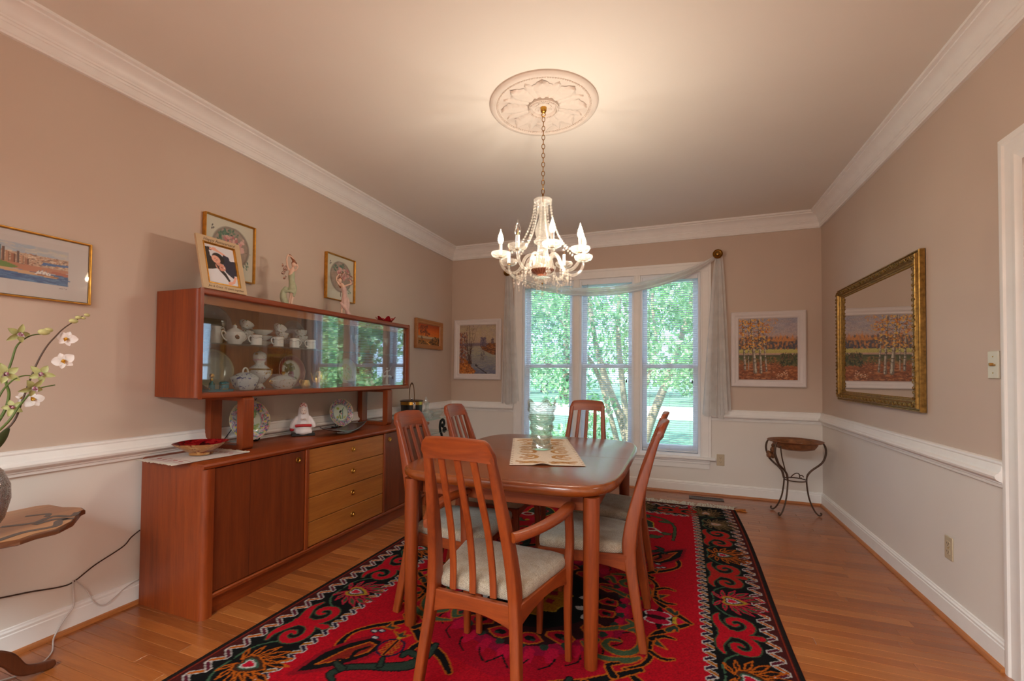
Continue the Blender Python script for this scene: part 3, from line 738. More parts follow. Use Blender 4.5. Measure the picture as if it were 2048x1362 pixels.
for k in range(8):
    a = k/7*PI/2; fpoly(blobp(.47*math.cos(a)*.95, .53*math.sin(a), .03, .05, 7, .4, k+30), (206, 14, 58)); fpoly(blobp(.44*math.cos(a+.1), .47*math.sin(a+.1), .02, .025, 7, .4, k+60), DGRN)
    fstroke([(.50*math.cos(a), .56*math.sin(a)), (.53*math.cos(a+.05), .60*math.sin(a+.05)), (.49*math.cos(a+.1), .63*math.sin(a+.1))], .008, BLK)
# pomegranate at the point of the medallion
fpoly(blobp(.61, .0, .085, .065, 16, .03, 9), BLK); fpoly(blobp(.61, .03, .062, .034, 14, .03, 10), (186, 14, 52), WHT, .008); fpoly(blobp(.60, 0, .05, .018, 10, .05, 11), MRN)
fpoly([(.60, .06), (.615, .13), (.635, .06)], BLK); fpoly(blobp(.69, .018, .012, .02, 8, .2, 12), YEL); fpoly(blobp(.725, .012, .03, .02, 8, .3, 13), (210, 14, 60))
fstroke(lob, [.012, .022, .03, .022, .014, .02, .014, .02], BLK, ORG)
fstroke([(.66, .10), (.69, .06), (.70, .09)], [.03, .02, .01], DGRN, ORG); fstroke([(.59, .20), (.64, .16), (.69, .165)], [.03, .02, .008], BLK, ORG)
fstroke([(.588, .30), (.64, .335), (.685, .32)], [.02, .016, .008], BLK, ORG); fpoly([(.60, .24), (.66, .26), (.61, .19)], DGRN, ORG)
# green scrolls inside the shoulders
fstroke([(.30, .22), (.38, .20), (.45, .16), (.53, .17), (.55, .25), (.52, .33), (.46, .36), (.40, .33), (.41, .28), (.46, .27)], [.012, .022, .03, .03, .026, .03, .034, .03, .02, .01], GRN, ORG)
fstroke([(.33, .40), (.41, .42), (.50, .40), (.55, .36)], [.01, .03, .036, .012], GRN, ORG); fstroke([(.36, .30), (.33, .36), (.30, .34)], [.02, .03, .01], GRN, ORG); fstroke([(.46, .16), (.50, .11), (.47, .08)], [.03, .024, .01], GRN, ORG)
# scroll work between medallion and corners
fstroke([(.50, .46), (.56, .52), (.64, .58), (.70, .66), (.69, .76), (.62, .80)], [.014, .03, .022, .016, .03, .012], BLK, ORG)
fstroke([(.56, .44), (.46, .52), (.36, .60), (.24, .66), (.16, .74)], [.02, .03, .04, .034, .02], BLK, ORG); fstroke([(.46, .52), (.43, .46), (.47, .43)], [.03, .02, .01], BLK, ORG); fstroke([(.36, .60), (.38, .67), (.33, .71)], [.03, .024, .012], BLK, ORG)
# flask-shaped boteh
bo = [(.74, .98), (.66, .93), (.58, .86), (.52, .78), (.50, .71), (.53, .66), (.60, .66), (.66, .72), (.72, .82)]
fpoly([(a*1.0, b+.0) for a, b in bo], BLK, (150, 12, 30), .02); fpoly([(.69, .90), (.60, .83), (.545, .755), (.54, .70), (.58, .69), (.64, .77)], (140, 34, 20), ORG)
fstroke([(.56, .72), (.59, .77), (.585, .82), (.63, .84)], [.012, .02, .016, .01], BLK)
# three white petals, ringed pomegranate, thick dark branch
for a, b in ((.615, .615), (.585, .60), (.58, .655)): fpoly(blobp(a, b, .018, .012, 9, .1, 3), (196, 186, 180), PUR, .006)
fpoly(blobp(.47, .69, .058, .062, 14, .04, 5), (178, 10, 30), PUR, .010); fstroke([(.47, .64), (.47, .74)], .014, MRN, ORG, .010)
for k in range(4): fpoly(blobp(.447, .655+k*.023, .012, .010, 4, .0, 3), DRED, ORG, .005); fpoly(blobp(.493, .655+k*.023, .012, .010, 4, .0, 3), DRED, ORG, .005)
fpoly([(.46, .61), (.44, .58), (.47, .59), (.48, .56), (.495, .59), (.53, .58), (.485, .615)], DGRN, ORG); fpoly(blobp(.475, .617, .012, .010, 8, .1, 1), YEL); fpoly([(.545, .575), (.52, .545), (.56, .55), (.58, .52), (.585, .56), (.61, .575)], DGRN, ORG)
fstroke([(.30, .60), (.30, .68), (.33, .76), (.40, .80), (.48, .83), (.56, .87), (.59, .92), (.555, .95)], [.02, .04, .05, .045, .03, .03, .03, .012], DGRN, BLK); fstroke([(.32, .70), (.38, .69), (.39, .72)], [.03, .03, .02], DGRN, BLK); fstroke([(.44, .81), (.46, .76)], [.02, .012], DGRN, BLK); fstroke([(.57, .88), (.62, .86)], [.03, .016], DGRN, BLK)
# leafy end panels towards the short borders
fstroke([(.66, 1.12), (.67, 1.30), (.66, 1.46), (.58, 1.60), (.40, 1.68), (.16, 1.72), (0, 1.70)], [.014, .022, .016, .024, .018, .022, .016], GRN, BLK, .008)
for a, b, s in ((.61, 1.24, 1), (.60, 1.52, 2), (.44, 1.62, 3), (.20, 1.66, 4), (.52, 1.14, 5)): fpoly(blobp(a, b, .05, .035, 7, .5, s), GRN, BLK, .006)
fpoly(blobp(.40, 1.42, .12, .13, 12, .18, 7), DGRN, YEL); fpoly(blobp(.40, 1.42, .05, .05, 9, .2, 8), MRN, (180, 20, 50)); fpoly(blobp(.13, 1.45, .10, .12, 12, .2, 9), DGRN, ORG); fpoly(blobp(.13, 1.45, .045, .05, 9, .2, 8), (180, 14, 50))
fstroke([(.55, 1.30), (.50, 1.27), (.455, 1.29), (.46, 1.34), (.52, 1.34), (.545, 1.30), (.57, 1.26)], .016, WHT); fstroke([(.53, 1.305), (.50, 1.295), (.475, 1.31), (.48, 1.325), (.52, 1.325)], .010, BLK)
fpoly(blobp(.45, 1.16, .02, .02, 8, .2, 2), YEL); fpoly(blobp(.40, 1.20, .05, .04, 9, .3, 2), (206, 14, 52)); fstroke([(.58, 1.18), (.52, 1.13), (.45, 1.12)], [.03, .036, .012], GRN)
fpoly(blobp(.20, 1.02, .09, .10, 12, .2, 17), MRN, ORG); fpoly(blobp(.20, 1.02, .045, .05, 10, .2, 18), (188, 14, 46), YEL); fstroke([(.0, .78), (.10, .86), (.22, .90), (.34, .98), (.36, 1.10), (.26, 1.20), (.12, 1.24), (0, 1.2)], [.02, .026, .02, .026, .02, .03, .02, .02], BLK, ORG)
fstroke([(.34, .98), (.42, 1.0), (.46, .96)], [.03, .024, .01], DGRN, ORG); fstroke([(.26, 1.20), (.28, 1.28), (.22, 1.32)], [.03, .024, .01], DGRN, ORG)
RC.lift(.72); RC.noise(.07)
rug = thing('area_rug', 'large red and black floral rug with hearts and scrolls under the dining table', 'rug', (0, 0, 0))
hz = RNG.normal(0, .0006, (RC.ny, RC.nx))
def rugfn(U, V):
    X = U+RX0; Y = V+RY0
    wv = .012*np.sin(Y*2.1)*np.clip((X+.69)/1.17, 0, 1)
    edge = np.minimum(np.minimum(U, cw-U), np.minimum(V, ch_-V))
    return X+wv, Y, np.where(edge < .004, .001, RZ)-np.abs(hz)*.8
RC.obj('woven_pile', attr_mat('rug_wool', 1.0, .35, 420, 0, 0, .35, .12), rugfn, rug)
g = RNG; fm = MB(); rr = random.Random(2)
WOOL = plain('cream_fringe_wool', rgb(206, 198, 184), .95, var=.15, vscale=60)
for e, (yy, sg) in enumerate(((RY1, 1), (RY0, -1))):
    fm = MB()
    for k in range(330):
        x = RX0+.02+(cw-.04)*k/329; a = rr.uniform(-.03, .03); L = rr.uniform(.08, .14)
        fm.tube([(x, yy-sg*.004, .007), (x+a*.3, yy+sg*L*.35, .0045+rr.random()*.002), (x+a, yy+sg*L*.75, .0055+rr.random()*.001), (x+a*1.6+rr.uniform(-.02, .02), yy+sg*L, .005)], [.004, .005, .005, .004], 4)
    tag(fm.obj('fringe', WOOL, rug, 60), kind='stuff')
tm = MB()
for k in range(14): tm.tube([(RX1-.01, RY1-.005, .0065), (RX1+.03+rr.random()*.02, RY1+rr.uniform(.0, .05), .0065), (RX1+.06+rr.random()*.03, RY1+rr.uniform(-.03, .07), .006)], [.005, .005, .003], 4)
tag(tm.obj('corner_tuft', plain('amber_tuft', rgb(170, 96, 30), .9), rug, 60), kind='stuff')

# ------------------------------------------------------------------ dining table
TX, TYC, TZ = -.755, 2.48, .755
table = thing('dining_table', 'teak dining table with rounded corners and a split top under the chandelier', 'table', (TX, TYC, RZ))
TW, TL = 1.06, 1.42
def top_outline(n=96):
    out = []
    for i in range(n):
        a = 2*PI*i/n; c, s = math.cos(a), math.sin(a); e = 2/5.6
        out.append((TW/2*math.copysign(abs(c)**e, c), TL/2*math.copysign(abs(s)**e, s)))
    return out
OUT = top_outline(); tz = TZ-RZ
TOPW = wood('teak_table_top', rgb(104, 44, 14), rgb(128, 60, 20), rgb(146, 76, 28), 'x', .24, .8, .6)
for sg in (1, -1):
    half = [p for p in OUT if p[1]*sg >= -1e-6]
    half.sort(key=lambda p: math.atan2(p[1]*sg, p[0]))
    half = [(half[0][0], .0012*sg)]+[p for p in half if p[1]*sg > .0013]+[(half[-1][0], .0012*sg)]
    R = []
    for d, z in ((.030, tz-.050), (.010, tz-.044), (.002, tz-.032), (0, tz-.020), (.002, tz-.009), (.007, tz-.003), (.016, tz)):
        R.append([(x*(1-d/(TW/2)), (y*(1-d/(TL/2)) if abs(y) > .01 else y), z) for x, y in half])
    MB().rings(R).obj('table_leaf', TOPW, table, smooth=40)
a, b = TW/2-.115, TL/2-.115
def leg_at(x, y, lean=0):
    MB().lathe([(.026, 0), (.0275, .01), (.031, .25), (.034, .55), (.0345, tz-.050)], 18, (x, y, 0)).obj('leg', TEAKZ, table, smooth=50)
for sx in (-1, 1):
    for sy in (-1, 1): leg_at(sx*.428, sy*.622)
z0, z1 = tz-.130, tz-.050
MB().box(-.40, .40, -.571, -.549, z0, z1).obj('apron', TEAKX, table, bevel=.003); MB().box(-.40, .40, .549, .571, z0, z1).obj('apron', TEAKX, table, bevel=.003)
MB().box(-.436, -.414, -.56, .56, z0, z1).obj('apron', TEAKY, table, bevel=.003); MB().box(.414, .436, -.56, .56, z0, z1).obj('apron', TEAKY, table, bevel=.003)
MB().box(-.30, -.26, -.545, .545, z0+.03, z1).box(.26, .30, -.545, .545, z0+.03, z1).obj('slide_rail', TEAKY, table)

# ------------------------------------------------------------------ chairs
t = NT('tweed_upholstery'); v = t.coord()
n1 = t.noise(v, 210, 2, .8); n2 = t.noise(v, 30, 3)
vw = t.n('ShaderNodeTexWave', {'Vector': v, 'Scale': 90., 'Distortion': 3.}, bands_direction='DIAGONAL').outputs['Fac']
col = t.mix(.5, t.ramp(n1, [(.3, rgb(84, 68, 54)), (.5, rgb(158, 140, 118)), (.7, rgb(204, 186, 162))]), t.ramp(vw, [(.2, rgb(112, 96, 80)), (.8, rgb(190, 172, 150))]))
col = t.mix(.15, col, t.ramp(n2, [(.35, rgb(170, 140, 104)), (.65, rgb(214, 206, 196))]))
TWEED = t.done(t.bsdf(color=col, rough=.95, sheen=.2, normal=t.bump(t.mix(.5, n1, vw), .5, .003)).outputs[0])
def section(w, d, r=.008): return rrect(-w/2, w/2, -d/2, d/2, min(r, w/2.1, d/2.1), 3)
def build_chair(name, label, group, arms):
    c = thing(name, label, 'chair', (0, 0, 0), 0, group)
    fw = .232 if arms else .215
    for s in (-1, 1):                                         # rear leg and back post in one curved piece
        P = spline([(s*.198, -.252, 0), (s*.184, -.222, .18), (s*.166, -.192, .37), (s*.160, -.190, .46), (s*.149, -.214, .60), (s*.133, -.264, .78), (s*.121, -.312, .93)], 5)
        n = len(P); R = []
        for i, p in enumerate(P):
            f = i/(n-1); wd = .034+.004*math.sin(PI*f)-.004*f; dp = float(np.interp(p.z, [0, .3, .45, .7, .93], [.034, .046, .062, .046, .023]))
            tdir = (P[min(i+1, n-1)]-P[max(0, i-1)]).normalized(); bk = Vector((0, 1, 0)); bk = (bk-tdir*bk.dot(tdir)).normalized(); sd = tdir.cross(bk)
            R.append([tuple(p+sd*a+bk*b) for a, b in section(wd, dp)])
        MB().rings(R).obj('back_post', TEAKZ, c, smooth=45)
    # crest rail: bowed, top corners rounded
    m = MB(); N = 22; R = []
    for i in range(N+1):
        u = -1+2*i/N; x = .137*u; bow = -.020*(1-u*u)
        e = abs(u); cut = .036*max(0, (e-.80)/.20)**2.2
        zt = .972+.010*(1-u*u)-cut*1.05; zb = .896+.008*(1-u*u)
        y0 = -.314+bow-(zt-.93)*.22; yb = -.301+bow
        R.append([(x, yb-.011, zb), (x, yb+.011, zb), (x, yb+.010-.0, zb+.01), (x, y0+.011, zt-.006), (x, y0+.004, zt), (x, y0-.006, zt), (x, y0-.012, zt-.006), (x, yb-.013, zb+.012)])
    m.rings(R).obj('crest_rail', TEAKX, c, smooth=50)
    for k in (-1, 0, 1):                                      # curved slats
        P = spline([(k*.082, -.192, .405), (k*.079, -.196, .50), (k*.074, -.224, .64), (k*.067, -.276, .79), (k*.062, -.314, .902)], 5)
        MB().sweep(P, section(.011, .026, .004), up=(1, 0, 0)).obj('slat', TEAKZ, c, smooth=45)
    def rail(x0, y0, x1, y1, h, arch, nm):
        L = Vector((x1-x0, y1-y0, 0)); d = L.normalized(); w = Vector((-d.y, d.x, 0))*.011; m = MB(); R = []
        for i in range(13):
            u = i/12; p = Vector((x0, y0, 0))+L*u; zb = .395-h+arch*math.sin(PI*u)**.8
            R.append([tuple(p-w+Vector((0, 0, zb))), tuple(p+w+Vector((0, 0, zb))), tuple(p+w+Vector((0, 0, .397))), tuple(p-w+Vector((0, 0, .397)))])
        m.rings(R).obj(nm, TEAKX if abs(L.x) > abs(L.y) else TEAKY, c, bevel=.003, seg=1)
    rail(-.160, -.196, .160, -.196, .085, .035, 'rear_rail')
    rail(-fw+.02, .192, fw-.02, .192, .065, .02, 'front_rail')
    for s in (-1, 1): rail(s*.172, -.18, s*(fw-.002), .19, .075, .03, 'side_rail')
    # cushion: trapezoid pad with soft edges
    m = MB(); R = []
    for d, z in ((.012, .392), (.003, .398), (0, .412), (.002, .428), (.009, .437), (.022, .443), (.06, .447)):
        ring = []
        f, b, yf, yb = fw+.012-d, .176-d, .222-d, -.176+d
        for (xa, ya), (xb, yb_) in (((f, yf), (-f, yf)), ((-f, yf), (-b, yb)), ((-b, yb), (b, yb)), ((b, yb), (f, yf))):
            for i in range(8): ring.append((xa+(xb-xa)*i/8, ya+(yb_-ya)*i/8, z))
        R.append(ring)
    # round off the corners
    R2 = []
    for ring in R:
        n = len(ring); P = [Vector(p) for p in ring]
        for _ in range(1): P = [(P[i-1]+P[i]*2+P[(i+1) % n])/4 for i in range(n)]
        R2.append([tuple(p) for p in P])
    m.rings(R2).obj('seat_cushion', TWEED, c, smooth=60)
    for s in (-1, 1):
        if arms:
            P = spline([(s*(fw+.008), .212, 0), (s*(fw+.006), .206, .2), (s*(fw+.010), .198, .38), (s*(fw+.016), .196, .50), (s*(fw+.014), .180, .632)], 4)
            n = len(P); R = []
            for i, p in enumerate(P):
                z = p.z; wd = float(np.interp(z, [0, .35, .44, .63], [.026, .034, .034, .030])); dp = float(np.interp(z, [0, .34, .40, .48, .63], [.028, .040, .050, .036, .042]))
                R.append([tuple(p+Vector((a, b, 0))) for a, b in section(wd, dp)])
            MB().rings(R).obj('front_leg', TEAKZ, c, smooth=45)
            P = spline([(s*.170, -.232, .640), (s*.196, -.185, .642), (s*.232, -.10, .648), (s*.254, .02, .650), (s*.254, .12, .650), (s*.246, .215, .646)], 5)
            n = len(P); R = []
            for i, p in enumerate(P):
                f = i/(n-1); wd = float(np.interp(f, [0, .15, .5, .85, 1], [.028, .034, .046, .052, .036])); th = float(np.interp(f, [0, .5, 1], [.034, .028, .022]))
                tdir = (P[min(i+1, n-1)]-P[max(0, i-1)]).normalized(); up = Vector((0, 0, 1)); up = (up-tdir*up.dot(tdir)).normalized(); sd = tdir.cross(up)
                R.append([tuple(p+sd*a+up*b) for a, b in section(wd, th, .011)])
            MB().rings(R).obj('armrest', TEAKY, c, smooth=50)
        else:
            P = [(s*(fw-.002), .206, 0), (s*(fw-.004), .203, .2), (s*(fw-.006), .196, .396)]; R = []
            for p, wd in zip(P, (.026, .032, .036)): R.append([(p[0]+a, p[1]+b, p[2]) for a, b in section(wd, wd)])
            MB().rings(R).obj('front_leg', TEAKZ, c, smooth=45)
    return c
arm = build_chair('dining_armchair', 'teak armchair with slatted back and tweed seat, the only one with armrests', None, True)
arm.location = (-.672, 1.668, RZ+.003); arm.rotation_euler = (0, 0, math.radians(-3))
GRP = 'slat-back teak dining chairs around the table'
ch = build_chair('dining_chair', 'teak side chair facing the buffet, nearer the armchair', GRP, False)
ch.location = (-.388, 2.230, RZ+.003); ch.rotation_euler = (0, 0, math.radians(91))
dup(ch, (-.395, 2.71, RZ+.003), math.radians(90), 'teak side chair facing the buffet, farther from the armchair', GRP)
dup(ch, (-1.055, 2.125, RZ+.003), math.radians(-90), 'teak side chair backing onto the buffet, nearer the armchair', GRP)
dup(ch, (-1.08, 2.715, RZ+.003), math.radians(-90), 'teak side chair backing onto the buffet, farther from the armchair', GRP)
dup(ch, (-.665, 3.26, RZ+.003), math.radians(180), 'teak side chair at the table end below the window', GRP)

# ------------------------------------------------------------------ teak buffet
BY0, BY1, BXF, BXB, BZ = 1.512, 3.622, -2.130, XL+.034, .755
buf = thing('buffet', 'long low teak buffet with four drawers and two doors along the wall', 'buffet', ((BXF+BXB)/2, (BY0+BY1)/2, 0))
o0 = buf.location
def bbox(mb, x0, x1, y0, y1, z0, z1): return mb.box(x0-o0.x, x1-o0.x, y0-o0.y, y1-o0.y, z0, z1)
def loc(p): return [(x-o0.x, y-o0.y) for x, y in p]
# end panels with rounded front corners
for y0, y1, sg in ((BY0, BY0+.058, -1), (BY1-.058, BY1, 1)):
    R = .03
    pr = [(BXB, y0), (BXB, y1)]
    yo, yi = (y0, y1) if sg < 0 else (y1, y0)
    pr = [(BXB, yo), (BXB, yi), (BXF-.004, yi)]+[(BXF-R+R*math.cos(a), yo-sg*R+sg*R*math.sin(a)) for a in [i*PI/16 for i in range(9)]]
    MB().prism(loc(pr), 0, BZ-.030).obj('end_panel', TEAKZ, buf, smooth=40)
# top slab: bullnose front edge
sec = [(BXB, BZ-.030), (BXB, BZ), (BXF-.012, BZ), (BXF-.003, BZ-.004), (BXF+.001, BZ-.014), (BXF-.003, BZ-.026), (BXF-.010, BZ-.030)]
R = []
for y, c in ((BY0-.000, .012), (BY0+.004, .004), (BY0+.014, 0), (BY1-.014, 0), (BY1-.004, .004), (BY1, .012)):
    R.append([(x-o0.x, y-o0.y, (z if z < BZ-.002 else z-c)) for x, z in sec])
MB().rings(R).obj('top', TEAKY, buf, smooth=40)
bbox(MB(), BXB, BXF-.030, BY0+.05, BY1-.05, .0, .10).obj('plinth', TEAKY, buf)
bbox(MB(), BXB, BXF-.004, BY0+.055, BY1-.055, .085, .108).obj('bottom_rail', TEAKY, buf, bevel=.006)
bbox(MB(), BXB, BXB+.012, BY0+.055, BY1-.055, .10, BZ-.03).obj('back_panel', TEAKY, buf)
YD = [BY0+.060, 2.158, 2.186, 2.948, 2.976, BY1-.060]
for a, b in ((YD[1], YD[2]), (YD[3], YD[4])): bbox(MB(), BXB, BXF-.006, a+.002, b-.002, .108, BZ-.030).obj('divider', TEAKZ, buf, bevel=.002)
def pull(y, z, par, dx=0):
    """round brass finger pull with a hollow centre"""
    M = Matrix.Translation((BXF-.012+dx-o0.x, y-o0.y, z)) @ Matrix.Rotation(PI/2, 4, 'Y')
    p = MB().lathe([(.004, -.006), (.007, -.004), (.0085, .001), (.011, .004), (.0165, .004), (.0175, .002), (.0175, -.004)], 20, M=M, cap=(False, False)).obj('pull', BRASS, par, smooth=35)
    MB().lathe([(.001, -.006), (.0078, -.0055)], 14, M=M).obj('pull_hole', BLACK, p)
for a, b, yk in ((YD[0], YD[1], YD[1]-.055), (YD[4], YD[5], YD[4]+.055)):
    d = bbox(MB(), BXF-.034, BXF-.014, a+.002, b-.002, .112, BZ-.034).obj('door', TEAKDK, buf, bevel=.002)
    w = (b-a-.004)/4
    for k in range(1, 3): bbox(MB(), BXF-.0142, BXF-.0136, a+.002+w*k*1.4-.0006, a+.002+w*k*1.4+.0006, .115, BZ-.038).obj('veneer_joint', plain('veneer_line', rgb(60, 22, 8), .6), d)
    pull(yk, BZ-.085, d)
hz = (BZ-.034-.112)/4
for k in range(4):
    z0 = .112+k*hz
    d = bbox(MB(), BXF-.034, BXF-.012, YD[2]+.003, YD[3]-.003, z0+.0015, z0+hz-.0025).obj('drawer', TEAKDR, buf, bevel=.0025)
    bbox(MB(), BXF-.30, BXF-.034, YD[2]+.02, YD[3]-.02, z0+.01, z0+hz-.03).obj('drawer_box', TEAKY, d)
    pull((YD[2]+YD[3])/2+.03, z0+hz*.60, d, .002)

# ------------------------------------------------------------------ glazed hutch standing on the buffet
HY0, HY1, HXF, HXB, HZ0, HZ1 = 1.577, 3.557, -2.300, XL+.012, 1.058, 1.640
hut = thing('display_hutch', 'long teak display cabinet with sliding glass doors standing on the buffet', 'cabinet', ((HXF+HXB)/2, (HY0+HY1)/2, BZ))
h0 = hut.location
def hb(mb, x0, x1, y0, y1, z0, z1): return mb.box(x0-h0.x, x1-h0.x, y0-h0.y, y1-h0.y, z0-h0.z, z1-h0.z)
HT = .036
R = .022
def hloop(x, ins):
    return [(x-h0.x, y-h0.y, z-h0.z) for y, z in rrect(HY0+ins, HY1-ins, HZ0+ins, HZ1-ins, R if ins < .01 else .004, 5)]
for nm, y0, y1 in (('end_panel', HY0, HY0+HT), ('end_panel', HY1-HT, HY1)):
    out = y0 if y0 == HY0 else y1; inn = y1 if y0 == HY0 else y0; sg = 1 if inn > out else -1
    pr = [(HXB, inn), (HXB, out)]+[(HXF-R+R*math.sin(a), out+sg*(R-R*math.cos(a))) for a in [i*PI/16 for i in range(9)]]+[(HXF, inn)]
    MB().rings([[(x-h0.x, y-h0.y, z-h0.z+(dz if abs(y-out) < .015 else 0)) for x, y in pr] for z, dz in ((HZ0, .008), (HZ0+.010, 0), (HZ1-.010, 0), (HZ1, -.008))]).obj(nm, TEAKZ, hut, smooth=40)
for nm, z0, z1 in (('top_panel', HZ1-.034, HZ1), ('bottom_panel', HZ0, HZ0+.034)):
    sec = [(HXB, z0), (HXB, z1), (HXF-.010, z1), (HXF-.002, z1-.006), (HXF, (z0+z1)/2), (HXF-.002, z0+.006), (HXF-.010, z0)]
    MB().rings([[(x-h0.x, y-h0.y, z-h0.z) for x, z in sec] for y in (HY0+HT-.002, HY1-HT+.002)]).obj(nm, TEAKY, hut, smooth=40)
hb(MB(), HXB, HXB+.010, HY0+HT, HY1-HT, HZ0+.03, HZ1-.03).obj('back_panel', wood('hutch_back', rgb(150, 82, 30), rgb(180, 106, 44), rgb(198, 124, 58), 'z', .5), hut)
hb(MB(), HXB+.01, HXF-.055, HY0+HT+.0, HY1-HT, HZ1-.075, HZ1-.034).obj('valance', TEAKY, hut) if 0 else None
hb(MB(), HXF-.050, HXF-.038, HY0+HT, HY1-HT, HZ1-.078, HZ1-.034).obj('valance', wood('teak_pale', rgb(160, 86, 40), rgb(180, 104, 54), rgb(196, 122, 70), 'y', .5), hut)
hb(MB(), HXB+.01, -2.462, 2.562, 2.580, HZ0+.034, HZ1-.034).obj('partition', TEAKZ, hut)
HGL = glassy('cabinet_glass', (.96, .985, .97), 1.75, 1.7)
hb(MB(), HXF-.020, HXF-.015, HY0+HT+.001, 2.62, HZ0+.034, HZ1-.034).obj('glass_door', HGL, hut)
hb(MB(), HXF-.032, HXF-.027, 2.54, HY1-HT-.001, HZ0+.034, HZ1-.034).obj('glass_door', HGL, hut)
SH = glassy('shelf_glass', (.86, .94, .92), 1.5, 1.0, .12, (.8, .9, .88))
hb(MB(), HXB+.012, HXF-.042, HY0+HT+.002, 2.560, 1.352, 1.360).obj('glass_shelf', SH, hut)
hb(MB(), HXB+.012, HXF-.042, 2.582, HY1-HT-.002, 1.352, 1.360).obj('glass_shelf', SH, hut)
# two trestle frames carrying the cabinet
for yc in (1.887, 3.247):
    w = .034; o_ = rrect(-2.610, -2.300, BZ+.001, HZ0, .022, 5); i_ = rrect(-2.562, -2.348, BZ+.026, HZ0-.022, .006, 5)
    rings = [[(x-h0.x, yc+s*w-h0.y, z-h0.z) for x, z in q] for q, s in ((o_, -1), (o_, 1), (i_, 1), (i_, -1))]
    MB().rings(rings, loop=True).obj('trestle', TEAKZ, hut, smooth=40)

# ------------------------------------------------------------------ ceiling medallion
PLAS = plain('plaster_relief', rgb(218, 204, 192), .75, var=.03)
CX, CY = -.719, 2.462
med = thing('ceiling_medallion', 'round white plaster medallion with acanthus leaves on the ceiling', 'medallion', (CX, CY, ZC))
MB().lathe([(.31, 0), (.31, -.008), (.304, -.016), (.292, -.020), (.280, -.020), (.272, -.012), (.262, -.010), (.14, -.006), (.03, -.006)], 72).obj('plate', PLAS, med, smooth=35)
MB().lathe([(.088, -.004), (.088, -.024), (.080, -.030), (.072, -.024), (.066, -.014), (.058, -.012), (.01, -.012)], 40).obj('centre_ring', PLAS, med, smooth=35)
for nm, r, n, s, z in (('rope_ring', .266, 120, .0062, -.013), ('pearl_ring', .080, 44, .0058, -.029)):
    m = MB()
    for i in range(n):
        a = 2*PI*i/n; m.ball((r*math.cos(a), r*math.sin(a), z), s, 6, 4)
    tag(m.obj(nm, PLAS, med, smooth=60), kind='stuff')
def acanthus(L, Wd, h, lobes):
    """leaf pointing +x, relief towards -z, with serrated edge and a curled tip"""
    m = MB(); n = 22; R = []
    for i in range(n+1):
        u = i/n; w = Wd*(math.sin(PI*min(1, u*.92+.06))**.8)*(1-.15*math.cos(u*lobes*2*PI)*(u > .1))*(1-.98*max(0, (u-.82)/.18)**2)
        lift = h*(.45+.8*u**1.5); ring = []
        for j in range(9):
            v = -1+j/4; rib = .5*h*math.cos(v*PI*2.5)*.3
            ring.append((.09+L*u, w*v, -.006-lift*(1-.75*abs(v)**1.8)+rib*.5))
        R.append(ring)
    m.rings(R, closed=False); return m
big = acanthus(.155, .058, .020, 5).mesh('acanthus_leaf', PLAS, 60); sml = acanthus(.150, .030, .012, 4).mesh('small_leaf', PLAS, 60)
for k in range(8):
    for me, off in ((big, 0), (sml, .5)):
        o = bpy.data.objects.new(me.name, me); link(o, med); o.rotation_euler = (0, 0, 2*PI*(k+off)/8+.25)
for k in range(10):
    o = bpy.data.objects.new('petal', sml); link(o, med); o.scale = (.22, .5, .5); a = 2*PI*k/10; o.rotation_euler = (0, 0, a); o.location = (-.004*math.cos(a), -.004*math.sin(a), -.009)

# ------------------------------------------------------------------ crystal chandelier
chd = thing('chandelier', 'crystal candle chandelier with eight arms hanging from a brass chain over the table', 'chandelier', (CX, CY, 1.70))
def zz(z): return z-1.70
CRY = glassy('cut_crystal', (1, .985, .96), 1.55, 1.25, .10, (.95, .90, .82), .06)
CRYB = glassy('crystal_drop', (1, .98, .95), 1.6, 1.5, .10, (.95, .90, .82), .04)
MB().lathe([(.004, zz(2.71)), (.014, zz(2.715)), (.018, zz(2.725)), (.018, zz(2.745))], 16).torus((0, 0, zz(2.700)), .011, .0028, 14, 6, 'y').obj('ceiling_hook', BRASS, chd, 45)
BRC = plain('chain_brass', rgb(150, 104, 52), .35, 1, .2)
lk = MB().torus((0, 0, 0), .0085, .0021, 12, 6, 'y', e=1.85).mesh('chain_link', BRC, 60)
z = 2.672; k = 0
while z > 2.235:
    o = bpy.data.objects.new('chain_link', lk); link(o, chd); o.location = (0, 0, zz(z)); o.rotation_euler = (0, 0, PI/2*(k % 2)+.35); z -= .0262; k += 1
MB().lathe([(.003, zz(2.19)), (.006, zz(2.20)), (.005, zz(2.24))], 8).obj('stem_loop', BRC, chd, 60)
flute = lambda k, d: (lambda r, z, a, i: (r*(1+d*math.cos(k*a)), z))
MB().lathe([(.010, zz(2.175)), (.036, zz(2.180)), (.050, zz(2.193)), (.052, zz(2.205)), (.046, zz(2.200)), (.020, zz(2.192))], 120, wob=flute(30, .03)).obj('top_cup', CRY, chd, 60)
MB().lathe([(.014, zz(1.80)), (.040, zz(1.806)), (.043, zz(1.83)), (.036, zz(1.88)), (.028, zz(1.925)), (.030, zz(1.945)), (.047, zz(1.956)), (.049, zz(1.968)), (.042, zz(1.975)), (.034, zz(1.985)), (.040, zz(2.005)), (.042, zz(2.03)), (.034, zz(2.06)), (.024, zz(2.085)), (.020, zz(2.11)), (.030, zz(2.145)), (.032, zz(2.16)), (.018, zz(2.178))], 96, wob=flute(16, .045)).obj('column', CRY, chd, 60)
MB().lathe([(.012, zz(1.755)), (.036, zz(1.765)), (.066, zz(1.792)), (.076, zz(1.815)), (.073, zz(1.817)), (.040, zz(1.80))], 120, wob=flute(24, .03)).obj('bowl', CRY, chd, 60)
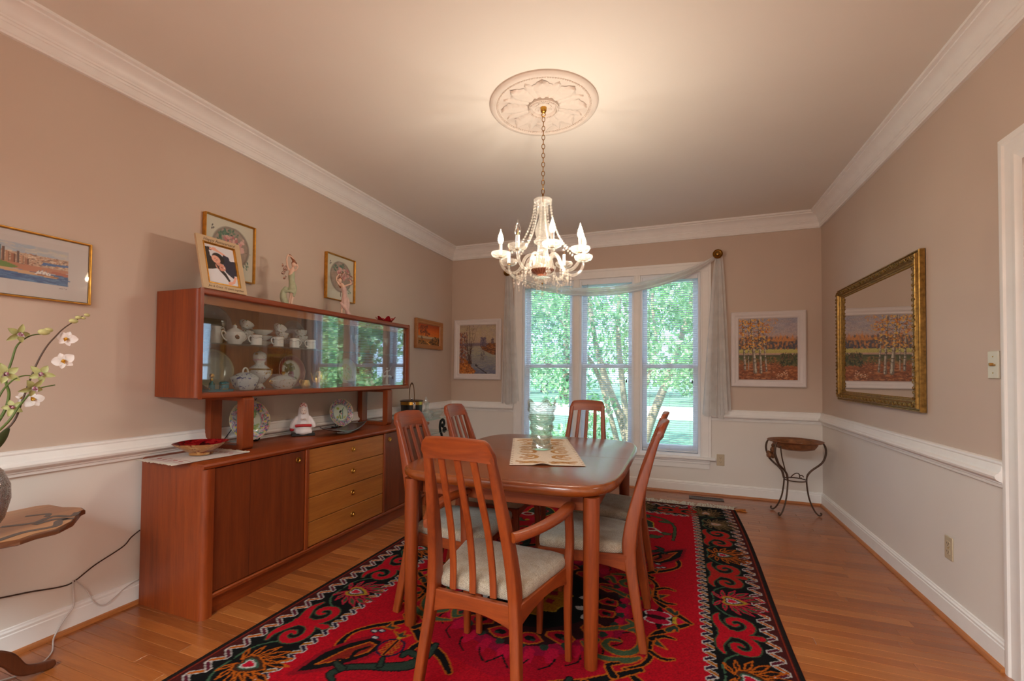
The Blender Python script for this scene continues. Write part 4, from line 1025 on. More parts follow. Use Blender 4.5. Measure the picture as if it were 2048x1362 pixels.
MB().lathe([(.068, zz(1.800)), (.060, zz(1.788)), (.03, zz(1.772))], 120, wob=flute(24, .03), cap=(False, False)).obj('bowl_lining', plain('copper_lining', rgb(176, 96, 56), .3, .8), chd, 60)
MB().lathe([(.004, zz(1.726)), (.014, zz(1.728)), (.044, zz(1.740)), (.050, zz(1.752)), (.046, zz(1.756)), (.010, zz(1.752))], 120, wob=flute(30, .03)).obj('lower_cup', CRY, chd, 60)
MB().ball((0, 0, zz(1.722)), .006, 8, 6).obj('finial', DBR, chd, 60)
TUBE = plain('candle_sleeve', rgb(240, 236, 232), .5, var=.01)
t = NT('clear_bulb'); CLB = glassy('clear_bulb_glass', (1, 1, 1), 1.45, 1.2)
t = NT('lit_bulb'); tp = t.n('ShaderNodeBsdfTransparent').outputs[0]; em = t.n('ShaderNodeEmission', {0: (1, .80, .52, 1), 1: 7.}).outputs[0]
LIT = t.done(t.n('ShaderNodeAddShader', {0: tp, 1: em}).outputs[0])
BULBP = [(.006, 0), (.0110, .004), (.0158, .018), (.0162, .029), (.0130, .045), (.0078, .060), (.0034, .072), (.0012, .083)]
RAD = .242; A0 = math.radians(-61.7)
litset = {0, 1, 2, 6}
for k in range(8):
    a = A0+k*PI/4; dx, dy = math.cos(a), math.sin(a)
    def pol(r, z): return (r*dx, r*dy, zz(z))
    arm_ = MB().tube(spline([pol(.030, 1.815), pol(.040, 1.862), pol(.070, 1.884), pol(.100, 1.866), pol(.118, 1.822), pol(.145, 1.785), pol(.185, 1.777), pol(.222, 1.800), pol(RAD-.002, 1.835), pol(RAD, 1.862)], 5), .0085, 10).obj('arm', CRY, chd, 60)
    M = Matrix.Translation((RAD*dx, RAD*dy, zz(1.868)))
    MB().lathe([(.008, -.010), (.026, -.008), (.044, .001), (.051, .014), (.0495, .024), (.046, .024), (.016, .004)], 120, M=M, wob=flute(30, .055)).obj('drip_pan', CRY, arm_, 60)
    MB().lathe([(.004, -.008), (.013, -.006), (.013, -.003)], 14, M=M).obj('pan_clip', DBR, arm_, 60)
    MB().lathe([(.010, .006), (.0095, .072), (.006, .072)], 14, M=M).obj('candle_sleeve', TUBE, arm_, 50)
    MB().lathe(BULBP, 14, M=M @ Matrix.Translation((0, 0, .072))).obj('bulb', LIT if k in litset else CLB, arm_, 70)
    if k in litset:
        lamp('POINT', 'bulb_light', (CX+RAD*dx, CY+RAD*dy, 1.868+.072+.028), (0, 0, 0), 6.2, (1, .89, .74), shadow_soft_size=.012)
    else: MB().tube([(0, 0, .074), (.002, 0, .09), (-.001, 0, .112)], .001, 5, M=M).obj('filament', BRC, arm_)
    # bead strands: crown to drip pan, festoon between arms, pendants under each pan
    b = MB()
    def strand(P, s=.0062, n=None, mb=b):
        P = spline(P, 12); L = sum((P[i+1]-P[i]).length for i in range(len(P)-1)); n = n or int(L/.0165); acc = 0; nxt = 0
        for i in range(len(P)-1):
            seg = (P[i+1]-P[i]).length
            while nxt <= acc+seg and seg > 0:
                q = P[i]+(P[i+1]-P[i])*((nxt-acc)/seg); mb.ball(q, s, 6, 4, sq=(1, 1, 1.25)); nxt += L/n
            acc += seg
    strand([pol(.048, 2.185), pol(.060, 2.10), pol(.095, 2.00), pol(.150, 1.915), pol(.206, 1.878)])
    strand([pol(.118, 1.822), pol(.118, 1.78), pol(.118, 1.75)], n=4)
    strand([pol(.165, 1.775), pol(.167, 1.74), pol(.165, 1.70)], n=4)
    a2 = a+PI/4
    p0, p1 = Vector(pol(.150, 1.772)), Vector((.150*math.cos(a2), .150*math.sin(a2), zz(1.772))); mid = (p0+p1)/2*1.06; mid.z -= .048
    strand([p0, (p0+mid)/2-Vector((0, 0, .014)), mid, (p1+mid)/2-Vector((0, 0, .014)), p1])
    q0 = Vector(pol(.046, 1.742)); m2 = (q0+p0)/2; m2.z -= .05
    if k % 2 == 0: strand([q0, m2, p0])
    tag(b.obj('bead_strand', CRYB, chd, 80), kind='stuff')
    MB().torus(pol(.140, 1.772), .011, .0016, 12, 5, 'y').obj('bead_ring', CRYB, chd, 60)
b = MB(); strand([(0, 0, zz(1.716)), (0, 0, zz(1.69)), (0, 0, zz(1.668))], n=3, mb=b); b.ball((0, 0, zz(1.660)), .0095, 8, 6); tag(b.obj('pendant_drop', CRYB, chd, 80), kind='stuff')

# ------------------------------------------------------------------ pictures
CANV = attr_mat('painted_canvas', .55, .15, 180)
PRINT = attr_mat('printed_sheet', .35, 0)
def frame_mb(w, h, prof):
    """mitred frame in local XZ, facing -Y; prof: (inset from outer edge, proud distance)"""
    R = []
    for i, p in prof: R.append([(-w/2+i, -p, -h/2+i), (w/2-i, -p, -h/2+i), (w/2-i, -p, h/2-i), (-w/2+i, -p, h/2-i)])
    return MB().rings(R, cap=(False, False))
def picture(name, label, loc, rz, w, h, prof, fmat, art, inset, depth, cat='picture', fname='frame', tilt=0, glass=False, sheet=PRINT):
    o = thing(name, label, cat, loc, rz); o.rotation_euler = (tilt, 0, rz)
    frame_mb(w, h, prof).obj(fname, fmat, o, bevel=.0015, seg=1)
    MB().box(-w/2+.004, w/2-.004, -.006, -.001, -h/2+.004, h/2-.004).obj('backing', plain('brown_card', rgb(120, 96, 72), .9), o)
    art.obj('artwork', sheet, lambda U, V: (U-art.w/2, -depth, V-art.h/2), o)
    if glass: MB().box(-w/2+inset, w/2-inset, -depth-.003, -depth-.0015, -h/2+inset, h/2-inset).obj('glazing', glassy('picture_glass', (1, 1, 1), 1.4), o)
    return o
rp = random.Random(11)
# --- birch grove (right of the window)
def birch():
    w, h = .502, .595; c = Canvas(w, h, .0042)
    c.vgrad([(0, (98, 52, 28)), (.10, (112, 62, 34)), (.17, (120, 74, 44)), (.20, (74, 76, 44)), (.235, (60, 62, 42)), (.245, (150, 118, 104)), (.255, (158, 126, 112)), (.26, (150, 140, 78)), (.295, (156, 148, 84)), (.30, (62, 60, 66)), (.35, (74, 72, 78)), (.38, (120, 84, 60)), (.405, (150, 122, 108)), (.45, (146, 132, 130)), (.53, (138, 130, 136)), (h, (126, 124, 134))])
    c.dabs(300, (0, w, .30, .41), (.008, .02), [(58, 58, 66), (80, 70, 70), (150, 96, 60), (168, 112, 66), (70, 66, 72)], (1.2, 1.9), .5, .7)
    for x, hh in ((.36, .455), (.40, .44), (.33, .43), (.46, .44), (.43, .42), (.30, .415), (.10, .42)): c.poly([(x-.02, .37), (x, hh), (x+.02, .37)], (170, 112, 66), .8)
    c.dabs(220, (0, w, .43, h), (.01, .03), [(140, 128, 132), (120, 116, 128), (150, 132, 128), (134, 122, 120)], (-.3, .3), .5, .35)
    c.dabs(420, (0, w, 0, .16), (.006, .02), [(120, 64, 34), (142, 84, 48), (86, 46, 28), (160, 104, 66), (104, 62, 40)], (-.3, .3), .35, .8)
    c.dabs(260, (.0, w, .155, .22), (.005, .014), [(62, 66, 40), (84, 84, 50), (110, 70, 40), (48, 50, 34), (130, 96, 56)], (0, PI), .5, .8)
    c.dabs(420, (.36, w, .14, .25), (.006, .016), [(46, 54, 34), (60, 66, 40), (36, 42, 30), (96, 84, 50)], (.6, 2.4), .35, .9)
    for k in range(16): x = rp.uniform(.36, w); c.stroke([(x, .19), (x+rp.uniform(-.04, .04), rp.uniform(.22, .27))], .003, (84, 62, 44))
    for x0, x1, yb, ww in ((.055, .035, .10, .018), (.145, .105, .075, .028), (.195, .17, .07, .019), (.24, .205, .085, .014), (.085, .09, .10, .008)):
        P = [(x0, yb), (x0-(x0-x1)*.25, .22), (x0-(x0-x1)*.6, .38), (x1, h)]
        c.stroke(P, [ww*1.25, ww, ww*.85, ww*.6], (96, 82, 70)); c.stroke([(x+ww*.18, y) for x, y in P], [ww*.5, ww*.5, ww*.4, ww*.25], (156, 146, 130))
        for k in range(14): y = rp.uniform(yb, h); x = float(np.interp(y, [p[1] for p in P], [p[0] for p in P])); c.ell(x, y, ww*.5, .004, (58, 48, 42), 0, .8)
        for k in range(12):
            y = rp.uniform(.25, h-.02); x = float(np.interp(y, [p[1] for p in P], [p[0] for p in P])); s = rp.choice((-1, 1)); c.stroke([(x, y), (x+s*.03, y+.012), (x+s*rp.uniform(.05, .09), y-.005)], .0028, (78, 58, 44))
    c.dabs(300, (0, .27, .30, h), (.005, .013), [(186, 128, 40), (204, 150, 58), (164, 96, 34), (150, 84, 36), (196, 142, 70)], (0, PI), .5, .85, keep=lambda x, y: rp.random() < (.85 if y > .42 else .4))
    c.dabs(60, (.2, .34, .45, h), (.004, .009), [(176, 124, 66), (150, 110, 80)], (0, PI), .5, .7)
    c.dabs(40, (.30, .42, .02, .09), (.003, .007), [(206, 180, 150), (190, 140, 110)], (0, PI), .5, .8)
    c.noise(.05); return c
WPROF = [(0, .004), (0, .026), (.010, .034), (.018, .030), (.026, .031), (.034, .026), (.052, .022), (.060, .024), (.066, .018), (.070, .012)]
FW_ = plain('white_frame_paint', rgb(224, 214, 212), .45, var=.02)
picture('framed_painting', 'white framed oil painting of birch trees and autumn leaves', (.824, YB-.001, 1.461), 0, .638, .735, WPROF, FW_, birch().lift(1.7), .068, .012, 'painting', sheet=CANV)
# --- river bank (left of the window)
def river():
    w, h = .492, .592; c = Canvas(w, h, .0042)
    c.vgrad([(0, (84, 84, 104)), (.10, (104, 104, 112)), (.25, (132, 128, 112)), (.33, (138, 128, 112)), (.345, (96, 84, 92)), (.37, (104, 92, 100)), (.38, (150, 128, 108)), (.46, (156, 138, 114)), (.54, (146, 132, 108)), (h, (132, 116, 104))])
    c.dabs(260, (0, w, .38, h), (.012, .035), [(150, 132, 104), (158, 140, 116), (140, 122, 104), (146, 128, 120)], (-.3, .3), .6, .35)
    c.dabs(260, (.1, w, 0, .33), (.008, .03), [(128, 124, 112), (96, 98, 114), (112, 110, 108), (140, 134, 118)], (-.2, .2), .25, .45)
    c.poly([(.29, .33), (.33, .345), (.40, .36), (w, .375), (w, .225), (.44, .235), (.38, .26), (.31, .295)], (96, 58, 34)); c.dabs(160, (.30, w, .24, .37), (.008, .02), [(120, 74, 42), (146, 92, 54), (70, 44, 34), (86, 54, 44)], (-.4, .3), .35, .85, keep=lambda x, y: y > .40-x*.35)
    c.dabs(70, (.29, .36, .33, .44), (.008, .018), [(84, 76, 92), (104, 90, 98), (70, 62, 78)], (1, 2.2), .5, .85); c.dabs(50, (.29, .34, .17, .29), (.004, .012), [(70, 62, 72), (86, 78, 84)], (1.3, 1.8), .4, .7)
    c.stroke([(.445, .37), (.445, .44)], .006, (90, 70, 72)); c.dabs(30, (.43, .465, .37, .42), (.006, .012), [(96, 76, 78), (80, 62, 64)], (1, 2), .5, .9)
    c.poly([(0, 0), (.20, 0), (.23, .03), (.16, .09), (.15, .14), (.06, .19), (0, .22)], (134, 76, 30)); c.dabs(420, (0, .20, 0, .20), (.005, .015), [(160, 92, 34), (128, 64, 26), (184, 116, 50), (98, 54, 28), (150, 100, 60)], (0, PI), .5, .85, keep=lambda x, y: y < .22-x*.9)
    c.dabs(420, (0, .11, .14, .50), (.005, .017), [(104, 62, 56), (120, 66, 44), (84, 64, 74), (140, 80, 50), (72, 52, 50), (150, 130, 130)], (.8, 2.3), .4, .8, keep=lambda x, y: rp.random() < (1-x*6.0 if y > .33 else 1.1-x*5))
    for x0, x1, y1 in ((.115, .105, h), (.135, .135, h), (.15, .145, h), (.125, .06, .5), (.14, .235, .55), (.15, .19, h), (.13, .09, .42), (.16, .17, .40), (.145, .175, .30)):
        c.stroke([(x0+.01, .12), (x0, .22), ((x0+x1)/2, .36), (x1, y1)], [.008, .006, .0045, .002], (66, 46, 42))
        for k in range(7): y = rp.uniform(.25, y1); x = float(np.interp(y, [.12, .22, .36, y1], [x0+.01, x0, (x0+x1)/2, x1])); c.stroke([(x, y), (x+rp.choice((-1, 1))*rp.uniform(.01, .03), y+rp.uniform(.01, .03))], .0022, (84, 62, 58))
    c.stroke([(.22, .10), (.26, .075), (.37, .008)], [.006, .008, .014], (44, 38, 44)); c.ell(.235, .105, .02, .008, (48, 40, 44), -.3); c.stroke([(.165, .05), (.165, .14)], .006, (60, 46, 44))
    c.noise(.05); return c
picture('framed_painting', 'white framed oil painting of a misty river with bare trees', (-2.268, YB-.001, 1.491), 0, .622, .732, WPROF, FW_, river().lift(1.6), .064, .012, 'painting', sheet=CANV)
# --- small amber landscape on the left wall
def amber():
    w, h = .47, .236; c = Canvas(w, h, .0042)
    c.vgrad([(0, (92, 58, 22)), (.05, (150, 90, 34)), (.07, (120, 78, 40)), (.075, (150, 130, 104)), (.095, (148, 124, 92)), (.10, (176, 92, 22)), (.16, (170, 76, 14)), (h, (128, 48, 12))])
    for a in ((.09, .14), (.12, .18), (.07, .19), (.17, .15), (.20, .12), (.16, .195)): c.dabs(24, (a[0]-.045, a[0]+.05, a[1]-.018, a[1]+.018), (.006, .016), [(104, 44, 14), (84, 36, 14), (126, 58, 18)], (-.4, .4), .5, .8)
    for P in ([(.07, .035), (.075, .10), (.055, .15), (.065, .20)], [(.10, .035), (.105, .10), (.12, .14), (.19, .145)], [(.09, .04), (.085, .09)]): c.stroke(P, .006, (56, 30, 14))
    c.dabs(120, (.22, w, .01, .10), (.008, .022), [(60, 38, 18), (84, 56, 24), (124, 78, 30), (48, 30, 16)], (-.6, .6), .5, .85, keep=lambda x, y: y < (x-.16)*.5); c.dabs(80, (0, w, 0, .045), (.006, .018), [(70, 46, 20), (130, 84, 34), (180, 120, 50), (56, 36, 18)], (-.5, .3), .4, .8)
    c.stroke([(.20, .03), (.27, .005)], .012, (196, 130, 60)); c.noise(.05); return c
picture('framed_landscape', 'small amber landscape in a wide blond wood frame by the corner', (XL+.001, 4.412, 1.631), PI/2, .572, .322, [(0, .002), (0, .034), (.004, .038), (.018, .036), (.022, .030), (.038, .028), (.046, .020), (.051, .008)], wood('blond_frame', rgb(150, 92, 48), rgb(176, 114, 64), rgb(190, 130, 78), 'x', .4), amber().lift(1.7), .048, .012, 'painting', sheet=CANV)
# --- harbour watercolour, wide mat, thin gilt frame
def harbour():
    w, h = .44, .27; c = Canvas(w, h, .0028, (186, 178, 174))
    x0, x1, y0, y1 = .075, .365, .062, .222
    c.rect(x0, x1, y0, y1, (170, 168, 170)); c.dabs(160, (x0, x1, .175, y1), (.008, .03), [(180, 176, 172), (146, 160, 176), (190, 180, 160), (160, 162, 166)], (-.2, .2), .3, .6, keep=lambda x, y: x0+.02 < x < x1-.02 and y < y1-.008)
    c.rect(x0, x1, .128, .182, (176, 146, 122)); c.dabs(520, (x0+.004, x1-.004, .125, .182), (.0022, .006), [(150, 104, 80), (196, 168, 140), (206, 184, 158), (170, 120, 90), (120, 92, 80)], (-.2, .2), .5, .9)
    c.rect(x0, x1, y0, .108, (58, 88, 130)); c.dabs(260, (x0+.01, x1-.01, y0+.004, .106), (.006, .022), [(70, 104, 146), (44, 70, 112), (96, 128, 164), (54, 84, 128)], (-.15, .05), .2, .7)
    c.poly([(x0, .118), (.24, .108), (.30, .112), (x1, .122), (x1, .132), (.20, .135), (x0, .15)], (170, 112, 84)); c.poly([(.27, .142), (x1, .150), (x1, .158), (.28, .156)], (64, 94, 142)); c.poly([(.30, .112), (x1, .105), (x1, .120), (.31, .122)], (160, 86, 62))
    c.poly([(x0, .112), (.18, .112), (.20, .120), (.16, .134), (x0, .142)], (96, 122, 56)); c.poly([(x0, .104), (.22, .094), (.325, .092), (.335, .098), (.30, .104), (x0, .114)], (190, 150, 112))
    for bx, bw, bh, col in ((.085, .012, .05, (120, 84, 66)), (.10, .014, .062, (84, 124, 148)), (.118, .010, .048, (150, 108, 84)), (.131, .014, .066, (96, 140, 160)), (.148, .008, .06, (112, 76, 64)), (.158, .011, .044, (166, 118, 90)), (.176, .012, .036, (148, 92, 66)), (.191, .009, .05, (110, 84, 76)), (.205, .010, .034, (176, 130, 100)), (.218, .012, .026, (150, 100, 78))): c.rect(bx, bx+bw, .136, .136+bh, col); c.rect(bx+bw*.7, bx+bw, .136, .136+bh, tuple(q*.7 for q in col))
    for k, (sx, sz) in enumerate(((.262, .018), (.272, .022), (.284, .020), (.295, .015))): c.poly([(sx-.010, .101), (sx-.004, .101+sz*.6), (sx+.006, .101+sz), (sx+.010, .101)], (206, 200, 196)); c.stroke([(sx+.005, .101+sz), (sx+.002, .103)], .0018, (120, 112, 116))
    c.stroke([(.26, .1), (.33, .097)], .005, (150, 96, 60)); c.stroke([(.33, .052), (.345, .05), (.352, .053), (.362, .05)], .0015, (120, 110, 108)); return c
GPROF = [(0, .002), (0, .020), (.003, .023), (.006, .021), (.008, .012)]
picture('framed_print', 'gold framed harbour city watercolour with wide white mat', (XL+.001, 1.053, 1.659), PI/2, .460, .290, GPROF, GOLD, harbour().lift(1.15), .007, .010, glass=True)
# --- pair of fan prints
def fan(seed):
    w, h = .318, .352; c = Canvas(w, h, .0030, (190, 186, 170)); r = random.Random(seed)
    cx, cy = w*.52, h*.54; c.ell(cx, cy, .122, .125, (60, 52, 48)); c.ell(cx, cy, .119, .122, (150, 132, 118))
    c.dabs(200, (cx-.11, cx+.11, cy-.11, cy+.11), (.008, .02), [(160, 140, 124), (146, 130, 120), (138, 128, 122), (164, 146, 136)], (0, PI), .5, .5, keep=lambda x, y: (x-cx)**2+(y-cy)**2 < .0125)
    c.dabs(46, (cx-.09, cx+.05, cy+.03, cy+.11), (.007, .016), [(58, 100, 84), (44, 84, 70), (86, 120, 96)], (0, PI), .5, .9, keep=lambda x, y: (x-cx)**2+(y-cy)**2 < .0125)
    c.dabs(40, (cx-.04, cx+.09, cy-.02, cy+.07), (.008, .017), [(196, 140, 136), (206, 168, 160), (180, 110, 112)], (0, PI), .7, .9, keep=lambda x, y: (x-cx)**2+(y-cy)**2 < .0125)
    c.stroke([(cx, cy-.12), (cx, cy-.16)], .008, (90, 60, 40)); c.stroke([(cx+.10, cy-.01), (cx+.135, cy-.012)], .002, (80, 60, 56))
    for dx, dy in ((.038, .29), (.045, .275), (.035, .27)): c.stroke([(dx, dy), (dx+.006, dy+.012)], .0035, (60, 54, 52)); c.ell(dx+.004, dy+.01, .006, .004, (74, 66, 64), .4)
    c.dabs(8, (.24, .29, .07, .12), (.005, .010), [(104, 130, 112), (80, 108, 92)], (0, PI), .5, .9); return c
picture('framed_print', 'gold framed round fan print behind the anniversary photo frame', (XL+.001, 1.990, 1.965), PI/2, .340, .372, [(0, .002), (0, .030), (.003, .033), (.006, .031), (.009, .016)], GOLD, fan(1).lift(1.25), .008, .014, glass=True)
picture('framed_print', 'gold framed round fan print behind the pink dressed figurine', (XL+.001, 2.975, 1.980), PI/2, .340, .372, [(0, .002), (0, .030), (.003, .033), (.006, .031), (.009, .016)], GOLD, fan(2).lift(1.25), .008, .014, glass=True)

# ------------------------------------------------------------------ gilt mirror on the right wall
mir = thing('wall_mirror', 'rectangular mirror in an ornate carved gilt frame', 'mirror', (XR, 3.772, 1.462), -PI/2)
MW, MH = 1.350, .900
GILT = plain('antique_gilt', rgb(150, 116, 60), .40, .8, .4, 50)
frame_mb(MW, MH, [(0, .004), (0, .028), (.004, .032), (.009, .032), (.012, .026), (.017, .026), (.020, .040), (.024, .044), (.046, .042), (.050, .034), (.054, .029), (.061, .028), (.064, .022), (.071, .021), (.074, .016)]).obj('frame', GILT, mir, smooth=30)
t = NT('silvered_glass'); MIRR = t.done(t.bsdf(color=(.86, .87, .86, 1), rough=.0, metal=1).outputs[0])
MB().box(-MW/2+.071, MW/2-.071, -.0165, -.011, -MH/2+.071, MH/2-.071).obj('mirror_glass', MIRR, mir)
orn = MB(); ro_ = random.Random(9)
def curl(u, v, s, fl):
    pts = [(u+s*(.9*math.cos(q)*(1-q/8)), -.044-.004*math.sin(q*.5), v+fl*s*(.9*math.sin(q)*(1-q/8))) for q in [k*.62 for k in range(9)]]
    orn.tube(pts, [s*.30*(1-.06*k) for k in range(9)], 5)
nl, nh = 44, 29
for i in range(nl):
    u = -MW/2+.035+(MW-.070)*(i+.5)/nl
    for v in (-MH/2+.035, MH/2-.035): curl(u, v, .0125*ro_.uniform(.85, 1.2), (-1)**i)
for i in range(nh):
    v = -MH/2+.035+(MH-.070)*(i+.5)/nh
    for u in (-MW/2+.035, MW/2-.035): curl(u, v, .0125*ro_.uniform(.85, 1.2), (-1)**i)
tag(orn.obj('carved_scrollwork', GILT, mir, 60), kind='stuff')
bd = MB()
for i in range(150):
    for v in (-MH/2+.073, MH/2-.073): bd.ball((-MW/2+.073+(MW-.146)*i/149, -.019, v), .0030, 5, 3)
for i in range(95):
    for u in (-MW/2+.073, MW/2-.073): bd.ball((u, -.019, -MH/2+.073+(MH-.146)*i/94), .0030, 5, 3)
tag(bd.obj('inner_beading', GILT, mir, 60), kind='stuff')

# ------------------------------------------------------------------ outlets, switch, floor register
def outlet(label, loc, rz):
    o = thing('wall_outlet', label, 'outlet', loc, rz)
    MB().box(-.035, .035, -.006, 0, -.057, .057).obj('cover_plate', IVORY, o, bevel=.003)
    for s in (-1, 1):
        r = MB().prism(rrect(-.017, .017, s*.020-.014, s*.020+.014, .009, 4), -.008, -.004, axis='y').obj('receptacle', IVORY, o)
        MB().box(-.008, -.006, -.0086, -.0075, s*.020-.001, s*.020+.008).box(.006, .008, -.0086, -.0075, s*.020-.001, s*.020+.006).box(-.002, .002, -.0086, -.0075, s*.020-.009, s*.020-.005).obj('slot', BLACK, r)
    MB().lathe([(.003, 0), (.003, .0075)], 8, M=Matrix.Rotation(PI/2, 4, 'X')).obj('screw', BRASS, o)
outlet('ivory duplex outlet beside the window sill', (.410, YB, .355), 0)
outlet('ivory duplex outlet low on the wall under the mirror', (XR, 2.900, .355), -PI/2)
sw = thing('light_switch', 'pale wall switch plate beside the door casing', 'switch', (XR, 2.541, 1.262), -PI/2)
MB().box(-.036, .036, -.007, 0, -.059, .059).obj('cover_plate', plain('pale_plate', rgb(214, 210, 192), .35), sw, bevel=.003)
MB().box(-.005, .005, -.020, -.006, -.004, .008).box(-.018, .018, -.012, -.007, -.005, .002).obj('toggle', plain('brass_toggle', rgb(170, 130, 70), .35, .7), sw, bevel=.002)
for z in (-.035, .035): MB().lathe([(.003, 0), (.003, .0082)], 8, (0, 0, 0), M=Matrix.Translation((0, 0, z)) @ Matrix.Rotation(PI/2, 4, 'X')).obj('screw', BRASS, sw)
vt = thing('floor_register', 'dark metal floor vent between the rug fringe and the window wall', 'vent', (.268, 4.800, 0), math.radians(0))
VM = plain('bronze_vent', rgb(70, 56, 52), .4, .6)
box = MB().box(-.155, .155, -.057, -.042, 0, .005).box(-.155, .155, .042, .057, 0, .005).box(-.155, -.135, -.042, .042, 0, .005).box(.135, .155, -.042, .042, 0, .005).obj('rim', VM, vt, bevel=.002)
MB().box(-.135, .135, -.042, .042, 0, .0012).obj('duct', BLACK, vt)
lm = MB().box(-.004, .004, -.042, .042, .001, .0045).mesh('louvre', VM)
for i in range(15): o = bpy.data.objects.new('louvre', lm); link(o, vt); o.location = (-.126+.018*i, 0, 0)

# ------------------------------------------------------------------ helpers for ornaments
def plate_obj(name, R, art, parent, mat=None, rise=.018, nr=22, na=84):
    """round plate in local XZ facing -Y, painted with a square canvas of side 2R"""
    V = []; C = []; F = []
    prof = lambda f: -rise*max(0, (f-.55)/.45)**1.3-.004
    for i in range(nr+1):
        f = i/nr
        for j in range(na):
            a = 2*PI*j/na; x, z = R*f*math.cos(a), R*f*math.sin(a); V.append((x, prof(f), z))
            u = min(art.nx-1, max(0, int(round((x+R)/(2*R)*(art.nx-1))))); v = min(art.ny-1, max(0, int(round((z+R)/(2*R)*(art.ny-1)))))
            C.append(art.a[v, u])
    n = nr*na
    for j in range(na): V.append((R*.98*math.cos(2*PI*j/na), prof(1)+.006, R*.98*math.sin(2*PI*j/na))); C.append(art.a[0, 0]*0+.8)
    for j in range(na): V.append((R*.5*math.cos(2*PI*j/na), .004, R*.5*math.sin(2*PI*j/na))); C.append(art.a[0, 0]*0+.8)
    for i in range(nr+2):
        for j in range(na): k = (j+1) % na; F.append((i*na+j, i*na+k, (i+1)*na+k, (i+1)*na+j))
    F.append(tuple((nr+2)*na+j for j in range(na)))
    me = bpy.data.meshes.new(name); me.from_pydata(V, [], F); me.update()
    A = me.color_attributes.new('Col', 'FLOAT_COLOR', 'POINT'); c = np.clip(np.array(C), 0, 1); lin = np.where(c <= .04045, c/12.92, ((c+.055)/1.055)**2.4)
    A.data.foreach_set('color', np.concatenate([lin, np.ones((len(lin), 1))], 1).astype(np.float32).ravel()); me.shade_smooth()
    me.materials.append(mat or attr_mat('glazed_painting', .15, 0, coat=.4)); return link(bpy.data.objects.new(name, me), parent)
def remeshed(mb, name, mat, parent, vox=.0035, sm=3):
    o = mb.obj(name, mat, parent, 179)
    r = o.modifiers.new('remesh', 'REMESH'); r.mode = 'VOXEL'; r.voxel_size = vox; r.use_smooth_shade = True
    if sm: s = o.modifiers.new('smooth', 'SMOOTH'); s.iterations = sm; s.factor = .5
    return o
def put(px, X, z, py=740): p = atX(px, py, X); return Vector((X, p.y, z))
def speckled(name, base, cols, scale=60, thr=.56, rough=.15, metal=0):
    """porcelain or lacquer with a scattered painted motif"""
    if name in MATS: return MATS[name]
    t = NT(name); v = t.coord(); c = base
    for k, cc in enumerate(cols):
        nz = t.noise(t.coord(loc=(k*3.7, k*1.3, k*5.1)), scale*(1+.3*k), 2, .5, .6)
        f = t.ramp(nz, [(thr, (0, 0, 0)), (thr+.035, (1, 1, 1))]); c = t.mix(f, c, cc)
    MATS[name] = t.done(t.bsdf(color=c, rough=rough, coat=.4, metal=metal).outputs[0]); return MATS[name]
BLUEW = speckled('blue_white_porcelain', rgb(214, 218, 226), [rgb(44, 62, 140), rgb(70, 90, 160)], 42, .61)
FLORW = speckled('floral_porcelain', rgb(222, 220, 222), [rgb(150, 60, 84), rgb(90, 120, 80), rgb(190, 150, 90)], 46, .65)
FLOR2 = speckled('rose_porcelain', rgb(226, 226, 230), [rgb(160, 60, 110), rgb(70, 80, 130), rgb(180, 140, 60)], 42, .65)
TEAL = speckled('teal_lacquer', rgb(36, 128, 148), [rgb(190, 140, 60), rgb(24, 90, 110)], 70, .60, .2)
GOLDP = plain('polished_gold', rgb(236, 186, 100), .22, .75, .1, 30)
PEWT = plain('white_gilt', rgb(226, 226, 224), .2, .0, .03, coat=.5)
ZS, ZF = 1.3605, HZ0+.0345
def lathe_thing(name, label, cat, loc, prof, mat, n=28, group=None, part='body', wob=None, rz=0):
    o = thing(name, label, cat, loc, rz, group); b = MB().lathe(prof, n, wob=wob).obj(part, mat, o, 40); return o, b
def handle(par, pts, r, mat, nm='handle'): return MB().tube(spline(pts, 6), r, 8).obj(nm, mat, par, 60)
# --- glass shelf: sugar bowl, jug, mugs, stacked cups
o, b = lathe_thing('sugar_bowl', 'white porcelain covered sugar bowl with two handles on the glass shelf', 'sugar bowl', put(468, -2.420, ZS), [(.030, 0), (.034, .004), (.044, .022), (.056, .040), (.060, .054), (.052, .066), (.050, .070)], PORC, wob=lambda r, z, a, i: (r*(1+.03*math.cos(8*a)), z))
MB().lathe([(.051, .069), (.052, .073), (.034, .088), (.014, .098), (.010, .104), (.013, .110), (.006, .116)], 28).obj('lid', PORC, o, 40)
MB().ball((0, 0, .119), .006, 8, 6).obj('finial', GOLDP, o, 60)
for s in (-1, 1): handle(o, [(0, s*.050, .022), (0, s*.068, .034), (0, s*.082, .056), (0, s*.078, .074), (0, s*.064, .072), (0, s*.055, .060)], .0042, PORC)
MB().ball((.0495, -.02, .044), .016, 10, 8, sq=(.45, 1, .85)).obj('medallion', speckled('brown_vignette', rgb(120, 70, 44), [rgb(170, 90, 70), rgb(70, 60, 40)], 90, .5), o, 60)
o, b = lathe_thing('milk_jug', 'tall white porcelain jug at the glazed end of the shelf', 'jug', put(431, -2.488, ZS), [(.026, 0), (.030, .006), (.034, .03), (.028, .07), (.022, .09), (.026, .105), (.022, .104)], PORC, wob=lambda r, z, a, i: (r*(1+.03*math.cos(8*a)+(.25*max(0, math.cos(a+PI/2))**6 if z > .098 else 0)), z))
handle(o, [(0, .024, .092), (0, .045, .098), (0, .052, .07), (0, .040, .04), (0, .033, .03)], .004, PORC)
MUG = [(.024, 0), (.0305, .001), (.031, .062), (.029, .062), (.027, .006)]
mg = thing('coffee_mug', 'straight white mug with gold rim nearest the sugar bowl', 'mug', put(512, -2.380, ZS+.004), 0, 'gold rimmed white mugs on the shelf')
MB().lathe(MUG, 28).obj('body', PORC, mg, 40)
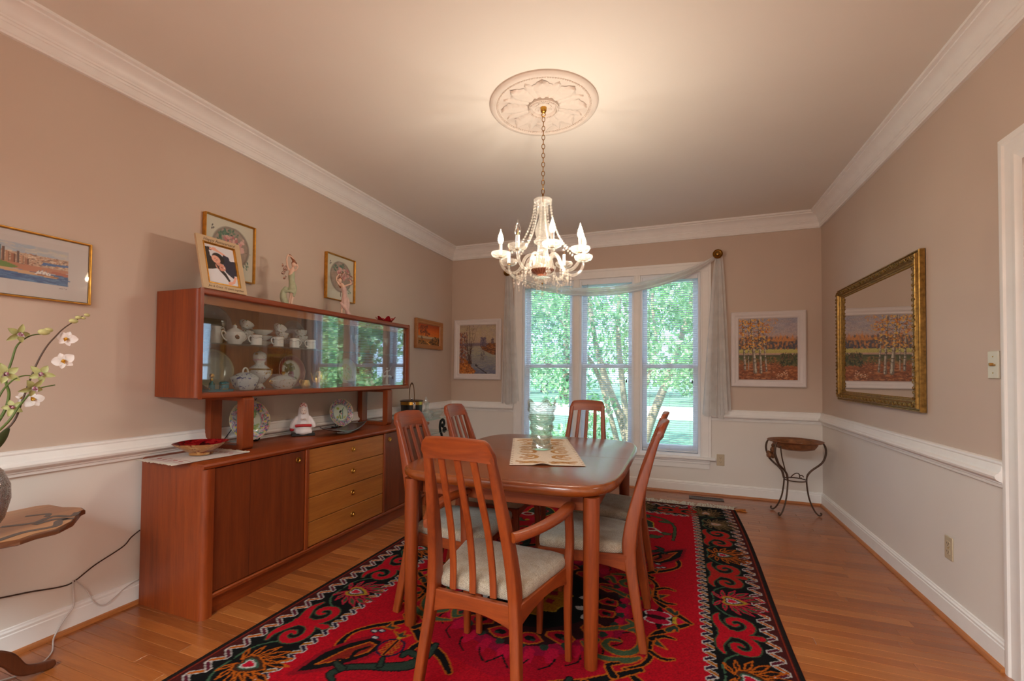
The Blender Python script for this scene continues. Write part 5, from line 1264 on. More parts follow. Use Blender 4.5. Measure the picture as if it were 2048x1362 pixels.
MB().torus((0, 0, .062), .030, .0014, 28, 5).obj('gold_rim', GOLDP, mg, 60)
gm = MB()
for j in range(26): a = 2*PI*j/26; gm.ball((.0312*math.cos(a), .0312*math.sin(a), .044+.004*math.cos(a*4)), .0024, 5, 3)
gm.obj('garland', plain('garland_enamel', rgb(96, 88, 110), .3, var=.4, vscale=120), mg, 60)
handle(mg, [(0, -.030, .050), (0, -.048, .052), (0, -.054, .036), (0, -.046, .018), (0, -.030, .016)], .0036, PORC)
for (px, X, r), lab in zip(((556, -2.378, 0), (588, -2.384, PI), (621, -2.384, 0)), ('second white mug with gold rim from the sugar bowl', 'third white mug with gold rim from the sugar bowl', 'white mug with gold rim farthest from the sugar bowl')): dup(mg, put(px, X, ZS+.004), r, lab)
for px, wh in ((512, 'nearest'), (556, 'second'), (588, 'third'), (621, 'farthest')):
    p = put(px, -2.39, ZS); lathe_thing('saucer', 'thin white saucer under the gold rimmed mug %s from the sugar bowl' % wh, 'saucer', p, [(.02, 0), (.050, .003), (.048, .0038), (.02, .001)], PORC, 28, 'saucers under the mugs', 'dish')
CUP = [(.018, 0), (.020, .006), (.034, .018), (.043, .040), (.041, .040), (.030, .018)]
def cup(label, loc, tilt, rz, group=None):
    c = thing('tea_cup', label, 'cup', loc, rz, group); c.rotation_euler = (tilt, 0, rz)
    MB().lathe(CUP, 26).obj('body', FLORW, c, 50); MB().torus((0, 0, .040), .042, .001, 26, 5).obj('gold_rim', GOLDP, c, 60)
    handle(c, [(0, .036, .032), (0, .052, .040), (0, .058, .028), (0, .046, .014), (0, .034, .016)], .003, PORC); return c
cup('floral tea cup lying tilted on the stack by the sugar bowl', put(487, -2.500, ZS+.108), -.55, .2)
cup('floral tea cup upright on the pile behind the sugar bowl', put(490, -2.500, ZS+.054), -.15, .2)
cup('floral tea cup tilted on top of the middle stack', put(555, -2.490, ZS+.108), -.55, .2)
cup('floral tea cup in the middle stack under a tilted one', put(562, -2.490, ZS+.064), -.1, .2)
cup('floral tea cup at the top of the stack by the partition', put(600, -2.490, ZS+.098), -.05, .1)
cup('floral tea cup in the stack by the partition', put(602, -2.490, ZS+.056), -.05, .1)
SAUC = [(.020, 0), (.045, .004), (.060, .012), (.058, .013), (.020, .002)]
for px, lab, n in ((488, 'pile of floral saucers behind the sugar bowl', 4), (563, 'pile of floral saucers under the middle cups', 5), (602, 'pile of floral saucers by the cabinet partition', 4)):
    p = put(px, -2.490, ZS)
    for k in range(n):
        q = thing('floral_saucer', ('lowest', 'second', 'third', 'fourth', 'topmost')[k if k < n-1 else 4]+' floral saucer of the '+lab, 'saucer', p+Vector((0, 0, .0125*k)), 0, lab); MB().lathe(SAUC, 28).obj('dish', FLORW, q, 50)
BOWL = [(.025, 0), (.028, .006), (.052, .020), (.066, .036), (.064, .036), (.050, .021)]
for k in range(3):
    q = thing('soup_bowl', ('lowest', 'middle', 'topmost')[k]+' white gilt bowl in the stack between sugar bowl and mugs', 'bowl', put(522, -2.490, ZS+.001+.036*k), 0, 'stacked gilt bowls on the shelf'); MB().lathe(BOWL, 30).obj('body', PEWT, q, 50); MB().torus((0, 0, .036), .065, .0012, 30, 5).obj('gold_rim', GOLDP, q, 60)
# --- painted plates standing in the cabinet
def plain_art(R, rings, extra=None):
    c = Canvas(2*R, 2*R, R/60, (206, 202, 196))
    for f, col in rings: c.ell(R, R, R*f, R*f, col)
    if extra: extra(c, R)
    return c
def standing_plate(label, px, X, zbase, R, art, tilt=-.16, rz=PI/2):
    o = thing('display_plate', label, 'plate', (0, 0, 0)); p = put(px, X, zbase); o.location = (p.x, p.y, p.z+R*math.cos(tilt)); o.rotation_euler = (tilt, 0, rz)
    plate_obj('dish', R, art, o); return o
def scene_art(c, R):
    c.dabs(60, (R*.55, R*1.25, R*.9, R*1.45), (R*.05, R*.13), [(96, 100, 40), (120, 112, 52), (74, 78, 34)], (0, PI), .6, .9)
    c.stroke([(R*.9, R*.7), (R*.92, R*1.1)], R*.05, (80, 60, 36)); c.dabs(26, (R*.8, R*1.2, R*.5, R*.95), (R*.06, R*.12), [(140, 60, 90), (160, 90, 120), (110, 60, 40)], (0, PI), .7, .9)
    c.dabs(30, (R*.45, R*1.5, R*.42, R*.62), (R*.05, R*.1), [(120, 100, 60), (90, 96, 60), (150, 120, 80)], (-.3, .3), .5, .8)
standing_plate('red rimmed plate painted with a couple under a tree', 581, -2.555, ZF, .116, plain_art(.116, [(1.0, (190, 150, 90)), (.97, (128, 34, 34)), (.70, (180, 140, 80)), (.67, (208, 204, 196))], scene_art))
standing_plate('pale plate with a fine gold rim behind the glass end', 425, -2.545, ZF, .120, plain_art(.120, [(1, (196, 160, 96)), (.965, (150, 150, 140)), (.6, (158, 156, 146))]))
standing_plate('large dark oval platter standing on the shelf by the jug', 421, -2.565, ZS, .118, plain_art(.118, [(1, (150, 100, 60)), (.97, (104, 86, 84)), (.7, (90, 78, 78))]))
standing_plate('grey painted plate standing behind the middle tea cups', 584, -2.570, ZS, .105, plain_art(.105, [(1, (170, 120, 70)), (.96, (120, 112, 118)), (.6, (150, 144, 150)), (.3, (130, 124, 134))]))
def bloom_art(c, R): c.dabs(40, (R*.5, R*1.5, R*.5, R*1.5), (R*.05, R*.12), [(176, 190, 110), (206, 190, 120), (150, 170, 110), (196, 150, 130)], (0, PI), .6, .8, keep=lambda x, y: (x-R)**2+(y-R)**2 < (R*.5)**2)
standing_plate('white plate with gold edge and a green wreath centre', 692, -2.530, ZF, .112, plain_art(.112, [(1, (206, 170, 96)), (.96, (202, 202, 204)), (.58, (190, 180, 110)), (.54, (196, 204, 176))], bloom_art))
standing_plate('small clear glass plate with dark figures by the ballerina', 751, -2.560, ZF, .090, plain_art(.090, [(1, (150, 160, 150)), (.95, (120, 132, 124)), (.7, (104, 116, 108))], lambda c, R: c.dabs(30, (R*.6, R*1.4, R*.4, R*1.4), (R*.05, R*.15), [(40, 56, 50), (190, 200, 196), (60, 70, 66)], (1.2, 1.9), .35, .9)))
# --- cabinet floor
def oct_wob(k, d): return lambda r, z, a, i: (r*(1+d*math.cos(k*a)), z)
o = thing('covered_tureen', 'blue and white porcelain tureen with a looped lid handle', 'tureen', put(491, -2.428, ZF), .35)
MB().lathe([(.050, 0), (.054, .004), (.072, .040), (.080, .066), (.078, .068)], 8).obj('body', BLUEW, o, bevel=.006)
MB().lathe([(.082, .067), (.083, .073), (.066, .086), (.034, .104), (.012, .108)], 8).obj('lid', BLUEW, o, bevel=.005)
handle(o, [(0, -.026, .104), (0, -.020, .124), (0, 0, .134), (0, .020, .124), (0, .026, .104)], .005, PORC, 'lid_handle')
o, b = lathe_thing('lidded_urn', 'tall rose-painted porcelain urn with gilt side handles', 'urn', put(519, -2.515, ZF), [(.036, 0), (.038, .008), (.026, .022), (.020, .034), (.034, .046), (.060, .080), (.070, .108), (.066, .128), (.046, .146), (.030, .156), (.028, .170), (.036, .180), (.038, .192), (.034, .194)], FLOR2)
MB().lathe([(.036, .193), (.040, .199), (.040, .218), (.032, .232), (.014, .240), (.004, .246)], 28).obj('lid', FLOR2, o, 40); MB().ball((0, 0, .250), .006, 8, 6).obj('finial', GOLDP, o, 60)
MB().lathe([(.0715, .122), (.064, .131), (.0715, .1215)], 28, cap=(False, False)).obj('gilt_band', GOLDP, o, 40); MB().torus((0, 0, .186), .0375, .0022, 28, 5).obj('pink_band', plain('pink_glaze', rgb(186, 96, 150), .2), o, 60)
for s in (-1, 1):
    h = handle(o, [(0, s*.060, .118), (0, s*.088, .122), (0, s*.092, .098), (0, s*.076, .078), (0, s*.062, .084)], .005, GOLDP); MB().ball((0, s*.092, .126), .009, 8, 6).obj('leaf_scroll', GOLDP, h, 60)
o, b = lathe_thing('oval_tureen', 'low white fluted tureen with floral lid and gold knob', 'tureen', put(567, -2.432, ZF), [(.050, 0), (.054, .004), (.074, .026), (.086, .050), (.084, .052)], FLORW, 40, wob=lambda r, z, a, i: (r*(1+.02*math.cos(20*a)), z))
MB().lathe([(.086, .052), (.087, .056), (.064, .072), (.030, .086), (.010, .090)], 40).obj('lid', FLORW, o, 40); k = MB().lathe([(.008, .089), (.006, .096), (.014, .104), (.010, .112), (.003, .114)], 12).obj('knob', GOLDP, o, 60)
for s in (-1, 1): handle(o, [(0, s*.080, .046), (0, s*.100, .054), (0, s*.104, .044), (0, s*.088, .036)], .0042, GOLDP)
def twist(k, d, t): return lambda r, z, a, i: (r*(1+d*math.cos(k*a+t*z)), z)
o, b = lathe_thing('coffee_pot', 'swirled polished gold coffee pot with long curved spout', 'coffee pot', put(638, -2.388, ZF), [(.028, 0), (.032, .004), (.040, .03), (.043, .055), (.037, .085), (.028, .105), (.027, .112)], GOLDP, 48, wob=twist(10, .06, 30))
MB().lathe([(.029, .111), (.026, .120), (.012, .128), (.005, .131), (.007, .140), (.003, .146)], 24).obj('lid', GOLDP, o, 40); handle(o, [(0, -.036, .04), (0, -.058, .052), (0, -.066, .085), (0, -.080, .108)], .005, GOLDP, 'spout'); handle(o, [(0, .030, .100), (0, .060, .112), (0, .072, .082), (0, .058, .05), (0, .040, .03)], .0035, GOLDP)
o, b = lathe_thing('cream_jug', 'small swirled gold cream jug beside the coffee pot', 'jug', put(611, -2.388, ZF), [(.022, 0), (.026, .004), (.032, .022), (.026, .044), (.022, .056), (.020, .056)], GOLDP, 40, wob=twist(9, .06, 40)); handle(o, [(0, -.022, .050), (0, -.044, .058), (0, -.048, .034), (0, -.030, .016)], .003, GOLDP)
tr_ = thing('blue_tray', 'flat teal lacquer tray under the small teal boxes', 'tray', put(437, -2.372, ZF)); MB().prism(rrect(-.036, .036, -.075, .075, .02, 5), 0, .004).rings([[(x, y, .004) for x, y in rrect(-.036, .036, -.075, .075, .02, 5)], [(x, y, .012) for x, y in rrect(-.038, .038, -.078, .078, .02, 5)]], cap=(False, False)).obj('tray_body', plain('teal_tray', rgb(56, 122, 142), .25), tr_, 40)
o = thing('lacquer_box', 'round teal and gold trinket box with domed lid on the tray', 'box', put(449, -2.372, ZF+.0045)); MB().lathe([(.022, 0), (.024, .003), (.024, .034)], 28).obj('body', TEAL, o, 40); MB().lathe([(.025, .034), (.025, .044), (.018, .050), (.006, .053)], 28).obj('lid', TEAL, o, 40); MB().torus((0, 0, .035), .0248, .0014, 28, 5).obj('gold_rim', GOLDP, o, 60)
o = thing('scent_bottle', 'slim teal bottle with a gold ball stopper on the tray', 'bottle', put(424, -2.372, ZF+.0045)); MB().lathe([(.014, 0), (.016, .003), (.014, .040), (.006, .050), (.006, .058)], 20).obj('body', TEAL, o, 40); MB().lathe([(.0065, .057), (.0065, .070), (.012, .076), (.013, .084), (.010, .092), (.003, .096)], 16).obj('stopper', GOLDP, o, 40)
CLR = glassy('ornament_glass', (.93, .97, .96), 1.6, 1.6, .22, (.92, .95, .95), .03)
for px, X, lab, gz in ((712, -2.45, 'clear stemmed glass nearest the cabinet partition', 1.3605), (770, -2.45, 'third clear stemmed glass from the cabinet partition', 1.3605), (741, -2.47, 'second clear stemmed glass from the cabinet partition', 1.3605), (796, -2.46, 'clear stemmed glass farthest from the cabinet partition', 1.3605)):
    o, b = lathe_thing('wine_glass', lab, 'glass', put(px, X, gz, 680), [(.030, 0), (.030, .002), (.004, .006), (.0035, .070), (.022, .085), (.032, .115), (.030, .150), (.029, .150), (.031, .115), (.020, .088)], CLR, 22, 'stemmed glasses in the cabinet', 'goblet')
o, b = lathe_thing('glass_dish', 'flared clear glass dish on the cabinet floor', 'dish', put(714, -2.425, ZF), [(.03, 0), (.034, .004), (.062, .018), (.082, .036), (.080, .037), (.05, .016)], CLR, 40, wob=lambda r, z, a, i: (r*(1+.03*math.cos(12*a)), z))
o, b = lathe_thing('perfume_bottle', 'thin clear bottle with a gold stopper in the cabinet', 'bottle', put(724, -2.47, ZF), [(.014, 0), (.016, .004), (.016, .06), (.006, .075), (.006, .09)], CLR, 16); MB().lathe([(.005, .089), (.010, .097), (.011, .108), (.007, .114)], 12).obj('stopper', GOLDP, o, 40)
WBISQ = plain('white_bisque', rgb(222, 218, 222), .4, var=.03)
for px, X, hh, lab in ((735, -2.40, .055, 'tiny pink and white seated figure by the glass dish'), (744, -2.41, .068, 'small white porcelain animal group beside the pink figure')):
    o = thing('small_figurine', lab, 'figurine', put(px, X, ZF)); remeshed(MB().ball((0, 0, hh*.3), hh*.34, 12, 8, sq=(1, 1.1, .9)).ball((0, -.004, hh*.72), hh*.24, 10, 8).ball((0, .016, hh*.25), hh*.24, 10, 8).ball((.008, -.012, hh*.45), hh*.16, 8, 6), 'figure', plain('pink_bisque', rgb(216, 176, 190), .4) if hh < .06 else WBISQ, o, .0022)
o = thing('ballerina_figurine', 'white lace ballerina figurine with one arm raised', 'figurine', put(774, -2.405, ZF), .82)
MB().lathe([(.032, 0), (.033, .004), (.026, .008)], 20).obj('base', WBISQ, o, 40)
m = MB().tube([(-.006, 0, .006), (-.005, 0, .04), (-.003, 0, .075)], [.0045, .0055, .007], 8).tube([(.007, 0, .006), (.005, 0, .04), (.003, 0, .075)], [.0045, .0055, .007], 8).tube([(0, 0, .07), (0, 0, .10), (0, 0, .125), (0, 0, .134)], [.009, .007, .0095, .004], 8).ball((0, 0, .147), .0088, 10, 8).tube([(.008, 0, .122), (.026, -.004, .132), (.036, -.004, .165)], [.0036, .003, .0022], 6).tube([(-.008, 0, .122), (-.022, -.006, .112), (-.020, -.012, .098)], [.0036, .003, .0022], 6)
remeshed(m, 'body', WBISQ, o, .0022, 2); MB().lathe([(.006, .090), (.030, .086), (.044, .074), (.042, .070), (.02, .076)], 40, wob=lambda r, z, a, i: (r, z+.006*math.sin(9*a)*(r > .03))).obj('tutu', WBISQ, o, 60)
o = thing('red_box', 'low reddish box on the cabinet floor under the wreath plate', 'box', put(689, -2.40, ZF)); MB().box(-.022, .022, -.055, .055, 0, .018).obj('body', plain('coral_lacquer', rgb(150, 80, 72), .4), o, bevel=.003); MB().box(-.023, .023, -.056, .056, .0185, .026).obj('lid', plain('coral_lacquer', rgb(150, 80, 72), .4), o, bevel=.003)

# ------------------------------------------------------------------ on top of the hutch
ZT = HZ1+.0008
def text_mesh(body, size, mat, parent, loc, shear=.28, name='lettering'):
    cu = bpy.data.curves.new(name, 'FONT'); cu.body = body; cu.size = size; cu.shear = shear; cu.align_x = 'CENTER'; cu.align_y = 'CENTER'; cu.extrude = .0002; cu.resolution_u = 2
    tmp = bpy.data.objects.new(name, cu); COL.objects.link(tmp); dg = bpy.context.evaluated_depsgraph_get(); me = bpy.data.meshes.new_from_object(tmp.evaluated_get(dg)); bpy.data.objects.remove(tmp); bpy.data.curves.remove(cu)
    me.materials.clear(); me.materials.append(mat); o = link(bpy.data.objects.new(name, me), parent); o.location = loc; o.rotation_euler = (PI/2, 0, 0); return o
def couple():
    w, h = .172, .222; c = Canvas(w, h, .0021, (196, 194, 200)); S_ = lambda l: [(a*w, b*h) for a, b in l]
    DK, NV, SK = (44, 34, 32), (42, 40, 56), (206, 150, 132)
    c.poly(S_([(0, .62), (.0, .92), (.22, .93), (.24, .85), (.14, .84), (.16, .70), (.30, .60), (.34, .52), (.40, .46), (.62, .30), (.74, .12), (.68, .08), (.56, .22), (.34, .40), (.20, .36), (.0, .33)]), DK)
    c.stroke(S_([(.20, .89), (.32, .90), (.42, .86)]), .013, SK); c.stroke(S_([(.30, .92), (.46, .86), (.66, .79)]), .012, SK); c.ell(.33*w, .90*h, .012, .009, SK, .5)
    c.poly(S_([(.58, .74), (.62, .80), (.80, .76), (.82, .66), (1, .68), (1, .30), (.86, .20), (.74, .26), (.62, .34), (.58, .48), (.56, .62)]), NV)
    c.ell(.42*w, .66*h, .036, .032, (34, 26, 26), -.5); c.ell(.34*w, .63*h, .026, .022, SK, -.5); c.ell(.46*w, .45*h, .030, .022, (190, 130, 112), -.3); c.poly(S_([(.30, .52), (.36, .40), (.44, .36), (.40, .46)]), (60, 44, 40))
    for a, b in ((.31, .655), (.37, .62), (.42, .47), (.50, .45)): c.ell(a*w, b*h, .0032, .0022, (70, 44, 40))
    c.stroke(S_([(.30, .60), (.35, .585)]), .0026, (170, 80, 80)); c.stroke(S_([(.50, .41), (.54, .43)]), .0026, (160, 80, 76))
    c.stroke(S_([(.94, .24), (.86, .10), (.72, .04)]), .014, SK); c.ell(.72*w, .06*h, .012, .009, SK, .4); c.stroke(S_([(.92, .27), (.99, .25)]), .006, (200, 200, 206)); c.ell(.58*w, .44*h, .003, .005, (220, 220, 220)); return c
th = math.radians(14); FH, FWd = .308, .256
pf = thing('photo_frame', 'cream anniversary photo frame showing two people lying head to head', 'photo frame', (-2.338-FH/2*math.sin(th), 1.756, ZT+FH/2*math.cos(th)+.003), PI/2); pf.rotation_euler = (-th, 0, PI/2)
MATB = plain('cream_frame_mat', rgb(204, 176, 140), .45, var=.03)
MB().rings([[(x, y, z) for x, z in q] for y, q in ((0, rrect(-FWd/2, FWd/2, -FH/2, FH/2, .003, 2)), (-.012, rrect(-FWd/2, FWd/2, -FH/2, FH/2, .003, 2)), (-.012, rrect(-.092, .092, -.117, .117, .002, 2)), (-.004, rrect(-.090, .090, -.115, .115, .002, 2)))], cap=(False, False)).obj('frame', MATB, pf, 30)
frame_mb(.190, .240, [(0, .010), (.001, .015), (.005, .016), (.009, .011), (.010, .005)]).obj('gold_fillet', GOLD, pf)
couple().lift(1.35).obj('photograph', PRINT, lambda U, V: (U-.086, -.0052, V-.111), pf)
MB().box(-FWd/2+.002, FWd/2-.002, -.004, .002, -FH/2+.002, FH/2-.002).obj('backing', BLACK, pf)
INK = plain('frame_ink', rgb(96, 74, 56), .6)
text_mesh('Happy Anniversary!', .0235, INK, pf, (.004, -.0126, .134)); text_mesh('Jim & Gracy  25 years together', .0165, INK, pf, (.004, -.0126, -.136))
MB().add([(-.05, .002, -.152), (.05, .002, -.152), (.02, .002, .03), (-.02, .002, .03), (-.05, .085, -.130), (.05, .085, -.130), (.02, .006, .03), (-.02, .006, .03)], [(0, 1, 2, 3), (4, 7, 6, 5), (0, 4, 5, 1), (1, 5, 6, 2), (2, 6, 7, 3), (3, 7, 4, 0)]).obj('easel_back', BLACK, pf)
# figurines, authored as seen from the front (x right, z up)
SKIN = plain('flesh_bisque', rgb(222, 186, 164), .45, var=.03); HAIR = plain('auburn_bisque', rgb(140, 84, 56), .5, var=.25, vscale=90); GDR = plain('sage_drapery', rgb(168, 172, 140), .4, var=.14, vscale=45); PDR = plain('blush_drapery', rgb(208, 176, 168), .4, var=.12, vscale=45); FLW = speckled('flower_bisque', rgb(190, 140, 120), [rgb(226, 206, 190), rgb(120, 90, 80)], 120, .5, .4)
def chain(m, pts, rad, n=10): m.tube(spline([(x, y, z) for x, y, z in pts], 4), [float(np.interp(i/(4*(len(pts)-1)), [k/(len(pts)-1) for k in range(len(pts))], rad)) for i in range(4*(len(pts)-1)+1)], n); return m
g = thing('dancer_figurine', 'porcelain woman in a sage green dress with one arm over her head', 'figurine', put(577, -2.405, ZT, 600), math.radians(47))
MB().lathe([(.046, 0), (.048, .004), (.044, .009), (.02, .011)], 26, wob=lambda r, z, a, i: (r*(1+.12*math.cos(2*a)), z)).obj('base', WBISQ, g, 50)
m = MB(); chain(m, [(.004, 0, .012), (.012, 0, .06), (.022, 0, .11)], [.006, .008, .012]); chain(m, [(.018, -.008, .012), (.024, -.008, .06), (.028, -.004, .11)], [.005, .008, .012]); chain(m, [(.020, 0, .11), (.016, 0, .17), (.014, 0, .205), (.018, 0, .235), (.024, 0, .258)], [.018, .015, .019, .016, .006]); m.ball((.028, -.002, .276), .0165, 12, 10, sq=(.9, .95, 1.1))
chain(m, [(.000, 0, .236), (-.012, -.004, .275), (-.014, -.006, .315), (-.006, -.008, .342)], [.0075, .0065, .0055, .004]); chain(m, [(-.012, -.006, .33), (.012, -.004, .330), (.034, -.002, .304)], [.005, .0055, .004]); chain(m, [(.036, 0, .238), (.052, -.004, .262), (.046, -.008, .282)], [.0075, .006, .004])
remeshed(m, 'body', SKIN, g, .0028, 2)
m = MB(); chain(m, [(-.014, .006, .008), (-.030, .004, .05), (-.030, .002, .09), (-.012, 0, .125)], [.022, .022, .018, .012]); chain(m, [(.018, .002, .085), (.024, .002, .12), (.018, .001, .165), (.016, .001, .20), (.020, 0, .232)], [.024, .027, .0185, .0215, .014]); chain(m, [(.030, -.012, .06), (.036, -.010, .11), (.030, -.008, .15)], [.006, .014, .010]); chain(m, [(-.045, -.002, .100), (-.020, -.010, .094), (.012, -.016, .100), (.036, -.014, .120)], [.006, .009, .010, .007])
remeshed(m, 'dress', GDR, g, .0030, 2)
m = MB().ball((.030, .006, .286), .018, 12, 8); chain(m, [(.030, 0, .30), (.016, .004, .325), (.000, .004, .345)], [.010, .009, .004]); remeshed(m, 'hair', HAIR, g, .0028, 1)
m = MB(); rr2 = random.Random(3)
for k in range(16): m.ball((-.030+rr2.uniform(-.016, .014), -.002+rr2.uniform(-.008, .008), .225+rr2.uniform(-.045, .045)), rr2.uniform(.005, .010), 7, 5)
m.obj('flower_bunch', FLW, g, 60)
pk = thing('garland_figurine', 'porcelain woman in a blush pink gown holding a garland overhead', 'figurine', put(687, -2.405, ZT, 620), math.radians(47))
MB().lathe([(.046, 0), (.048, .005), (.040, .010), (.02, .012)], 26, wob=lambda r, z, a, i: (r*(1+.15*math.cos(2*a)), z)).obj('base', PDR, pk, 50)
m = MB(); chain(m, [(-.014, -.004, .010), (-.012, -.006, .06), (-.006, -.002, .11)], [.006, .009, .013]); chain(m, [(.000, 0, .11), (.006, 0, .16), (.002, 0, .20), (-.010, 0, .232), (-.020, 0, .250)], [.018, .014, .018, .015, .006]); m.ball((-.030, -.004, .268), .0165, 12, 10, sq=(.95, .95, 1.1))
chain(m, [(-.024, 0, .228), (-.048, -.004, .255), (-.054, -.006, .290), (-.034, -.008, .318)], [.0075, .0065, .0055, .004]); chain(m, [(.006, 0, .228), (.030, -.006, .240), (.052, -.006, .252), (.042, -.004, .282)], [.0075, .0065, .006, .004]); remeshed(m, 'body', SKIN, pk, .0028, 2)
m = MB(); chain(m, [(.010, .002, .06), (.008, .002, .12), (.006, 0, .17), (.000, 0, .205), (-.006, 0, .226)], [.026, .026, .0175, .020, .013]); chain(m, [(-.026, -.008, .10), (-.004, -.016, .07), (.018, -.012, .05), (.036, 0, .012)], [.006, .012, .014, .018]); chain(m, [(.030, .004, .14), (.036, .002, .09), (.030, 0, .04), (.048, 0, .010)], [.008, .012, .014, .014]); remeshed(m, 'dress', PDR, pk, .0030, 2)
m = MB().ball((-.028, .006, .278), .0178, 12, 8); chain(m, [(-.034, .008, .27), (-.030, .010, .24), (-.020, .012, .215)], [.014, .012, .006]); remeshed(m, 'hair', HAIR, pk, .0028, 1)
m = MB()
for k in range(34): a = k/33*PI*1.15-.1; m.ball((.008-.052*math.cos(a)+rr2.uniform(-.006, .006), .004+rr2.uniform(-.008, .008), .268+.062*math.sin(a)+rr2.uniform(-.007, .007)), rr2.uniform(.005, .010), 7, 5)
m.obj('garland', FLW, pk, 60)
rb_ = thing('ruffled_bowl', 'small ruffled red glass bowl on top of the cabinet', 'bowl', put(771, -2.420, ZT, 632), .4)
t = NT('ruby_glass'); RUBY = t.done(t.bsdf(color=(.42, .008, .02, 1), rough=.08, coat=.6, trans=.25).outputs[0])
MB().lathe([(.030, 0), (.034, .004), (.046, .014), (.066, .028), (.078, .040), (.074, .041), (.058, .026), (.03, .010)], 64, wob=lambda r, z, a, i: (r*(1+.16*math.cos(6*a)*(r > .05)), z+(.016*math.cos(6*a) if r > .06 else 0))).obj('glass_body', RUBY, rb_, 60)

# ------------------------------------------------------------------ on the buffet
ZB = BZ+.0008
def runner_mat():
    w, h = .30, .37; c = Canvas(w, h, .0035, (206, 194, 188)); R_ = (158, 34, 36)
    for s in (-1, 1):
        for k in range(5): c.poly([(w/2+(k-2)*.042-.014, h/2+s*.130), (w/2+(k-2)*.042+.006, h/2+s*.130+.010), (w/2+(k-2)*.042+.018, h/2+s*.130), (w/2+(k-2)*.042-.004, h/2+s*.130-.010)], R_)
        c.stroke([(.03, h/2+s*.155), (w-.03, h/2+s*.155)], .004, R_); c.stroke([(.03, h/2+s*.105), (w-.03, h/2+s*.105)], .003, R_)
    c.noise(.03); return c
A_, B_, C_ = atZ(302, 927, ZB), atZ(478, 897, ZB), atZ(345, 904, ZB)
cl = thing('embroidered_mat', 'fringed white mat with red embroidery on the buffet', 'mat', (-2.365, 1.636, ZB), math.radians(-2))
rm = runner_mat(); rm.obj('cloth', attr_mat('linen_cloth', .9, .3, 500), lambda U, V: (U-.15, V-.185, .0022+.0008*np.sin(U*40)*np.sin(V*33)), cl)
fr = MB(); r3 = random.Random(4)
for s in (-1, 1):
    for k in range(60): x = -.148+.296*k/59; fr.tube([(x, s*.184, .002), (x+r3.uniform(-.004, .004), s*(.184+r3.uniform(.012, .026)), .0015+r3.random()*.003)], .0011, 4)
tag(fr.obj('fringe', WOOL, cl, 60), kind='stuff')
eb = thing('enamel_bowl', 'flared square bowl, copper gold outside and red inside', 'bowl', (-2.375, 1.668, ZB+.0065), math.radians(28))
def sq(r, z, ex): return [(r*math.copysign(abs(math.cos(a))**ex, math.cos(a)), r*math.copysign(abs(math.sin(a))**ex, math.sin(a)), z) for a in [2*PI*k/40 for k in range(40)]]
FOIL = speckled('copper_foil', rgb(196, 140, 84), [rgb(150, 70, 36), rgb(214, 170, 112)], 26, .56, .25, .6)
MB().rings([sq(.052, 0, .8), sq(.053, .012, .8), sq(.078, .030, .75), sq(.118, .062, .7), sq(.119, .0635, .7)], cap=(True, False)).obj('outer_shell', FOIL, eb, 40)
MB().rings([sq(.119, .0635, .7), sq(.112, .058, .7), sq(.074, .032, .75), sq(.046, .016, .8)], cap=(False, True)).obj('inner_lining', speckled('red_enamel', rgb(122, 14, 20), [rgb(60, 10, 12), rgb(150, 30, 30)], 22, .55, .2), eb, 40)
STAND = plain('dark_plate_stand', rgb(30, 24, 22), .5)
def stand_plate(label, y, X, R, art, rz):
    o = thing('display_plate', label, 'plate', (X, y, ZB+.012+R*math.cos(.2)), rz); o.rotation_euler = (-.2, 0, rz); plate_obj('dish', R, art, o, nr=26, na=100)
    s = thing('plate_stand', 'small dark easel holding the '+label.split(' standing')[0], 'stand', (X, y, ZB), rz)
    for sx in (-1, 1): MB().tube(spline([(sx*R*.42, -.030, .026), (sx*R*.42, -.024, .012), (sx*R*.36, -.008, .006), (sx*R*.30, .06, .004)], 4), .0048, 6).tube([(sx*R*.36, -.004, .004), (sx*R*.30, .035, R*1.1)], .004, 6).obj('stand_arm', STAND, s, 60)
    MB().tube([(-R*.3, .03, .06), (R*.3, .03, .06)], .0035, 6).obj('crossbar', STAND, s); return o
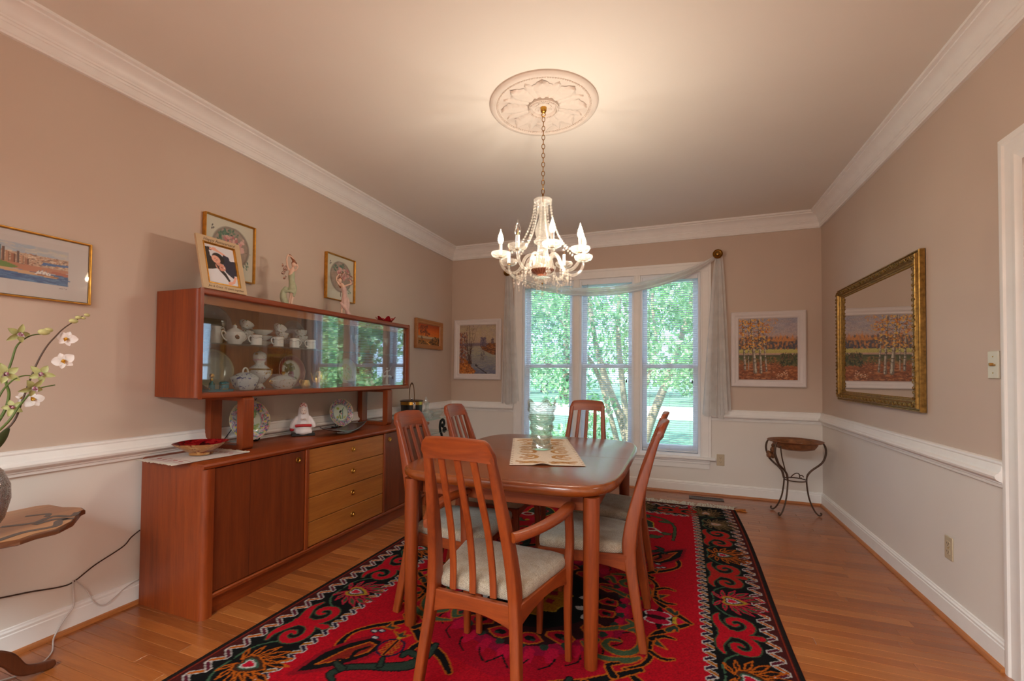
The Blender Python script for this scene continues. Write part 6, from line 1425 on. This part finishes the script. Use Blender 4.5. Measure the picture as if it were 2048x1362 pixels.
def rose_plate(seed, inner):
    def ex(c, R):
        r = random.Random(seed)
        for k in range(430):
            a = r.uniform(0, 2*PI); q = R*r.uniform(.64, .95); c.ell(R+q*math.cos(a), R+q*math.sin(a), R*r.uniform(.025, .055), R*r.uniform(.02, .04), r.choice([(176, 60, 110), (150, 100, 150), (206, 180, 70), (70, 110, 150), (80, 130, 90), (196, 120, 140), (60, 80, 120)]), r.uniform(0, 3))
        c.ell(R, R, R*.61, R*.61, (60, 90, 96)); c.ell(R, R, R*.59, R*.59, (196, 206, 190))
        if inner == 'bird':
            c.stroke([(R*.7, R*.55), (R*.95, R*.95), (R*1.3, R*1.35)], R*.05, (90, 130, 90)); c.stroke([(R*1.1, R*.55), (R*1.2, R*1.2)], R*.06, (70, 110, 110)); c.ell(R*.98, R*1.08, R*.12, R*.06, (50, 40, 50), .6); c.ell(R*.8, R*1.3, R*.12, R*.09, (150, 170, 80)); c.dabs(20, (R*.6, R*1.4, R*.55, R*.8), (R*.05, R*.1), [(150, 160, 80), (180, 160, 60), (90, 130, 110)], (1, 2), .4, .9); c.ell(R*1.05, R*.92, R*.05, R*.05, (190, 70, 90))
        else:
            c.ell(R*.72, R*1.05, R*.07, R*.05, (40, 40, 60)); c.poly([(R*.6, R*.75), (R*.72, R*1.08), (R*.86, R*.75)], (70, 130, 160)); c.poly([(R*.9, R*.85), (R*1.05, R*1.1), (R*1.25, R*.82)], (120, 90, 110)); c.dabs(30, (R*.6, R*1.45, R*.5, R*.75), (R*.05, R*.12), [(120, 160, 90), (150, 170, 110), (80, 130, 120)], (-.4, .4), .5, .9); c.dabs(16, (R*1.0, R*1.4, R*1.1, R*1.45), (R*.05, R*.1), [(150, 180, 120), (110, 150, 110)], (0, PI), .6, .9)
    return lambda R: plain_art(R, [(1, (196, 170, 90)), (.96, (176, 170, 176))], ex)
stand_plate('flower bordered plate with garden figures standing behind the trestle', 2.09, -2.545, .128, rose_plate(1, 'fig')(.128), math.radians(78))
stand_plate('flower bordered plate with a bird standing near the far trestle', 2.905, -2.530, .112, rose_plate(2, 'bird')(.112), math.radians(78))
dl = thing('hooded_doll', 'seated white hooded doll with red sash on a black base', 'doll', (-2.470, 2.462, ZB), math.radians(47))
MB().box(-.075, .075, -.055, .055, 0, .018).obj('base', BLACK, dl, bevel=.003)
DW = plain('doll_white', rgb(226, 216, 216), .6, var=.04)
m = MB(); chain(m, [(0, 0, .024), (0, 0, .06), (0, .002, .10), (0, .004, .15), (0, .004, .185), (0, .004, .21)], [.062, .058, .046, .036, .032, .022], 16); chain(m, [(-.034, 0, .13), (-.060, -.012, .085), (-.070, -.020, .05)], [.016, .022, .020]); chain(m, [(.034, 0, .13), (.060, -.012, .085), (.072, -.014, .055)], [.016, .020, .016]); chain(m, [(-.040, -.028, .03), (.0, -.046, .032), (.050, -.03, .03)], [.022, .024, .020]); remeshed(m, 'robe', DW, dl, .004, 3)
m = MB().ball((0, -.024, .172), .023, 14, 12, sq=(.9, .75, 1.15)); m.obj('face', plain('doll_face', rgb(232, 212, 202), .5), dl, 60); m = MB()
for sx in (-1, 1): m.ball((sx*.008, -.0405, .178), .0022, 6, 4)
m.obj('eye', BLACK, dl, 60); MB().ball((0, -.0415, .158), .0028, 8, 5).obj('mouth', plain('doll_red', rgb(176, 30, 40), .5), dl, 60)
m = MB(); chain(m, [(-.020, -.010, .205), (0, -.016, .222), (.020, -.010, .205)], [.010, .014, .010]); remeshed(m, 'flower_hat', speckled('red_flower_cloth', rgb(200, 150, 150), [rgb(170, 40, 50), rgb(226, 210, 200)], 90, .5, .6), dl, .003, 1)
MB().tube([(-.050, -.044, .072), (0, -.062, .076), (.050, -.044, .072)], .010, 8, flat=1).obj('sash', plain('doll_sash', rgb(182, 34, 40), .6), dl, 60); MB().ball((-.072, -.02, .046), .014, 10, 8).obj('sleeve_lining', plain('doll_sash', rgb(182, 34, 40), .6), dl, 60)
for sx in (-1, 1): MB().ball((sx*.010, -.050, .118), .009, 8, 6, sq=(1, .8, .8)).obj('hand', plain('doll_face', rgb(232, 212, 202), .5), dl, 60)
ty = thing('curved_tray', 'long curved dark tray with upswept corners on a glass foot', 'tray', (-2.300, 2.690, ZB), math.radians(14))
def tray(u, v): a = (u-.5)*2; b = (v-.5)*2; return (b*.075*(1-.10*a*a), a*.225, .016+.034*a*a+.006*b*b+.008*a*b)
m = MB(); nu, nv = 25, 11; top = [tray(i/(nu-1), j/(nv-1)) for j in range(nv) for i in range(nu)]; bot = [(x, y, z-.005) for x, y, z in top]; F = []
for j in range(nv-1):
    for i in range(nu-1): q = (j*nu+i, j*nu+i+1, (j+1)*nu+i+1, (j+1)*nu+i); F.append(q); F.append(tuple(k+nu*nv for k in q[::-1]))
rim = [i for i in range(nu)]+[j*nu+nu-1 for j in range(1, nv)]+[(nv-1)*nu+i for i in range(nu-2, -1, -1)]+[j*nu for j in range(nv-2, 0, -1)]
F += [(rim[k], rim[(k+1) % len(rim)], rim[(k+1) % len(rim)]+nu*nv, rim[k]+nu*nv) for k in range(len(rim))]
m.add(top+bot, F).obj('tray_body', plain('dark_brown_lacquer', rgb(74, 50, 42), .25, var=.2), ty, 40)
MB().tube([top[k] for k in rim], .0030, 6, loop=True).obj('silver_rim', plain('pewter', rgb(150, 146, 146), .3, .9), ty, 60)
MB().prism(rrect(-.035, .035, -.05, .05, .008), 0, .0105).obj('foot', CLR, ty)

# ------------------------------------------------------------------ on the dining table
tr_z = TZ+.0006
def runner():
    w, h = .372, .900; c = Canvas(w, h, .0042, (222, 204, 184)); G_ = (176, 122, 58); G2 = (196, 146, 84)
    for sx in (-1, 1):
        for sy in (-1, 1):
            f = lambda a, b: (w/2+sx*a, h/2+sy*b)
            for P in ([(.03, .40), (.08, .385), (.13, .40)], [(.02, .375), (.07, .36), (.10, .37), (.15, .355)], [(.11, .30), (.06, .27), (.045, .22), (.07, .18), (.12, .17)], [(.13, .25), (.09, .24), (.075, .215), (.10, .20)], [(.12, .10), (.07, .11), (.05, .06), (.07, .02), (.12, .02)], [(.13, .065), (.09, .06)]):
                Q = [tuple(v)[:2] for v in spline([(a, b, 0) for a, b in P], 5)]; c.stroke([f(*q) for q in Q], .022, G_)
                for q in Q[::2]: c.ell(*f(q[0]+random.uniform(-.012, .012), q[1]+random.uniform(-.012, .012)), .009, .006, random.choice((G2, (160, 106, 48))), random.uniform(0, 3))
            c.stroke([f(.15, .14), f(.10, .145), f(.03, .15)], .0045, (130, 104, 70))
    for k in range(34):
        v = (k+.5)*h/34
        for u in (.008, w-.008): c.ell(u, v, .0055, .0055, (120, 74, 44) if k % 2 else (222, 204, 184))
    c.noise(.03); return c
rn = thing('table_runner', 'cream table runner with golden scroll embroidery and notched edges', 'runner', (-.735, 2.560, tr_z), math.radians(18.8))
rc = runner(); NYr = rc.ny
rc.obj('cloth', attr_mat('linen_cloth', .9, .3, 500), lambda U, V: ((U-rc.w/2)*(1+.012*np.sign(np.sin(V*2*PI/.0265))*(np.abs(U-rc.w/2) > rc.w/2-.006)), V-rc.h/2, .0022+.0015*np.abs(np.sin(U*9+V*3))+np.where(V < .02, .010*np.exp(-((U-.16)/.03)**2), 0)), rn)
t = NT('pressed_crystal'); CRYV = glassy('pressed_crystal_glass', (.82, .87, .85), 2.0, 1.3, .06, (.95, .95, .92), .05)
vs = thing('crystal_vase', 'tall clear pressed glass vase with scalloped rim on the runner', 'vase', (-.747, 2.563, tr_z+.0062), .3)
def vw(r, z, a, i):
    k = 1+.075*math.sin(z*2*PI/.056+1.3*math.sin(3*a))+.02*math.cos(6*a+z*60)
    lift = .016*math.cos(5*a)*max(0, (z-.21)/.06)
    return (r*k if r > .012 else r, z+lift)
prof = [(.010, .0), (.052, .0), (.056, .006)]+[(.054+.030*(z/.27)**1.1, z) for z in [.012+.0086*k for k in range(30)]]+[(.088, .274), (.085, .276)]+[(.048+.030*(z/.27)**1.1, z) for z in [.27-.0086*k for k in range(28)]]+[(.010, .022)]
MB().lathe(prof, 72, wob=vw).obj('glass_body', CRYV, vs, 179)

# ------------------------------------------------------------------ glass and iron shelf stand past the buffet, ice bucket, crystal
IRON = plain('black_iron', rgb(24, 22, 22), .5, .4)
EX, EY0, EY1 = -2.425, 3.70, 4.215
et = thing('glass_console', 'small console of glass shelves on black scrolled iron legs', 'console', (EX, (EY0+EY1)/2, 0))
GT = glassy('console_glass', (.82, .93, .90), 1.5, 1.2, .06, (.7, .9, .85))
L2 = (EY1-EY0)/2
for nm, z in (('glass_top', .738), ('glass_shelf', .595), ('glass_shelf', .22)): MB().prism(rrect(-.185, .185, -L2, L2, .02), z, z+.009).obj(nm, GT, et)
def scr(mb, y, s):
    P = [(0, y+s*.02, .004), (0, y+s*.03, .10), (0, y-s*.03, .24), (0, y-s*.05, .40), (0, y+s*.0, .54), (0, y+s*.045, .63), (0, y+s*.03, .70), (0, y-s*.025, .71), (0, y-s*.045, .67), (0, y-s*.01, .645), (0, y+s*.008, .67)]
    for sx in (-.14, .14): mb.tube([(x+sx, b, c) for x, b, c in spline(P, 6)], .016, 8, flat=.7)
    for sx in (-.14, .14):
        for cz, r in ((.60, .030), (.48, .024)): mb.tube([(sx, y-s*(.05+r*math.cos(q)*(1-q/9)), cz+r*math.sin(q)*(1-q/9)) for q in [k*.5 for k in range(12)]], .013, 6)
for y, s in ((-L2+.07, 1), (L2-.07, -1)):
    m = MB(); scr(m, y, s); m.tube([(-.14, y+s*.0, .732), (.14, y, .732)], .006, 6).tube([(-.14, y, .588), (.14, y, .588)], .006, 6).tube([(-.14, y-s*.02, .213), (.14, y-s*.02, .213)], .006, 6); m.obj('scrolled_leg', IRON, et, 60)
ZE = .7478
ib = thing('ice_bucket', 'black ice bucket with brass band and swing handle on the console', 'ice bucket', (-2.440, 3.805, ZE), 2.35)
MB().lathe([(.092, 0), (.098, .004), (.106, .145), (.100, .147)], 36).obj('body', BLACK, ib, 40); MB().lathe([(.1062, .142), (.1085, .144), (.1085, .172), (.106, .174)], 36).obj('brass_band', BRASS, ib, 40)
ld = MB().lathe([(.114, .172), (.115, .180), (.09, .188), (.01, .190)], 36).obj('lid', plain('dark_lid', rgb(60, 40, 30), .3), ib, 40); MB().lathe([(.006, .189), (.010, .197), (.008, .206), (.003, .208)], 14).obj('knob', plain('chrome', rgb(206, 206, 206), .12, 1), ld, 40)
MB().sweep(spline([(.112, 0, .155), (.118, 0, .22), (.090, 0, .31), (.035, 0, .350), (-.035, 0, .350), (-.090, 0, .31), (-.118, 0, .22), (-.112, 0, .155)], 5), rrect(-.014, .014, -.003, .003, .002, 2), up=(0, 1, 0)).obj('handle', plain('tan_leather', rgb(128, 84, 40), .5), ib, 40) if 0 else MB().tube(spline([(.112, 0, .155), (.118, 0, .22), (.090, 0, .31), (.035, 0, .345), (-.035, 0, .345), (-.090, 0, .31), (-.118, 0, .22), (-.112, 0, .155)], 5), .010, 8, flat=.35, up=(0, 1, 0)).obj('handle', plain('tan_leather', rgb(128, 84, 40), .5), ib, 60)
for s in (-1, 1): MB().box(s*.112-.004, s*.112+.004, -.012, .012, .10, .172).obj('hinge_plate', plain('chrome', rgb(206, 206, 206), .12, 1), ib, bevel=.003)
def crystal(label, cat, loc, prof, nm, wob=None): o, b = lathe_thing(nm, label, cat, loc, prof, CLR, 28, None, 'glass_body', wob); return o
crystal('tall pointed crystal decanter on the console', 'decanter', (-2.40, 4.010, ZE), [(.030, 0), (.034, .005), (.030, .05), (.012, .09), (.010, .12), (.016, .13), (.022, .155), (.012, .19), (.003, .215)], 'crystal_decanter', oct_wob(8, .05))
crystal('slim crystal bud vase beside the decanter', 'vase', (-2.44, 4.110, ZE), [(.022, 0), (.024, .004), (.010, .04), (.012, .10), (.020, .15), (.018, .15)], 'bud_vase', oct_wob(6, .05))
crystal('wide cut crystal bowl on the console', 'bowl', (-2.345, 4.125, ZE), [(.034, 0), (.038, .004), (.066, .040), (.078, .062), (.075, .063), (.05, .03)], 'crystal_bowl', oct_wob(14, .04))
crystal('low cut crystal bowl near the ice bucket', 'bowl', (-2.335, 3.930, ZE), [(.030, 0), (.034, .004), (.052, .034), (.058, .055), (.056, .056), (.04, .025)], 'crystal_bowl', oct_wob(12, .04))

# ------------------------------------------------------------------ wrought iron planter stand in the corner
RUST = plain('rusted_bronze', rgb(136, 86, 52), .5, .3, .35, 26); RUSTD = plain('dark_wrought_iron', rgb(84, 60, 46), .5, .4, .25, 40)
PX, PY = .965, 4.575
ps = thing('planter_stand', 'bronze dish planter on three scrolled wrought iron legs', 'plant stand', (PX, PY, 0), math.radians(4))
MB().lathe([(.03, .560), (.10, .562), (.145, .575), (.165, .605), (.170, .622), (.205, .632), (.212, .640), (.205, .643), (.165, .628), (.155, .606), (.135, .585), (.02, .575)], 48, wob=lambda r, z, a, i: (r*(1+.004*math.cos(24*a)), z)).obj('dish', RUST, ps, 40)
st = MB(); r4 = random.Random(6)
for k in range(60): a = r4.uniform(0, 6.28); q = r4.uniform(0, .13); st.ball((q*math.cos(a), q*math.sin(a), .590+r4.random()*.012), r4.uniform(.008, .016), 6, 4, sq=(1, 1, .6))
tag(st.obj('pebbles', speckled('pebble_mix', rgb(150, 120, 96), [rgb(200, 180, 160), rgb(96, 70, 54)], 40, .5, .7), ps, 60), kind='stuff')
for a in (-.05, 2.62, 3.75):
    co, si = math.cos(a), math.sin(a); P = [(.200, .636), (.222, .600), (.228, .54), (.200, .46), (.120, .385), (.088, .33), (.088, .25), (.105, .14), (.140, .05), (.165, .016), (.178, .008), (.190, .014), (.192, .026), (.184, .030)]
    MB().tube([(q.x*co, q.x*si, q.z) for q in spline([(r, 0, z) for r, z in P], 5)], [.0070]*5+[.0085]*20+[.0065]*(len(P)*5-5+1-25), 8).obj('leg', RUSTD, ps, 60)
    if a > 1: MB().tube([(q.x*co, q.x*si, q.z) for q in spline([(.165, 0, .60), (.15, 0, .50), (.105, 0, .36), (.09, 0, .30)], 5)], .005, 7).obj('side_stem', RUSTD, ps, 60)
m = MB(); m.torus((0, 0, .300), .085, .005, 28, 6).tube([(.086*math.cos(q)*.4, .0, .335+.022*math.sin(q*1.4)) for q in [k*.4 for k in range(10)]], .0045, 6); m.tube([(.045+.018*math.cos(q)*(1-q/9), 0, .325+.018*math.sin(q)*(1-q/9)) for q in [k*.5 for k in range(12)]], .0045, 6); m.obj('ring_scroll', RUSTD, ps, 60)
lf = MB()
for k in range(9): a = 2.62+r4.uniform(-.25, .9); q = .185+r4.uniform(-.02, .02); lf.ball((q*math.cos(a), q*math.sin(a), .535+r4.uniform(-.05, .06)), r4.uniform(.014, .024), 6, 4, sq=(1, 1, 1.2))
lf.obj('leaf_cluster', RUST, ps, 60)

# ------------------------------------------------------------------ inlaid side table with orchid vase
SZ = .62
so = [atZ(x, y, SZ) for x, y in ((0, 1085), (40, 1078), (75, 1066), (118, 1056), (146, 1042), (156, 1030), (162, 1022), (171, 1018), (166, 1014), (150, 1013), (128, 1013), (100, 1008), (60, 1008), (0, 1016))]
yc = .80; half = [(p.x, p.y) for p in so]; outl = half+[(x, 2*yc-y) for x, y in half[::-1]]
outl = [(max(x, XL+.05), y) for x, y in outl]
scx = sum(p[0] for p in outl)/len(outl)
sdt = thing('side_table', 'small tilt-top table with scalloped inlaid top beside the wall', 'side table', (scx, yc, 0))
ol = [(x-scx, y-yc) for x, y in outl]
INL = wood('inlay_ground', rgb(150, 96, 54), rgb(176, 118, 70), rgb(190, 134, 84), 'y', .35); WALN = wood('walnut_edge', rgb(70, 38, 22), rgb(96, 54, 30), rgb(112, 66, 38), 'y', .35)
MB().rings([[(x*k, y*k, z) for x, y in ol] for k, z in ((.96, SZ-.024), (1.0, SZ-.020), (1.0, SZ-.006), (.985, SZ-.0012))]).obj('top_edge', WALN, sdt, 40)
MB().prism([(x*.975, y*.975) for x, y in ol], SZ-.001, SZ).obj('inlaid_panel', INL, sdt)
INK2 = wood('ebony_inlay', rgb(44, 30, 26), rgb(60, 42, 36), rgb(74, 54, 46), 'y', .35)
def lace(pts, w, nm='marquetry'): MB().sweep([Vector((x, y, SZ+.0003)) for x, y in [tuple(q)[:2] for q in spline([(a, b, 0) for a, b in pts], 6)]], [(-w, -.0003), (w, -.0003), (w, .0004), (-w, .0004)]).obj(nm, INK2, sdt)
for s in (1, -1):
    lace([(.16, s*.02), (.13, s*.10), (.15, s*.18), (.09, s*.22), (.10, s*.26)], .013); lace([(-.02, s*.10), (.03, s*.17), (.00, s*.24), (.06, s*.27), (.02, s*.31)], .011); lace([(.06, s*.16), (.05, s*.22), (.09, s*.25)], .012); lace([(-.10, s*.20), (-.06, s*.25), (-.02, s*.23)], .009)
PW = wood('walnut_leg', rgb(64, 30, 16), rgb(88, 44, 24), rgb(104, 56, 32), 'z', .35)
MB().lathe([(.05, .10), (.055, .14), (.030, .20), (.024, .30), (.040, .40), (.045, .44), (.026, .50), (.030, .56), (.06, SZ-.026)], 24).obj('pedestal', PW, sdt, 40)
ft = atZ(98, 1337, 0); fx, fy = ft.x-scx, ft.y-yc; fr_ = math.hypot(fx, fy); fa = math.atan2(fy, fx)
for k in range(3):
    a = fa+k*2*PI/3; co, si = math.cos(a), math.sin(a); P = spline([(.03, 0, .145), (.08, 0, .150), (.13, 0, .115), (.17, 0, .055), (.215, 0, .030), (fr_, 0, .016), (fr_+.015, 0, .010)], 5); n = len(P); R = []
    for i, p in enumerate(P):
        hh = float(np.interp(i/(n-1), [0, .3, .7, .9, 1], [.026, .024, .017, .016, .006])); tdir = (P[min(i+1, n-1)]-P[max(0, i-1)]).normalized(); up = Vector((0, 1, 0)).cross(tdir)*-1
        R.append([tuple(Vector(((p+up*b).x*co-aa*si, (p+up*b).x*si+aa*co, max(.0005, (p+up*b).z)))) for aa, b in rrect(-.013, .013, -hh, hh, .008, 3)])
    MB().rings(R).obj('leg', PW, sdt, 50)
VX = -2.27; vp = Vector((VX, .795, SZ+.001))
ov = thing('crackle_vase', 'round silvery crackle glass vase on the inlaid table', 'vase', vp)
t = NT('crackle_silver'); v = t.coord(); vo = t.n('ShaderNodeTexVoronoi', {'Vector': v, 'Scale': 210.}, feature='DISTANCE_TO_EDGE').outputs[0]
CRK = t.done(t.bsdf(color=t.ramp(vo, [(0, rgb(120, 112, 108)), (.12, rgb(196, 190, 188))]), rough=.16, metal=.7, normal=t.bump(vo, .6, .004)).outputs[0])
MB().lathe([(.045, 0), (.050, .006), (.080, .06), (.094, .125), (.092, .175), (.074, .225), (.048, .255), (.040, .268), (.044, .275), (.038, .270), (.034, .255)], 36).obj('body', CRK, ov, 50)
orc = thing('orchid_spray', 'artificial orchid stems with white and green blossoms in the crackle vase', 'flowers', vp+Vector((0, 0, .20)))
ob = orc.location
def op(px, py, dx=0): p = atX(px, py, VX+dx); return p-ob
STG = plain('orchid_stem', rgb(86, 104, 44), .5, var=.2); STB = plain('orchid_stem_dark', rgb(84, 62, 48), .5, var=.2)
b0 = Vector((0, 0, 0))
def ostem(pts, mat, r0=.0055, r1=.0022, dx=0):
    P = spline([b0+Vector((0, 0, .03)), b0+Vector((0, .01, .10))]+[op(x, y, dx) for x, y in pts], 6); n = len(P); MB().tube(P, [r0+(r1-r0)*i/(n-1) for i in range(n)], 7).obj('stem', mat, orc, 60)
ostem([(22, 850), (45, 800), (70, 735), (92, 695), (112, 672), (130, 655), (165, 632)], STB, .004, .002, .02); ostem([(5, 830), (18, 790), (12, 760), (24, 720), (35, 690), (60, 672), (84, 668)], STG, .006, .002, -.03); ostem([(15, 845), (40, 810), (70, 780), (110, 770)], STG, .005, .002, .06); ostem([(-5, 800), (20, 765), (45, 752), (72, 752)], STG, .004, .002, .04)
WPET = plain('white_petal', rgb(226, 214, 208), .5, var=.05, sss=0.0); GPET = plain('green_petal', rgb(176, 176, 116), .5, var=.16, vscale=40); LIPW = speckled('orchid_lip', rgb(214, 196, 196), [rgb(130, 50, 70), rgb(160, 80, 110)], 110, .54, .5); LIPY = plain('yellow_lip', rgb(206, 150, 40), .5, var=.15); BUD = plain('orchid_bud', rgb(196, 190, 130), .5, var=.2, vscale=50)
def petal(mb, M, L, Wd, cup_=.25, tip=1.0):
    nu, nv = 7, 7; vs_ = []
    for j in range(nv):
        for i in range(nu):
            u = i/(nu-1); v = (j/(nv-1)-.5)*2; w = Wd*math.sin(PI*min(.999, (u*.88+.10)))**(.65 if tip >= 1 else .9)
            vs_.append((v*w*.5, -cup_*L*(v*v*.25)-.12*L*math.sin(u*PI), u*L))
    mb.add(vs_, [(j*nu+i, j*nu+i+1, (j+1)*nu+i+1, (j+1)*nu+i) for j in range(nv-1) for i in range(nu-1)], M)
def blossom(px, py, size, kind, rot=0, yaw_=0, dx=0, pit_=0):
    e = bpy.data.objects.new('blossom', MB().ball((0, -.002, 0), .004, 8, 6).mesh('blossom', GPET, 60)); link(e, orc); e.location = op(px, py, dx); e.rotation_euler = (pit_, rot, math.radians(62)+yaw_)
    pm = WPET if kind == 'w' else GPET
    for k, (a, L, Wd) in enumerate(((0, .9, .62), (72, 1.0, 1.0 if kind == 'w' else .55), (-72, 1.0, 1.0 if kind == 'w' else .55), (145, .85, .55), (-145, .85, .55))):
        mb = MB(); petal(mb, Matrix.Rotation(math.radians(a), 4, 'Y'), L*size, Wd*size*(1.0 if kind == 'w' else .9), .3, 1 if kind == 'w' else .8); mb.obj('petal', pm, e, 179)
    mb = MB(); petal(mb, Matrix.Rotation(math.radians(180), 4, 'Y') @ Matrix.Rotation(.9, 4, 'X'), size*.55, size*.42, 1.2); mb.ball((0, -.012, .002), size*.13, 8, 6); mb.obj('lip', LIPY if kind == 'w' else LIPW, e, 179)
blossom(134, 678, .034, 'w', .3, -.2, .02); blossom(128, 722, .036, 'w', -.4, -.1, .03); blossom(66, 800, .032, 'w', 2.6, .3, .02, .4); blossom(45, 795, .022, 'w', 1.2, .3, 0, .3)
blossom(82, 748, .040, 'g', .5, .1, .06); blossom(64, 775, .040, 'g', -.6, .4, .08, .4); blossom(36, 668, .040, 'g', -1.0, .3, -.02, .3); blossom(12, 748, .042, 'g', .9, .2, .03); blossom(26, 815, .034, 'g', 2.2, .2, .04, .3)
for x, y, s in ((147, 642, .013), (157, 635, .010), (166, 636, .008), (174, 630, .009), (88, 664, .016), (97, 660, .012)):
    MB().ball((0, 0, 0), s, 10, 8, sq=(.7, 1.15, .75)).obj('bud', BUD, orc, 60).location = op(x, y, .02)
for P in ([(0, 0, .05), (.02, .05, .12), (.03, .075, .175)], [(0, 0, .05), (.05, -.02, .11), (.09, -.05, .14)]):
    mb = MB(); Q = spline(P, 5); mb.tube(Q, [.006+.012*math.sin(PI*i/(len(Q)-1)) for i in range(len(Q))], 8, flat=.25, up=(1, .3, 0)); mb.obj('leaf', plain('orchid_leaf', rgb(70, 84, 52), .4, var=.2), orc, 60)

# ------------------------------------------------------------------ cords
def cord(name, label, pts, r, mat): o = MB().tube(spline(pts, 8), r, 6).obj(name, mat, None, 60); return tag(o, label, 'cord')
XW = XL+.006
def wp(px, py, off=.0): p = atX(px, py, XW+off); return (p.x, p.y, p.z)
DCORD = plain('brown_cord', rgb(62, 40, 30), .6); WCORD = plain('white_cord', rgb(206, 196, 192), .5)
cord('power_cord', 'brown cord hanging along the wall behind the buffet end', [wp(-60, 1204), wp(0, 1196), wp(60, 1184), wp(120, 1174), wp(148, 1163), wp(190, 1130), wp(245, 1094), wp(262, 1075), wp(280, 1060, .004)], .0032, DCORD)
f1 = atZ(102, 1308, .004); f2 = atZ(60, 1335, .004); f3 = atZ(0, 1362, .004)
cord('power_cord', 'white cord dropping from the wall to the floor by the side table', [wp(146, 1160, .004), wp(147, 1185, .004), wp(147, 1212, .016), wp(128, 1240, .022), wp(108, 1275, .026), (f1.x, f1.y, .006), (f2.x+.02, f2.y, .0045), (f3.x, f3.y, .0045), (f3.x-.1, f3.y-.1, .0045)], .0030, WCORD)
cord('power_cord', 'thin white cord looping low on the wall into the buffet', [wp(151, 1161, .004), wp(172, 1180, .006), wp(190, 1206, .018), wp(208, 1210, .022), wp(228, 1196, .018), wp(250, 1176, .010), wp(280, 1156, .008)], .0022, WCORD)
cord('power_cord', 'black cord slanting down the wall behind the hutch trestle', [wp(513, 797, .004), wp(490, 826, .006), wp(468, 853, .03), wp(446, 882, .045), wp(440, 888, .046)], .0028, BLACK)
print('objects', len(bpy.data.objects))
